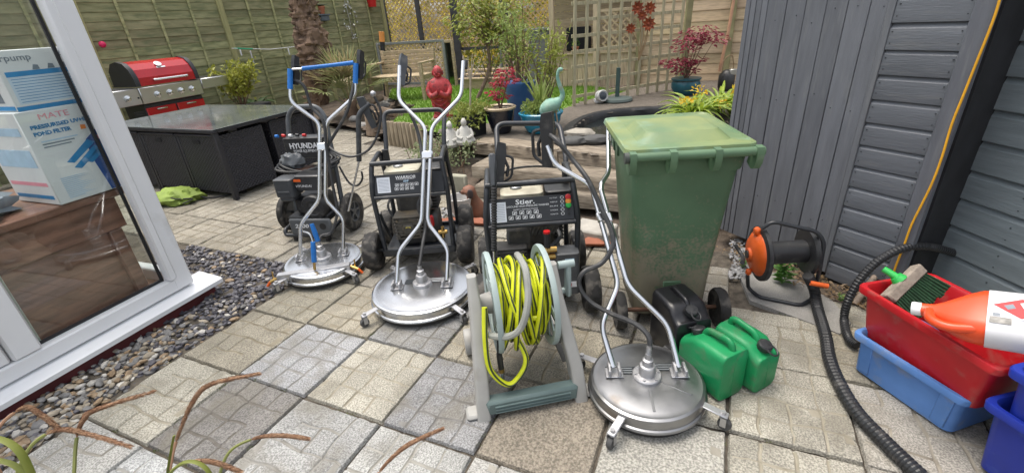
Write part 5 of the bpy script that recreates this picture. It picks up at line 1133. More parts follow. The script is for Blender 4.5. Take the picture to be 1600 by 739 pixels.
for (x, y), rz, lbl in chair_spots:
    pos = XF[t] @ V3(x, y, 0)
    c = thing('rattan_chair', 'black rattan chair ' + lbl, 'chair', pos, R(-TH) + rz, 'rattan cube chairs')
    if proto is None:
        b = weave(26, 34, .58, .60); bk_ = b.build('backrest', ratn, c, smooth=False); bk_.location = (0, -.285, .065)
        MB().box((0, -.268, .37), (.585, .02, .62), .004).build('back_board', ratn, c)
        b = weave(22, 34, .52, .60); sd1 = b.build('arm', ratn, c, smooth=False); sd1.location = (.305, 0, .065); sd1.rotation_euler = (0, 0, math.pi / 2)
        sd2 = inst(sd1, c, name='arm'); sd2.location = (-.305, 0, .065); sd2.rotation_euler = (0, 0, -math.pi / 2)
        MB().box((0, .0, .25), (.57, .5, .30), .01).build('seat', ratn, c)
        for sx in (-.29, .29):
            for sy in (-.275, .25): MB().box((sx, sy, .335), (.035, .035, .67), .004).build('leg', ratn, c)
        MB().box((0, -.292, .60), (.11, .006, .035), .01).build('handle_slot', dark_in, c)
        MB().box((0, -.29, .672), (.60, .03, .02), .006).build('top_rail', ratn, c)
        proto = c
    else:
        for ch in list(proto.children):
            q = ch.copy(); COL.objects.link(q); q.parent = c
# lime green bag by the table
t = thing('folded_bag', 'lime green folded fabric bag on the paving beside the rattan table', 'bag', G(280, 318)); lime = M('lime_fabric', (.22, .31, .055), .7, var=.18, scale=10, bump=.4, bscale=30)
b = MB(); crumple(b, (-.05, .05, .055), (.27, .17, .095), 9, .30, 40, 16); b.build('body', lime, t)
b = MB(); b.tube(crv([(-.28, .05, .05), (-.1, -.02, .11), (.05, -.1, .085), (.2, -.06, .06), (.12, -.11, .03)], 8), .006, 6); b.tube(crv([(.2, .05, .05), (.32, .05, .02), (.5, .14, .015), (.62, .2, .015)], 6), .010, 6); b.build('strap', black_rub, t)
o = MB().ell(G(232, 262, .05), (.06, .06, .06)).build('ball', M('red_white_ball', (.5, .03, .03), .4, col2=(.6, .5, .45), var=0, scale=7), None); tag(o, 'small red ball on the paving by the white post', 'ball')
# ================================================================== planting against the fence
def shrub(name, label, base, r_, h, mat, n, L, W_, stems=7, pot=None, seed=1, cat='shrub'):
    t = thing(name, label, cat, base); rr_ = random.Random(seed); b = MB(); f = MB(); z0 = pot if pot else 0
    for i in range(stems):
        a = rr_.uniform(0, 6.3); q = rr_.uniform(.3, .85); e = V3(math.cos(a) * r_ * q, math.sin(a) * r_ * q, z0 + h * rr_.uniform(.55, .95))
        P = limb(b, [V3(math.cos(a) * r_ * .1, math.sin(a) * r_ * .1, z0 * .8), e * .5 + V3(0, 0, z0 * .4) + rdir(rr_) * r_ * .12, e], .010, .003, 5)
        for k in range(int(n / stems)):
            p = P[rr_.randrange(len(P) // 2, len(P))] + rdir(rr_) * r_ * .26 * rr_.uniform(.2, 1); leaf(f, p, rdir(rr_, .3), rdir(rr_, .8), L * rr_.uniform(.6, 1.2), W_ * rr_.uniform(.7, 1.2))
    b.build('stems', stem_m, t); f.build('leaves', mat, t, smooth=False); return t
bp_ = G(368, 178, .1); bp_ = Y(366, 128, 8.0); bp_.z = 0
t = shrub('potted_shrub', 'yellow green variegated shrub in a black trough behind the barbecue', bp_, .46, .62, y_leaf, 900, .085, .05, 16, .62, 3)
MB().box((0, 0, .34), (.9, .32, .34), .02, rot=Matrix.Rotation(FZ, 3, 'Z')).build('trough', black_plas, t); MB().box((0, 0, .09), (.7, .26, .17), .01, rot=Matrix.Rotation(FZ, 3, 'Z')).build('stand', black_plas, t)
# palm with a thick shaggy trunk
pb_ = V3(-3.12, 8.75, 0); t = thing('palm_tree', 'palm with a thick shaggy brown trunk rising out of frame', 'tree', pb_); b = MB(); rp_ = random.Random(6)
cl_ = [Y(497, 165, 8.75), Y(495, 120, 8.75), Y(490, 80, 8.75), Y(480, 40, 8.75), Y(472, 0, 8.75), Y(462, -60, 8.75)]; P = crv(cl_, 14); rr = []; N = 30
for i, p in enumerate(P):
    tt = i / len(P); base_r = .15 + .10 * math.exp(-((tt - .38) / .22) ** 2) + .05 * tt; ring = []
    for k in range(N):
        a = 2 * math.pi * k / N; q = base_r * (1 + .34 * noise.noise(V3(math.cos(a) * 2.0, math.sin(a) * 2.0, tt * 14)) + .32 * noise.noise(V3(math.cos(a) * 5, math.sin(a) * 5, tt * 34)) + .14 * noise.noise(V3(a * 1.3, tt * 60, 4))); ring.append(p + V3(math.cos(a) * q, math.sin(a) * q, .03 * noise.noise(V3(a, tt * 20, 2))))
    rr.append(ring)
b.rings(rr); b.build('trunk', bark_m, t, True, angle=25)
b = MB()
for i in range(150):
    p = P[rp_.randrange(3, len(P) - 1)]; a = rp_.uniform(0, 6.3); d = V3(math.cos(a), math.sin(a), rp_.uniform(-.2, .5)); q = p + d * .19; b.cyl(q, q + d * rp_.uniform(.03, .09) + V3(0, 0, .02), .028, .008, 5)
b.build('frond_stubs', bark_m, t, True, kind='stuff')
t = thing('fan_palm', 'small fan palm with dry straw tips beside the palm trunk', 'palm', V3(-2.72, 8.55, .1)); straw = leafmat('leaf_straw', (.30, .24, .12), (.46, .40, .24)); pg_ = leafmat('leaf_palm', (.20, .25, .10), (.38, .40, .19)); b = MB()
for i in range(19):
    a = rp_.uniform(0, 6.3); el = rp_.uniform(.35, 1.3); d = V3(math.cos(a) * math.cos(el), math.sin(a) * math.cos(el), math.sin(el)); hub = V3(0, 0, .30) + d * rp_.uniform(.35, .6); fb = MB(); fb.tube([V3(0, 0, .15), hub], .008, 5)
    s_ = d.cross(V3(0, 0, 1)).normalized(); u_ = s_.cross(d)
    for k in range(17):
        g_ = (k - 8) / 8 * 1.25; dd = d * math.cos(g_) + s_ * math.sin(g_) + u_ * rp_.uniform(-.1, .1); strap(fb, hub, dd, .52 * (1 - .18 * abs(g_)), .030, .35, 4, .1)
    fb.build('frond', straw if i % 3 == 0 else pg_, t, smooth=False)
b = MB(); b.lathe([(.10, 0), (.13, .1), (.11, .3), (.05, .34)], n=12, mod=lambda i, k: 1 + .15 * ((k * 7) % 3 - 1)); b.build('stump', bark_m, t)
# ferny weeds at the fence foot
t = thing('fern', 'dark green fern at the foot of the fence behind the table', 'fern', V3(-4.55, 8.85, 0)); b = MB()
for i in range(16): a = rp_.uniform(0, 6.3); strap(b, (0, 0, .3), (math.cos(a), math.sin(a), 1.3), rp_.uniform(.4, .65), .07, 1.6, 6)
b.build('fronds', d_leaf, t, smooth=False)
# bed of bark, stones and logs between path and fence
def mound(poly, z, amp, name, mat, seed, res=.12):
    xs_ = [p[0] for p in poly]; ys_ = [p[1] for p in poly]; b = MB(); x = min(xs_); cells = {}; vs = []; fs = []; idx = {}
    nx, ny = int((max(xs_) - min(xs_)) / res) + 1, int((max(ys_) - min(ys_)) / res) + 1
    def vid(i, j):
        if (i, j) not in idx:
            X, Yy = min(xs_) + i * res, min(ys_) + j * res; idx[(i, j)] = len(vs); vs.append((X, Yy, z + amp * noise.noise(V3(X * 3, Yy * 3, seed)) + amp * .5 * noise.noise(V3(X * 9, Yy * 9, seed))))
        return idx[(i, j)]
    for i in range(nx):
        for j in range(ny):
            if inpoly(min(xs_) + (i + .5) * res, min(ys_) + (j + .5) * res, poly): fs.append((vid(i, j), vid(i + 1, j), vid(i + 1, j + 1), vid(i, j + 1)))
    b.add(vs, fs); return struct(b.build(name, mat, angle=70))
mound([(-2.4, 7.5), (-1.5, 6.75), (-1.3, 8.2), (-2.2, 9.6), (-2.6, 13), (-4.6, 10), (-4.9, 8.8), (-3.6, 8.9)], .08, .06, 'bark_bed', soil_m, 2)
logm = M('log_bark', (.24, .18, .13), .9, var=.4, scale=12, bump=.7, bscale=40); endm = M('log_end', (.48, .36, .22), .85, var=.25, scale=14)
def log(label, a, b_, r_, nm='log'):
    t = thing(nm, label, 'log', Vector(a)); a, b_ = V3(0, 0, 0), Vector(b_) - Vector(a); q = MB(); q.lathe([(r_ * .97, 0), (r_, .02), (r_ * .96, b_.length * .5), (r_, b_.length - .01), (r_ * .96, b_.length)], a, b_, 14, mod=lambda i, k: 1 + .05 * math.sin(k * 2.1 + i)); q.build('bark', logm, t)
    q = MB(); u = b_.normalized(); q.cyl(a - u * .002, a + u * .01, r_ * .88, n=14); q.cyl(b_ - u * .01, b_ + u * .003, r_ * .88, n=14); q.build('cut_end', endm, t)
log('short thick log standing on the edge of the path', G(585, 212, .0), G(585, 212, .0) + V3(.03, .05, .36), .125)
log('pale log lying against the fence beside the fan palm', Y(560, 168, 8.3), Y(597, 152, 8.6), .06)
log('split log lying in the bark bed near the bench legs', Y(590, 172, 8.2), Y(618, 178, 8.0), .07)
stn = M('garden_stone', (.30, .29, .27), .85, var=.3, scale=10, bump=.4, bscale=30)
for i, (u, v, z, r_) in enumerate(((555, 190, .1, .10), (545, 178, .12, .08), (568, 200, .06, .09), (600, 168, .2, .12), (612, 160, .2, .09))):
    p = G(u, v, z); b = MB(); crumple(b, (0, 0, r_ * .4), (r_, r_ * .8, r_ * .6), i + 3, .3, 14, 8); t = b.build('stone', stn, None); t.location = p; tag(t, ('grey rounded stone left of the standing log', 'small grey stone below the palm trunk', 'pale stone against the standing log', 'large stone beside the bench leg', 'stone under the wooden bench')[i], 'stone', 'stones in the bark bed')
t = thing('log_edging', 'row of short upright stakes edging the lawn', 'edging', G(632, 232))
for i in range(10):
    p = Vector((-1.62, 6.50, 0)).lerp(V3(-1.02, 6.02, 0), i / 9) - t.location; h = .34 + rp_.uniform(-.015, .015); b = MB(); b.lathe([(.037, -.05), (.037, h - .012), (.028, h), (0, h)], p, n=10, mod=lambda i_, k: 1 + .08 * math.sin(k * 3 + i)); b.build('stake', M('stake_timber', (.27, .22, .15), .85, var=.3, scale=9, stretch=(4, 4, .8), bump=.4, bscale=30), t)
# ================================================================== lawn
LAWN = [(-1.62, 6.55), (-1.0, 6.0), (-.75, 5.6), (.6, 5.9), (1.1, 6.7), (2.2, 7.6), (1.4, 9.2), (-.6, 10.2), (-2.4, 10.6), (-2.2, 9.3), (-1.45, 8.0)]
mound(LAWN, .29, .008, 'lawn', M('lawn_soil', (.13, .22, .035), .9, var=.3, scale=9), 5, .1)
b = MB(); rl = random.Random(9); cnt = 0
while cnt < 16000:
    x, y = rl.uniform(-2.4, 2.2), rl.uniform(5.6, 10.6)
    if not inpoly(x, y, LAWN): continue
    cnt += 1; k = len(b.v); p = V3(x, y, .285); a = rl.uniform(0, 6.3); s = V3(math.cos(a), math.sin(a), 0) * .008; tp = p + V3(rl.uniform(-.025, .025), rl.uniform(-.025, .025), rl.uniform(.03, .065)); b.v += [p - s, p + s, tp]; b.f.append((k, k + 1, k + 2))
o = b.build('grass', grass_m, None, smooth=False); o['kind'] = 'stuff'; o['label'] = 'short bright green lawn grass around the red statue'; o['category'] = 'grass'
# ================================================================== raised terrace, sleepers, pond
TER = [(-.78, 5.55), (-.66, 4.95), (-.4, 4.75), (.07, 4.52), (.93, 3.9), (1.35, 3.45), (1.5, 3.2), (4.6, 3.2), (5.6, 6.6), (3.0, 8.2), (1.15, 6.75), (.62, 5.95)]
POND = [(.80, 5.1), (.86, 4.62), (1.15, 4.30), (1.7, 4.2), (2.2, 4.5), (2.45, 5.1), (2.3, 5.65), (1.75, 5.85), (1.15, 5.7)]
ter_m = M('dark_decking_soil', (.085, .072, .058), .85, col2=(.17, .145, .115), scale=7, stretch=(2, 7, 2), bump=.5, bscale=40, detail=8)
b = MB(); b.rings([[V3(x, y, -.07) for x, y in TER], [V3(x, y, .20) for x, y in TER]]); struct(b.build('terrace', ter_m, None, smooth=False))
def terr(poly, hole, z, name, mat, res=.07):
    xs_ = [p[0] for p in poly]; ys_ = [p[1] for p in poly]; vs = []; fs = []; idx = {}; b = MB()
    def vid(i, j):
        if (i, j) not in idx: X, Yy = min(xs_) + i * res, min(ys_) + j * res; idx[(i, j)] = len(vs); vs.append((X, Yy, z + .006 * noise.noise(V3(X * 5, Yy * 5, 1))))
        return idx[(i, j)]
    for i in range(int((max(xs_) - min(xs_)) / res) + 1):
        for j in range(int((max(ys_) - min(ys_)) / res) + 1):
            X, Yy = min(xs_) + (i + .5) * res, min(ys_) + (j + .5) * res
            if inpoly(X, Yy, poly) and not inpoly(X, Yy, hole): fs.append((vid(i, j), vid(i + 1, j), vid(i + 1, j + 1), vid(i, j + 1)))
    b.add(vs, fs); return struct(b.build(name, mat, angle=70))
terr(TER, [(1.6 + (x - 1.6) * 1.07, 5.0 + (y - 5.0) * 1.07) for x, y in POND], .368, 'terrace_surface', ter_m)
pc = [V3(x, y, 0) for x, y in POND]; pc = crv(pc, 5, True); ctr = V3(1.6, 5.0, 0)
b = MB(); b.add([(p.x, p.y, .30) for p in [ctr + (q - ctr) * 1.02 for q in pc]], [tuple(range(len(pc)))])
def watermat():
    m = M('pond_water', (.012, .016, .016), .04, var=.3, scale=5, bump=.25, bscale=14, spec=.8); return m
struct(b.build('pond_water', watermat(), None, smooth=False))
t = thing('pond_liner', 'black rubber pond liner edge around the water', 'pond liner', ctr); b = MB(); rr = []
for k_, z in ((1.0, .28), (1.005, .36), (1.03, .385), (1.10, .390), (1.16, .372)): rr.append([V3((p.x - ctr.x) * k_, (p.y - ctr.y) * k_, z + .006 * noise.noise(V3(p.x * 8, p.y * 8, k_ * 9))) for p in pc])
b.rings(rr, False, False); b.build('liner', M('pond_liner_black', (.02, .021, .023), .45, var=.3, scale=12, bump=.3, bscale=20, dirt=((.14, .12, .1), 8, .58, .5)), t)
slm = M('pale_stone', (.34, .31, .26), .85, var=.3, scale=9, bump=.5, bscale=30)
for i, (u, v, a) in enumerate(((905, 213, .1), (930, 224, .2), (893, 226, .3))):
    p = G(u, v, .37); b = MB(); crumple(b, (0, 0, .03), (.17, .09, .05), i + 11, .3, 16, 8); o = b.build('edge_stone', slm if i == 0 else M('dark_stone', (.07, .07, .068), .7, var=.3, scale=9, bump=.4, bscale=20), None); o.location = p; o.rotation_euler = (0, 0, -.5 + a); tag(o, ('pale flat stone on the pond edge', 'dark stone on the pond edge nearest the bin', 'dark stone on the terrace left of the pond')[i], 'stone')
slp = M('old_sleeper', (.13, .105, .08), .9, col2=(.40, .35, .28), scale=6, stretch=(1.2, 9, 9), bump=.8, bscale=22, objcol=True, dirt=((.40, .39, .36), 6, .62, .5), detail=9)
def sleeper(label, p, q, h, dep, tone, cut=.0):
    p, q = Vector(p), Vector(q); d = (q - p); L_ = d.length; t = thing('sleeper', label, 'sleeper', V3((p.x + q.x) / 2, (p.y + q.y) / 2, p.z), math.atan2(d.y, d.x), 'timber sleepers of the steps'); b = MB(); rr = []; n = 18
    for i in range(n + 1):
        x = -L_ / 2 + L_ * i / n; e = .008 * noise.noise(V3(x * 6, p.z * 50, 1)); f_ = .010 * noise.noise(V3(x * 4, p.z * 40, 5)); c = .012
        rr.append([V3(x, e + c * 0, -h), V3(x, e, -c * 1.2 + f_), V3(x, e + c, f_), V3(x, dep - c, f_), V3(x, dep, -c), V3(x, dep, -h)])
    b.rings(rr); o = b.build('beam', slp, t, angle=50); o.color = (*tone, 1); return t
Z1s, Z2s, Z3s = .375, .25, .125
e = [G(738, 222, Z1s), G(872, 234, Z1s), G(962, 243, Z1s)]
sleeper('top timber sleeper of the steps, left end by the white figures', e[0], e[1] - (e[1] - e[0]).normalized() * .01, .125, .24, (1, .96, .9)); sleeper('top timber sleeper of the steps, right end by the bin', e[1], e[2] + (e[2] - e[1]) * 2.2, .125, .24, (.95, .92, .88))
e = [G(736, 259, Z2s), G(868, 272, Z2s), G(955, 281, Z2s)]; sleeper('middle timber sleeper of the steps', e[0], e[1] + (e[1] - e[0]) * .75, .125, .42, (.92, .9, .86))
e = [G(742, 290, Z3s), G(951, 308, Z3s)]; sleeper('lowest timber sleeper of the steps', e[0], e[1] + (e[1] - e[0]) * .12, .125, .5, (.85, .84, .82))
b = MB(); b.add([(-.9, 5.0, .12), (-.35, 4.2, .03), (-.2, 4.6, .12), (-.6, 5.2, .2), (-1.05, 6.0, .25)], [(0, 1, 2, 3), (0, 3, 4)]); struct(b.build('planting_bed', soil_m, None))
o = MB().box((0, 0, .15), (.16, .06, .30), .012, rot=Matrix.Rotation(-.5, 3, 'Z')).build('concrete_block', M('mossy_block', (.36, .35, .27), .9, var=.2, scale=8, bump=.4, bscale=50), None); o.location = G(722, 322); tag(o, 'mossy upright concrete block at the left end of the steps', 'block')
o = MB().box((0, 0, .05), (.30, .22, .10), .012, rot=Matrix.Rotation(-.6, 3, 'Z')).build('concrete_block', M('pale_block', (.38, .36, .32), .9, var=.2, scale=8, bump=.4, bscale=50), None); o.location = G(928, 372); tag(o, 'pale stone block at the foot of the steps beside the bin', 'block')
# slate pocket and terracotta edging at the bin
b = MB(); rq = random.Random(4)
for i in range(240):
    p = G(rq.uniform(900, 960), rq.uniform(352, 378), .0); pebble(b, p + V3(0, 0, .015), rq.uniform(.012, .026), rq, .35, True)
for i in range(200):
    p = G(rq.uniform(1140, 1170), rq.uniform(376, 436), .0); pebble(b, p + V3(0, 0, .006), rq.uniform(.007, .015), rq, .35, True)
for i in range(120):
    p = G(rq.uniform(690, 745), rq.uniform(325, 350), .0); pebble(b, p + V3(0, 0, .01), rq.uniform(.012, .022), rq, .35, True)
o = b.build('slate_chippings', M('pale_chipping', (.27, .27, .275), .6, var=.4, scale=25), None, angle=40); o['kind'] = 'stuff'; o['label'] = 'pale slate chippings at the foot of the steps and bin'; o['category'] = 'chippings'
def edging_tile(label, p, rz, s=1): 
    b = MB(); b.prism([(-.11, 0), (.11, 0), (.10, .03), (.05, .055), (0, .045), (-.05, .055), (-.10, .03)], -.02, .02); o = b.build('edging_tile', terra if s else terra, None); o.location = p; o.rotation_euler = (-.9, 0, rz); return tag(o, label, 'edging tile', 'terracotta edging tiles')
edging_tile('scalloped terracotta tile below the brown dog figure', G(742, 350, .02), -.35); edging_tile('scalloped terracotta tile beside the green bin', G(930, 383, .02), -.2); edging_tile('scalloped terracotta tile behind the washer wheels', G(697, 350, .02), .1)
# ================================================================== animals and figures
def statue(name, label, base, cat): return thing(name, label, cat, base)
t = statue('dog_figure', 'brown seated dog figurine on the step beside the washer', G(744, 338), 'figurine'); dg = M('dog_brown', (.20, .085, .05), .6, var=.25, scale=14)
b = MB(); rr = []
for z, rx, ry, x, y in ((0, .055, .10, .02, .02), (.03, .07, .115, .02, .02), (.08, .068, .10, .012, .01), (.13, .055, .075, 0, -.005), (.17, .042, .055, -.008, -.015), (.20, .036, .042, -.014, -.02), (.225, .042, .05, -.025, -.025), (.25, .045, .055, -.035, -.03), (.275, .038, .045, -.035, -.025), (.29, .015, .02, -.032, -.022)): rr.append([V3(x + rx * 1.25 * math.cos(a), y + ry * math.sin(a), z) for a in [k * math.pi / 9 for k in range(18)]])
b.rings(rr); b.ell((-.074, -.035, .240), (.036, .024, .022)); b.build('body', dg, t); MB().ell((-.108, -.037, .246), (.009, .010, .009), 8, 6).build('nose', black_plas, t)
for sy in (-1, 1): MB().ell((-.022, -.03 + sy * .052, .235), (.026, .012, .042), 10, 7).build('ear', M('dog_dark', (.06, .045, .045), .6), t)
for sy in (-1, 1): MB().tube([(-.045, sy * .035, .15), (-.06, sy * .035, .07), (-.065, sy * .035, .015), (-.095, sy * .035, .012)], .02, 10, rads=[.026, .021, .018, .015]).build('front_leg', dg, t)
MB().ell((.0, -.0, .0), (.07, .07, .0), 8, 4) if False else None
t = thing('white_bowl', 'white ceramic bowl leaning behind the dog figurine', 'bowl', G(722, 338, .02)); b = MB(); b.lathe([(.0, .0), (.06, .0), (.09, .08), (.11, .18), (.10, .18), (.08, .08), (.05, .02), (0, .02)], (0, 0, 0), n=26); b.build('bowl', M('white_glaze', (.62, .62, .60), .3, var=.05), t)
# red standing statue
t = statue('robed_statue', 'red robed smiling statue standing on the lawn', G(693, 186, .29), 'statue'); rdb = M('statue_red', (.30, .016, .022), .55, col2=(.52, .055, .06), scale=10, var=0, bump=.5, bscale=40, dirt=((.09, .02, .02), 14, .52, .7))
b = MB(); rr = []
for z, rx, ry in ((0, .15, .12), (.05, .16, .13), (.08, .135, .11), (.2, .145, .115), (.3, .165, .13), (.4, .18, .145), (.48, .175, .14), (.54, .15, .115), (.575, .085, .075), (.59, .06, .06)):
    rr.append([V3(rx * math.cos(a) * (1 + .06 * math.sin(a * 7 + z * 22) * (1 if z < .5 else .2)), ry * math.sin(a) * (1 + .05 * math.sin(a * 9 + z * 30)), z) for a in [k * math.pi / 20 for k in range(40)]])
b.rings(rr)
for s_ in (-1, 1): b.tube(crv([(s_ * .125, -.03, .52), (s_ * .168, -.07, .42), (s_ * .12, -.135, .345), (s_ * .01, -.155, .385)], 5), .042, 12)
for k in range(5): b.tube(crv([(-.14, -.06, .42 - k * .065), (0, -.15, .34 - k * .065), (.14, -.06, .42 - k * .065)], 6), .012, 6)
b.build('robe', rdb, t); b = MB(); b.ell((0, -.012, .655), (.075, .08, .088), 20, 14); b.ell((0, -.088, .65), (.014, .016, .016), 8, 6)
for s_ in (-1, 1): b.ell((s_ * .078, -.005, .645), (.013, .02, .036), 8, 6); b.ell((s_ * .032, -.078, .63), (.024, .016, .020), 8, 6)
b.tube(crv([(-.03, -.083, .617), (0, -.092, .606), (.03, -.083, .617)], 5), .006, 6); b.build('head', rdb, t)
b = MB()
for s_ in (-1, 1): b.ell((s_ * .028, -.083, .665), (.014, .007, .004), 8, 5)
b.build('eyes', M('statue_eye', (.08, .01, .01), .6), t); b = MB(); crumple(b, (0, 0, -.02), (.22, .2, .07), 5, .2, 20, 8); b.build('stone_base', slm, t); t.scale = (.88, .9, .97)
# white seated pair
whs = M('white_stone', (.50, .49, .45), .8, var=.14, scale=10, bump=.4, bscale=50)
for i, (u, v) in enumerate(((706, 228), (728, 224))):
    t = statue('seated_figure', ('left white stone seated figure among the plants', 'right white stone seated figure at the end of the top sleeper')[i], G(u, v, .33 if i == 0 else .36), 'figurine'); t['group'] = 'white seated figures'; b = MB(); rr = []
    for z, rx, ry in ((0, .12, .12), (.04, .135, .14), (.09, .115, .12), (.15, .085, .085), (.20, .075, .065), (.235, .05, .045), (.25, .034, .034)): rr.append([V3(rx * math.cos(a) * (1 + .09 * math.sin(a * 5 + z * 20 + i)), ry * math.sin(a) - .1 * max(0, .09 - z), z) for a in [k * math.pi / 12 for k in range(24)]])
    b.rings(rr); b.build('body', whs, t); b = MB(); b.ell((0, -.008, .295), (.042, .046, .052), 14, 10); b.ell((0, -.05, .29), (.009, .01, .010), 6, 5); b.ell((0, .018, .33), (.03, .03, .025), 10, 6); b.build('head', whs, t)
    b = MB()
    for s_ in (-1, 1): b.tube(crv([(s_ * .075, 0, .2), (s_ * .105, -.05, .12), (s_ * .03, -.11, .09)], 5), .025, 8)
    b.build('arms', whs, t); t.scale = (.74, .74, .74)
t = thing('groundcover_plant', 'trailing small leaved plant in front of the white figures', 'plant', V3(-.68, 4.95, .2)); b = MB(); rr_ = random.Random(21)
for i in range(50):
    c = V3(rr_.uniform(-.32, .35), rr_.uniform(-.45, .5), rr_.uniform(-.02, .16)); clump(b, c, (.09, .09, .08), 26, .035, .024, rr_)
b.build('leaves', sage, t, smooth=False); b = MB(); rr2 = random.Random(5)
for i in range(40): c = V3(rr_.uniform(-.3, .3), rr_.uniform(-.4, .4), 0); b.tube([c - V3(0, 0, .1), c + rdir(rr_, .6) * .2], .004, 4)
b.build('stems', stem_m, t)
# heron
t = statue('heron_statue', 'verdigris metal heron standing in front of the turquoise bowl', G(864, 211, .372), 'statue'); vd = M('verdigris', (.17, .36, .29), .7, col2=(.32, .48, .38), scale=12, var=0, dirt=((.30, .22, .13), 10, .58, .6), bump=.3, bscale=50)
hb_ = t.location; Yh = hb_.y; Q = lambda u, v, dy_=0: Y(u, v, Yh + dy_) - hb_
b = MB(); cs = [Q(845, 178), Q(850, 172), Q(858, 166), Q(868, 162), Q(876, 155)]; rads = [.02, .07, .09, .08, .034]; P = crv(cs, 6); rr_ads = [rads[min(i // 6, 4)] + (rads[min(i // 6 + 1, 4)] - rads[min(i // 6, 4)]) * (i % 6) / 6 for i in range(len(P))]; b.tube(P, .05, 14, rads=rr_ads, flat=.8)
nk = crv([Q(876, 157), Q(879, 147), Q(874, 132), Q(871, 120), Q(873, 110), Q(877, 108)], 6); b.tube(nk, .02, 10, rads=[.03 - .014 * min(1, i / (len(nk) * .6)) for i in range(len(nk))]); b.ell(Q(876, 109), (.028, .02, .02), 10, 7); b.build('body', vd, t)
MB().tube([Q(879, 109), Q(888, 110)], .009, 8, rads=[.010, .002]).build('beak', M('bronze_dull', (.25, .17, .09), .6), t); b = MB()
for k in range(6): leaf(b, Q(848, 172), Q(842, 186 + k) - Q(848, 170), V3(0, -1, .1 * k), .14, .03)
b.build('tail', vd, t, smooth=False); legm = M('leg_rust', (.34, .27, .18), .7, var=.2)
for u0, u1 in ((858, 853), (868, 870)): MB().tube([Q(u0, 172), Q((u0 + u1) / 2 + 2, 190), Q(u1, 212)], .009, 7).build('leg', legm, t)
# ================================================================== pots
def pot(name, label, base, prof, mat, soil=None, n=30, cat='pot', group=None):
    t = thing(name, label, cat, base, 0, group); MB().lathe(prof, n=n, cap=True).build('pot', mat, t)
    if soil: MB().cyl((0, 0, soil[1] - .03), (0, 0, soil[1]), soil[0], n=20).build('soil', soil_m, t)
    return t
blk_g = M('black_glaze', (.012, .014, .025), .15, var=.3, scale=6, coat=.4); blu_g = M('blue_glaze', (.05, .14, .34), .3, var=.15, scale=6); tur = M('turquoise_glaze', (.012, .22, .36), .25, var=.2, scale=5, coat=.3); tl = M('teal_glaze', (.015, .095, .125), .3, var=.2, scale=7)
t = pot('black_pot', 'glossy black pot with a tan rim holding a crimson maple', G(784, 207, .372), [(.09, 0), (.11, .02), (.15, .16), (.165, .265), (.15, .27)], blk_g, (.15, .26)); MB().lathe([(.15, .262), (.178, .262), (.183, .28), (.165, .29), (.145, .275), (.15, .262)], n=30, cap=False).build('rim', M('tan_glaze', (.46, .37, .24), .4, var=.15), t)
def smallacer(name, label, base, z0, pts, mat, seed, n=70, L=.06, rad=.09):
    t = thing(name, label, 'shrub', base); r_ = random.Random(seed); b = MB(); f = MB()
    for s_ in pts:
        P = limb(b, [V3(0, 0, z0), (s_ - V3(0, 0, z0)) * .5 + V3(0, 0, z0) + rdir(r_) * .03, s_], .009, .003, 5)
        for q in (P[-1], P[int(len(P) * .88)]):
            for _ in range(n):
                d = rdir(r_, -.15); leaf(f, q + V3(d.x * rad * 1.3, d.y * rad * 1.3, d.z * rad * .35), V3(d.x, d.y, -.25), V3(0, 0, 1) + rdir(r_) * .5, L * r_.uniform(.6, 1.1), L * .42)
    b.build('branches', stem_m, t); f.build('leaves', mat, t, smooth=False); return t
B0 = G(784, 207, .372); W0 = lambda u, v: Y(u, v, B0.y) - B0
smallacer('crimson_maple', 'crimson leaved maple growing in the glossy black pot', B0, .26, [W0(772, 143), W0(780, 128), W0(787, 118), W0(791, 108), W0(783, 150), W0(794, 125)], r_leaf, 5, 17, .07, .06)
t = pot('square_pot', 'black square pot with yellow green trailing plant and a pale sapling', G(738, 212, .36), [(.16, 0), (.175, .24), (.165, .24), (.16, .22)], black_plas, None, 4); b = MB(); rr_ = random.Random(31)
for i in range(46):
    a = rr_.uniform(0, 6.3); q = rr_.uniform(.02, .2); clump(b, (math.cos(a) * q, math.sin(a) * q, .24 + rr_.uniform(-.10, .10) * (1 if q > .14 else .6)), (.07, .07, .06), 24, .04, .028, rr_)
b.build('trailing_leaves', leafmat('leaf_lime', (.18, .24, .04), (.36, .38, .10)), t, smooth=False); b = MB(); S0 = t.location; W1 = lambda u, v: Y(u, v, S0.y) - S0
limb(b, [V3(0, 0, .22), W1(735, 140), W1(735, 122)], .012, .009)
for u, v in ((726, 95), (731, 88), (741, 92), (749, 102), (738, 84), (722, 108)): limb(b, [W1(735, 124), W1((735 + u) / 2, (124 + v) / 2 + 2), W1(u, v)], .007, .003, 5)
b.build('sapling_stem', palestem, t)
t = pot('blue_pot', 'tall matt blue pot with a green shrub behind the turquoise bowl', G(816, 190, .372), [(.12, 0), (.14, .02), (.19, .42), (.2, .44), (.2, .47), (.18, .47)], blu_g, (.18, .45))
B1 = G(816, 190, .372); t = shrub('bamboo_shrub', 'airy light green shrub growing in the tall blue pot', B1, .42, .85, leafmat('leaf_fresh', (.17, .25, .05), (.34, .40, .12)), 620, .08, .026, 16, .46, 8)
t = pot('turquoise_bowl', 'wide turquoise glazed bowl of mixed plants behind the heron', G(846, 206, .372), [(.13, 0), (.16, .02), (.21, .12), (.225, .19), (.24, .195), (.245, .215), (.23, .225), (.21, .21)], tur, (.215, .205)); b = MB(); rr_ = random.Random(37)
for i in range(34): a = rr_.uniform(0, 6.3); q = rr_.uniform(.0, .18); clump(b, (math.cos(a) * q, math.sin(a) * q, .23 + rr_.uniform(0, .07)), (.06, .06, .05), 22, .045, .03, rr_)
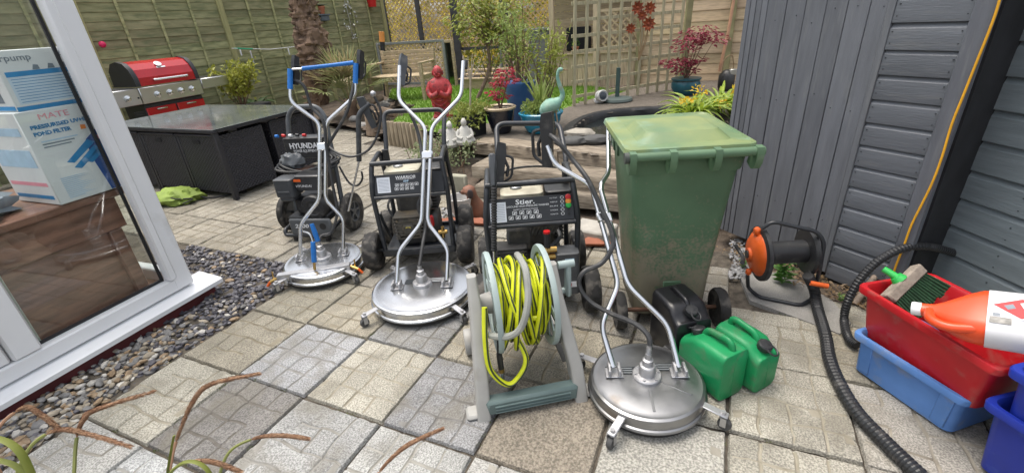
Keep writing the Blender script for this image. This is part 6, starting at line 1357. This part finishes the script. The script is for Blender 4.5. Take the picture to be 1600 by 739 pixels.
for i in range(26): a = rr_.uniform(0, 6.3); strap(b, (0, .05, .2), (math.cos(a) * .4, math.sin(a) * .4, 1), rr_.uniform(.3, .6), .02, .9, 6)
b.build('leaves', leafmat('leaf_fresh'), t, smooth=False)
B2_ = G(850, 200, .372); t = shrub('acer_shrub', 'feathery yellow green maple rising above the turquoise bowl', B2_ + V3(0, .12, 0), .40, .80, leafmat('leaf_acer', (.22, .27, .05), (.40, .42, .10)), 560, .075, .024, 13, .22, 14)
t = pot('teal_pot', 'low teal glazed pot with a plum maple by the trellis', G(1070, 148, .372), [(.12, 0), (.145, .02), (.195, .10), (.195, .16), (.175, .20), (.20, .205), (.205, .225), (.185, .225)], tl, (.18, .21))
B3 = G(1070, 148, .372); W3 = lambda u, v: Y(u, v, B3.y) - B3
smallacer('plum_maple', 'plum red maple in tiers growing in the teal pot', B3, .20, [W3(1062, 100), W3(1052, 97), W3(1082, 92), W3(1068, 95), W3(1090, 58), W3(1075, 62), W3(1105, 55), W3(1118, 60), W3(1083, 50), W3(1098, 45), W3(1070, 110), W3(1072, 72)], p_leaf, 9, 34, .075, .12)
# yellow lilies between bin and summerhouse
t = thing('lily_clump', 'clump of bright yellow green strap leaves between the bin and summerhouse', 'plant', G(1095, 190, .37)); rr_ = random.Random(41)
for j in range(7):
    b = MB(); c = V3(rr_.uniform(-.36, .38), rr_.uniform(-.28, .3), 0)
    for i in range(30): a = rr_.uniform(0, 6.3); strap(b, c, (math.cos(a) * .55, math.sin(a) * .55, 1), rr_.uniform(.34, .58), .036, rr_.uniform(1.4, 2.6), 8)
    b.build('leaf_tuft', lily, t, smooth=False)
b = MB()
for i in range(13): c = V3(rr_.uniform(-.4, .45), rr_.uniform(-.35, .2), rr_.uniform(.16, .34)); clump(b, c, (.035, .035, .03), 9, .05, .03, rr_, .5)
b.build('flowers', leafmat('petal_yellow', (.65, .40, .02), (.75, .55, .04)), t, smooth=False, kind='stuff')
# weeds by the orange reel and summerhouse foot
for i, (u, v, h, lbl) in enumerate(((1225, 452, .16, 'green leafy weed growing through the orange hose reel'), (1318, 485, .05, 'tiny weed in the soil strip behind the red crate'), (1160, 428, .05, 'dry weed tuft at the summerhouse corner'))):
    t = thing('weed', lbl, 'weed', G(u, v, .01) + V3(.04, .08, 0)); b = MB(); rr_ = random.Random(50 + i)
    for k in range(5 if i == 0 else 3):
        a = rr_.uniform(0, 6.3); top = V3(math.cos(a) * h * .35, math.sin(a) * h * .35, h * rr_.uniform(.7, 1.1))
        for q in range(9): p = top * (q / 9); a2 = rr_.uniform(0, 6.3); leaf(b, p, V3(math.cos(a2), math.sin(a2), .3), V3(0, 0, 1), h * .42, h * .2)
    b.build('leaves', leafmat('leaf_weed', (.07, .19, .03), (.14, .30, .06)), t, smooth=False)
b = MB(); rr_ = random.Random(77)
for i in range(420):
    p = G(rr_.uniform(1155, 1420), 0, 0) if False else Vector(G(1150, 395)).lerp(G(1430, 500), rr_.random()) + V3(rr_.uniform(-.12, .12), rr_.uniform(-.12, .12), .018); leaf(b, p, V3(rr_.uniform(-1, 1), rr_.uniform(-1, 1), .2), V3(0, 0, 1), rr_.uniform(.015, .04), rr_.uniform(.008, .018))
o = b.build('leaf_litter', leafmat('leaf_litter_m', (.16, .10, .05), (.36, .25, .13)), None, smooth=False); o['kind'] = 'stuff'; o['label'] = 'dry brown leaf litter along the foot of the summerhouse'; o['category'] = 'leaf litter'

# moss and tiny weeds in the slab joints
b = MB(); rr_ = random.Random(303)
for i in range(520):
    a, c_ = (rr_.randrange(-1, 9), rr_.uniform(-4, 7)) if rr_.random() < .5 else (rr_.uniform(-1, 9), rr_.randrange(-4, 8)); p = PG(a, c_)
    if not inpoly(p.x, p.y, PAVE) or (c_ < -1 and a < 2.3) or (p.x > 1.28 and p.y > 2.02) or noise.noise(V3(p.x * 1.5, p.y * 1.5, 4)) < .0: continue
    for _ in range(7): leaf(b, p + V3(rr_.uniform(-.012, .012), rr_.uniform(-.012, .012), -.008), rdir(rr_, .9), rdir(rr_), rr_.uniform(.007, .016), .005)
o = b.build('joint_moss', leafmat('leaf_moss', (.07, .09, .03), (.15, .17, .06)), None, smooth=False); o['kind'] = 'stuff'; o['label'] = 'moss and tiny weeds in the joints between the slabs'; o['category'] = 'moss'
# ================================================================== bench
bw = M('bench_timber', (.42, .33, .21), .85, var=.3, scale=7, stretch=(1, 8, 8), bump=.4, bscale=30, dirt=((.20, .21, .12), 6, .52, .5))
t = thing('garden_bench', 'weathered wooden slatted bench on the lawn by the fence', 'bench', V3(-1.80, 9.0, .29), R(-18))
for i in range(6): MB().box((0, .20 + .018 * i, .40 + i * .079), (1.10, .022, .064), .004).build('back_slat', bw, t)
for i in range(5): MB().box((0, -.26 + i * .09, .42), (1.10, .078, .022), .004).build('seat_slat', bw, t)
for sx in (-1, 1):
    MB().box((sx * .53, -.28, .31), (.06, .06, .62), .005).build('leg', bw, t); MB().bar((sx * .53, .22, 0), (sx * .53, .31, .84), .06, .05, .004).build('leg', bw, t); MB().box((sx * .53, -.02, .635), (.065, .58, .03), .006).build('armrest', bw, t); MB().box((sx * .53, -.03, .38), (.04, .5, .06), .003).build('seat_rail', bw, t)
# ================================================================== low lattice screens and pergola behind the lawn
latt = M('lattice_timber', (.52, .40, .25), .8, var=.2, scale=9); dkt = M('dark_screen_timber', (.055, .055, .055), .75, var=.25, scale=8); greyt = M('grey_rail_timber', (.22, .23, .22), .8, var=.2, scale=8, stretch=(1, 6, 6), bump=.3, bscale=30)
def lattice(b, O, U, Vv, w_, h_, sp, lw, th=.010):
    """Crossed diagonal laths clipped to a w x h panel."""
    O, U, Vv = Vector(O), Vector(U), Vector(Vv); W_ = U.cross(Vv)
    for s_, off in ((1, -th / 2), (-1, th / 2 + .001)):
        c = -h_ if s_ > 0 else 0
        while c < w_ + (h_ if s_ < 0 else 0):
            # line x = c + s*y
            y0, y1 = 0, h_
            xa, xb = c + s_ * y0, c + s_ * y1
            if s_ > 0: y0 = max(0, -c); y1 = min(h_, w_ - c)
            else: y0 = max(0, c - w_); y1 = min(h_, c)
            if y1 - y0 > .03: b.bar(O + U * (c + s_ * y0) + Vv * y0 + W_ * off, O + U * (c + s_ * y1) + Vv * y1 + W_ * off, lw, th, 0, W_)
            c += sp
BX = V3(.906, -.423, 0)
def screen(name, label, p, w_, z0, z1, sp, lw, fm, lm, posts=(0, 1), rail=.05, group=None, cat='lattice screen'):
    t = thing(name, label, cat, V3(p[0], p[1], 0), math.atan2(BX.y, BX.x), group); b = MB(); lattice(b, (0, 0, z0), (1, 0, 0), (0, 0, 1), w_, z1 - z0, sp, lw); o = b.build('lattice', lm, t, smooth=False); o['kind'] = 'stuff'
    for z in (z0, z1): MB().box((w_ / 2, -.012, z), (w_ + .04, .04, rail), .003).build('rail', fm, t)
    for k in posts: MB().box((k * w_, -.014, (z0 + z1) / 2), (rail, .044, z1 - z0 + rail), .003).build('stile', fm, t)
    return t
p = Y(590, 70, 11.2); t = screen('lattice_screen', 'low tan diamond lattice screen behind the bench', (p.x, p.y), 1.72, .35, 1.20, .105, .024, greyt, latt)
q = V3(p.x, p.y, 0) + BX * 1.80; t = thing('mirror_panel', 'narrow framed garden mirror beside the low lattice screen', 'mirror', V3(q.x, q.y, .3), math.atan2(BX.y, BX.x)); b = MB()
for x in (-.12, .12): b.box((x, 0, .42), (.05, .05, .96), .004)
for z in (-.03, .88): b.box((0, 0, z), (.19, .05, .05), .004)
b.build('frame', bw, t); MB().box((0, .005, .42), (.19, .01, .86), 0).build('mirror_glass', M('mirror_m', (.30, .36, .34), .08, 1.0, var=.1), t)
p2 = Y(782, 70, 10.6); screen('lattice_screen', 'low tan lattice screen behind the tall blue pot', (p2.x, p2.y), 1.0, .35, 1.28, .105, .024, greyt, latt)
t = thing('board_fence', 'grey close boarded low fence behind the green shrubs', 'fence', V3(Y(826, 70, 10.3).x, 10.3, 0), math.atan2(BX.y, BX.x))
for i in range(9): MB().box((.06 + i * .112, 0, .80), (.108, .02, .95), .003).build('board', greyt, t)
MB().box((.5, -.02, 1.28), (1.05, .07, .04), .004).build('cap_rail', greyt, t)
# pergola with fine lattice, hedge with painted-in sunlight behind
p3 = Y(606, 40, 13.6); fine = M('fine_lattice', (.46, .34, .16), .8, var=.25, scale=6)
for i, (x0, w_) in enumerate(((0, 1.0), (1.06, 1.0), (2.12, 1.25), (3.5, 1.3), (4.9, 1.1))):
    o_ = V3(p3.x, p3.y, 0) + BX * x0 + V3(0, .0, 0)
    screen('pergola_screen', ('fine brown lattice panel next to the fence end, top left of the lawn', 'fine brown lattice panel second from the fence', 'fine brown lattice panel in the middle behind the maple', 'fine lattice panel above the green shrubs', 'fine lattice panel left of the wooden shelter')[i], (o_.x, o_.y), w_, .9, 3.3, .125, .028, dkt, fine, rail=.07, group='fine lattice panels', cat='lattice panel')
t = thing('pergola_post', 'dark post between the fine lattice panels', 'post', V3(p3.x, p3.y, 0) + BX * 2.08 + V3(0, -.1, 0)); MB().box((0, 0, 1.7), (.17, .17, 3.4), .006).build('post', dkt, t)
t = thing('pergola_post', 'dark post above the green shrub in the blue pot', 'post', V3(p3.x, p3.y, 0) + BX * 3.45 + V3(0, -.1, 0)); MB().box((0, 0, 1.7), (.15, .15, 3.4), .006).build('post', dkt, t)
b = MB(); rr_ = random.Random(71)
for i in range(330):
    c = V3(p3.x, p3.y, 0) + BX * rr_.uniform(-1.5, 9) + V3(.42, .9, 0) * rr_.uniform(.9, 2.0) + V3(0, 0, rr_.uniform(.3, 4.4)); clump(b, c, (.35, .3, .3), 34, .13, .075, rr_, .4)
o = b.build('hedge', gold, None, smooth=False); o['kind'] = 'stuff'; o['label'] = 'hedge with sunlight painted into its gold leaves, seen through the lattice'; o['category'] = 'hedge'  # sunlight is put into the gold leaf colour
b = MB()
for i in range(260):
    c = V3(p3.x, p3.y, 0) + BX * rr_.uniform(-3.5, 12) + V3(.42, .9, 0) * rr_.uniform(2.4, 4.0) + V3(0, 0, rr_.uniform(.2, 6.5)); clump(b, c, (.6, .4, .5), 30, .24, .15, rr_, .4)
o = b.build('far_hedge', leafmat('leaf_far', (.20, .22, .04), (.36, .34, .07)), None, smooth=False); o['kind'] = 'stuff'; o['label'] = 'tall green hedge far behind the lattice'; o['category'] = 'hedge'
# clutter between the screens: pale steps
t = thing('deck_step', 'pale wooden deck step behind the red maple', 'step', V3(Y(715, 130, 9.6).x, 9.6, .29), math.atan2(BX.y, BX.x))
for i in range(3): MB().box((.5, .1 + i * .13, .20 + .07 * i), (1.0, .12, .03), .004).build('plank', M('pale_deck', (.40, .31, .20), .8, var=.2, scale=6, stretch=(1, 8, 8)), t)
MB().box((.5, .22, .09), (.96, .3, .18), .004).build('riser', M('pale_deck'), t)
# large green maple
A0 = V3(-.42, 8.3, .29); t = thing('maple_tree', 'spreading green and gold maple behind the red statue', 'tree', A0); b = MB(); f = MB(); rr_ = random.Random(81); WA = lambda u, v, dy_=0: Y(u, v, 8.3 + dy_) - A0
limb(b, [V3(0, 0, 0), WA(764, 110), WA(762, 70), WA(758, 40)], .035, .02)
tips = [(722, 5), (735, 28), (728, 45), (716, 30), (748, 12), (760, 25), (775, 5), (790, 12), (780, 38), (800, 30), (760, 50), (742, 58), (795, 52), (770, -15), (740, -20), (805, 5), (812, 45), (730, -5), (786, 62), (756, -5)]
for u, v in tips:
    dy_ = rr_.uniform(-.45, .35); e = WA(u, v, dy_); P = limb(b, [WA(762, 75), (WA(762, 60) + e) * .5 + V3(0, 0, .05), e], .013, .004, 5)
    for q in (P[-1], P[-4]):
        for _ in range(42):
            d = rdir(rr_, -.1); leaf(f, q + V3(d.x * .2, d.y * .2, d.z * .085), V3(d.x, d.y, -.35), V3(0, 0, 1) + rdir(rr_) * .5, .10 * rr_.uniform(.6, 1.1), .042)
for u, v in ((752, 95), (770, 90), (778, 100), (748, 78), (784, 84), (740, 100), (757, 66), (775, 70)):
    P = limb(b, [WA(764, 130), WA((764 + u) / 2, (130 + v) / 2), WA(u, v)], .008, .003, 5)
    for _ in range(26): leaf(f, P[-1] + rdir(rr_) * .1, rdir(rr_), rdir(rr_, .8), .06, .03)
b.build('trunk', M('maple_bark', (.20, .13, .10), .8, var=.3, scale=14), t); f.build('crown', leafmat('leaf_maple', (.16, .22, .04), (.38, .38, .07)), t, smooth=False)
# ================================================================== wooden shelter and right hand fence
tan_t = M('tan_timber', (.54, .42, .28), .8, var=.22, scale=6, stretch=(1, 8, 8), bump=.3, bscale=30, objcol=True, dirt=((.30, .26, .20), 6, .58, .4)); tan_v = M('tan_timber_v', (.56, .44, .30), .8, var=.22, scale=6, stretch=(8, 8, 1), bump=.3, bscale=30, objcol=True)
SB = V3(1.0, 8.95, .29); t = thing('garden_shelter', 'open tan timber garden shelter behind the trellis', 'shelter', SB, R(-20))
for x in (0, .78): MB().box((x, 0, .95), (.085, .085, 1.9), .005).build('post', tan_v, t)
for i in range(8): o = MB().box((.12 + i * .095, .02, .28), (.09, .02, .56), .003).build('low_board', tan_v, t); k = rf.uniform(.85, 1.15); o.color = (k, k, k, 1)
MB().box((.39, -.0, .575), (.75, .07, .03), .004).build('sill', tan_t, t)
for i in range(15): o = MB().box((.9, .9, .08 + i * .125), (2.3, .02, .12), .003).build('back_board', tan_t, t); k = rf.uniform(.8, 1.1); o.color = (k, k, k, 1)
MB().box((.9, -.02, 1.95), (2.4, .06, .16), .006).build('fascia', greyt, t); MB().bar((-.42, -.03, 1.62), (.05, -.03, 1.98), .10, .04, .004, V3(0, 1, 0)).build('barge_board', greyt, t); MB().box((.8, .5, 2.06), (2.7, 1.4, .05), .006).build('roof', M('roof_felt'), t)
b = MB(); lattice(b, (.90, 0, .60), (1, 0, 0), (0, 0, 1), .68, .62, .13, .03); o = b.build('lattice', latt, t, smooth=False); o['kind'] = 'stuff'
for z in (.58, 1.24): MB().box((1.24, 0, z), (.76, .04, .05), .003).build('rail', tan_t, t)
for i in range(7): o = MB().box((.92 + i * .1, .02, .28), (.095, .02, .56), .003).build('low_board', tan_v, t); k = rf.uniform(.8, 1.05); o.color = (k, k, k, 1)
MB().box((1.62, .0, .95), (.085, .085, 1.9), .005).build('post', M('dark_post', (.12, .09, .06), .8), t)
MB().box((.40, .45, .80), (.42, .3, .40), .02).build('dark_cupboard', dark_in, t)
pt = thing('shelf_pot', 'small terracotta pot on the shelter sill', 'pot', XF[t] @ V3(.42, -.0, .595)); MB().lathe([(.04, 0), (.06, .08), (.066, .08), (.066, .10), (.05, .10)], n=18).build('pot', terra, pt); b = MB(); clump(b, (0, 0, .15), (.07, .07, .06), 60, .05, .03, rr_); b.build('leaves', d_leaf, pt, smooth=False)
for j, (px, py, L_, lbl) in enumerate(((Y(1000, 60, 8.35).x, 8.35, 1.75, 'tan lapped fence panel directly behind the trellis'), (3.62, 7.62, 2.2, 'tan lapped fence panel beside the summerhouse'))):
    t = thing('tan_lap_fence', lbl, 'fence', V3(px, py, .30), math.atan2(-.45, .9), 'tan lapped fence panels')
    for i in range(13):
        b = MB(); b.prism([(0, -.005), (-.016, -.005), (-.018, 0), (-.004, .165), (0, .165)], .0, L_, (0, rf.uniform(-.003, .003), .02 + i * .158), (0, 1, 0), (0, 0, 1)); o = b.build('slat', tan_t, t, angle=20); k = rf.uniform(.82, 1.18); o.color = (k, k * rf.uniform(.96, 1.02), k * rf.uniform(.92, 1), 1)
    MB().box((0, -.04, 1.05), (.09, .09, 2.2), .005).build('post', M('green_post', (.24, .22, .11), .8, var=.25, scale=6), t)
# trellis
t = thing('trellis', 'square wooden trellis standing on the terrace beside the pond', 'trellis', G(895, 166, .372)); T0 = G(897, 166, .372); T1 = G(1055, 139, .372); dT = (T1 - T0); uT = dT.normalized(); wT = dT.length; nT = uT.cross(V3(0, 0, 1)); tr_m = M('trellis_timber', (.40, .36, .23), .85, var=.25, scale=8, stretch=(8, 8, 1), bump=.2, bscale=40); lean = V3(.015, .02, 0); nv = 11
for i in range(nv):
    a = T0 + uT * (wT * i / (nv - 1)); o = MB().bar(a, a + V3(0, 0, 1.75) + lean * 1.75 + uT * .02, .046, .016, .002, nT).build('upright_lath', tr_m, t, True)
for j in range(9):
    z = .12 + j * .19; a = T0 - uT * .03 + V3(0, 0, z) + lean * z - nT * .017; MB().bar(a, a + uT * (wT + .06), .042, .016, .002, nT).build('cross_lath', tr_m, t, True)
a = T1 + uT * .1; MB().bar(a, a + V3(.08, .05, 2.0), .08, .08, .004).build('end_post', M('green_post'), t, True)
# rusty flower ornament on the trellis
t = thing('flower_ornament', 'rust orange metal flower ornament fixed to the trellis', 'ornament', Y(1000, 40, 6.75)); ru = M('rust_orange', (.42, .10, .03), .6, .4, col2=(.20, .05, .03), var=0, scale=20)
for u, v, r_ in ((996, 13, .075), (1015, 13, .07), (1003, 25, .06), (1013, 38, .08), (985, 45, .06)):
    c = Y(u, v, 6.72); b = MB(); rr_ = random.Random(u)
    for k in range(9):
        a = k * .698; leaf(b, c, V3(math.cos(a), -.25, math.sin(a)), V3(0, -1, 0), r_ * 1.3, r_ * .8)
    b.ell(c, (r_ * .35,) * 3, 8, 6); b.build('flower', ru, t, True)
    MB().tube(crv([c, (c + Y(998, 90, 6.72)) / 2 + V3(.04, 0, 0), Y(998, 95, 6.72)], 5), .007, 5).build('stem', M('rust_stem', (.30, .2, .1), .6), t, True)
# parasol base, spotlight, cane, lantern
t = thing('parasol_base', 'round grey green parasol base with an upright tube beside the pond', 'parasol base', G(964, 158, .372)); pm = M('parasol_green', (.10, .13, .12), .6, var=.15, scale=8)
MB().lathe([(.20, 0), (.215, .012), (.205, .04), (.06, .055), (.03, .06)], n=34).build('base', pm, t); MB().cyl((.0, 0, .05), (.01, 0, .44), .03, n=16).build('tube', M('parasol_tube', (.05, .09, .08), .5), t)
t = thing('spotlight', 'small white garden spotlight on the terrace by the trellis', 'spotlight', G(936, 161, .372)); b = MB(); b.lathe([(.04, 0), (.075, .03), (.08, .12), (.07, .14), (.06, .13), (0, .12)], (0, .02, .09), (.25, -1, .15), 22); b.build('head', M('spot_white', (.62, .62, .6), .4), t); MB().lathe([(.05, .132), (.05, .142), (0, .145)], (0, .02, .09), (.25, -1, .15), 20).build('lens', M('lens_dark', (.05, .06, .08), .1), t); MB().box((0, .02, .03), (.12, .1, .06), .01).build('bracket', wht_print, t)
o = MB().tube([Y(1149, -15, 6.9), Y(1138, 50, 6.9), Y(1124, 112, 6.9)], .022, 8).build('cane', M('copper_cane', (.50, .28, .17), .5, var=.2), None); tag(o, 'pale copper coloured cane leaning against the right fence', 'cane')
t = thing('lantern', 'dark metal lantern with a loop handle at the foot of the fence', 'lantern', G(1133, 141, .372)); b = MB(); b.lathe([(.09, 0), (.11, .05), (.11, .2), (.07, .26), (.03, .28)], n=16); b.build('body', M('lantern_m', (.05, .05, .05), .45, .5, var=.3), t); b = MB(); b.tube(crv([(-.08, 0, .24), (-.06, 0, .42), (.04, 0, .46), (.09, 0, .25)], 6), .007, 6); b.build('handle', M('bronze_dull'), t); MB().box((.05, -.06, .25), (.10, .06, .08), .008).build('clip', M('tin'), t)
# broken fence leaf: long yellow strap at the right fence
# ================================================================== sedge in the foreground
def Dp(u, v, d): return V3(0, 0, CAM_H) + _ray(u, v) * d
t = thing('sedge_plant', 'pendulous sedge with drooping brown spikes in the bottom left foreground', 'plant', (-.42, .18, 0)); spk = M('sedge_spike', (.28, .14, .075), .8, col2=(.48, .30, .18), scale=120, var=0, bump=.6, bscale=300); sst = M('sedge_stem', (.20, .22, .06), .6, var=.3, scale=14); rr_ = random.Random(91)
SP = [([(255, 800), (266, 730), (275, 690), (300, 630), (330, 600), (403, 584)], .62, .40), ([(112, 800), (116, 735), (119, 690), (128, 660), (150, 640), (238, 612)], .60, .45), ([(15, 780), (32, 725), (55, 690), (90, 672), (130, 676), (202, 697)], .58, .5), ([(335, 790), (345, 735), (362, 702), (400, 684), (440, 680), (480, 685)], .66, .55), ([(560, 790), (592, 738), (622, 706), (650, 688), (690, 670)], .68, .25), ([(-20, 700), (0, 665), (22, 645), (42, 637), (65, 648), (90, 668)], .62, .4), ([(255, 760), (272, 732), (300, 720), (335, 722), (374, 736)], .6, .5)]
for pts_, d0, st in SP:
    P = crv([Dp(u, v, d0 + .05 * i / len(pts_)) for i, (u, v) in enumerate(pts_)], 10); n = len(P); k = int(n * st)
    root = V3(rr_.uniform(-.6, -.3), rr_.uniform(.12, .24), 0); q = P[0]; b = MB(); b.tube(crv([root, root.lerp(q, .55) + V3(0, 0, .12), q], 6)[:-1] + P[:k + 1], .0022, 6); b.build('stem', sst if st > .42 else M('sedge_stem_brown', (.30, .17, .10), .7, var=.3, scale=30), t, True)
    S_ = P[k:]; m = len(S_); out = []; rad = []
    for i in range((m - 1) * 4 + 1):
        a = min(i // 4, m - 2); f_ = i / 4 - a; out.append(S_[a].lerp(S_[a + 1], f_)); tt = i / ((m - 1) * 4); rad.append((.0006 + .0017 * min(1, tt * 3.0) * min(1, (1.02 - tt) * 5)) * rr_.uniform(.93, 1.08))
    sp_ = MB(); sp_.tube(out, .004, 8, rads=rad)
    for i in range(len(out) - 1):
        for _ in range(9):
            d = rdir(rr_); ax_ = (out[i + 1] - out[i]).normalized(); d = (d - ax_ * d.dot(ax_)).normalized(); c = out[i] + d * rad[i] * .8; leaf(sp_, c, ax_ * 1.0 + d * .34, d, .0072, .0009)
    sp_.build('spike', spk, t, True)
sl_ = leafmat('leaf_sedge', (.16, .20, .03), (.30, .32, .07))
for pts_, d0, w_ in (([(70, 800), (40, 720), (12, 690), (-30, 680)], .55, .010), ([(60, 760), (20, 725), (-30, 715)], .56, .008), ([(258, 745), (285, 722), (312, 724), (330, 745), (335, 790)], .58, .007), ([(262, 735), (268, 700), (272, 680)], .6, .006)):
    P = crv([Dp(u, v, d0) for u, v in pts_], 6); b = MB(); b.tube([V3(-.45, .2, .1)] + P, w_ / 2, 6, flat=.3); b.build('leaf_blade', sl_, t, True)
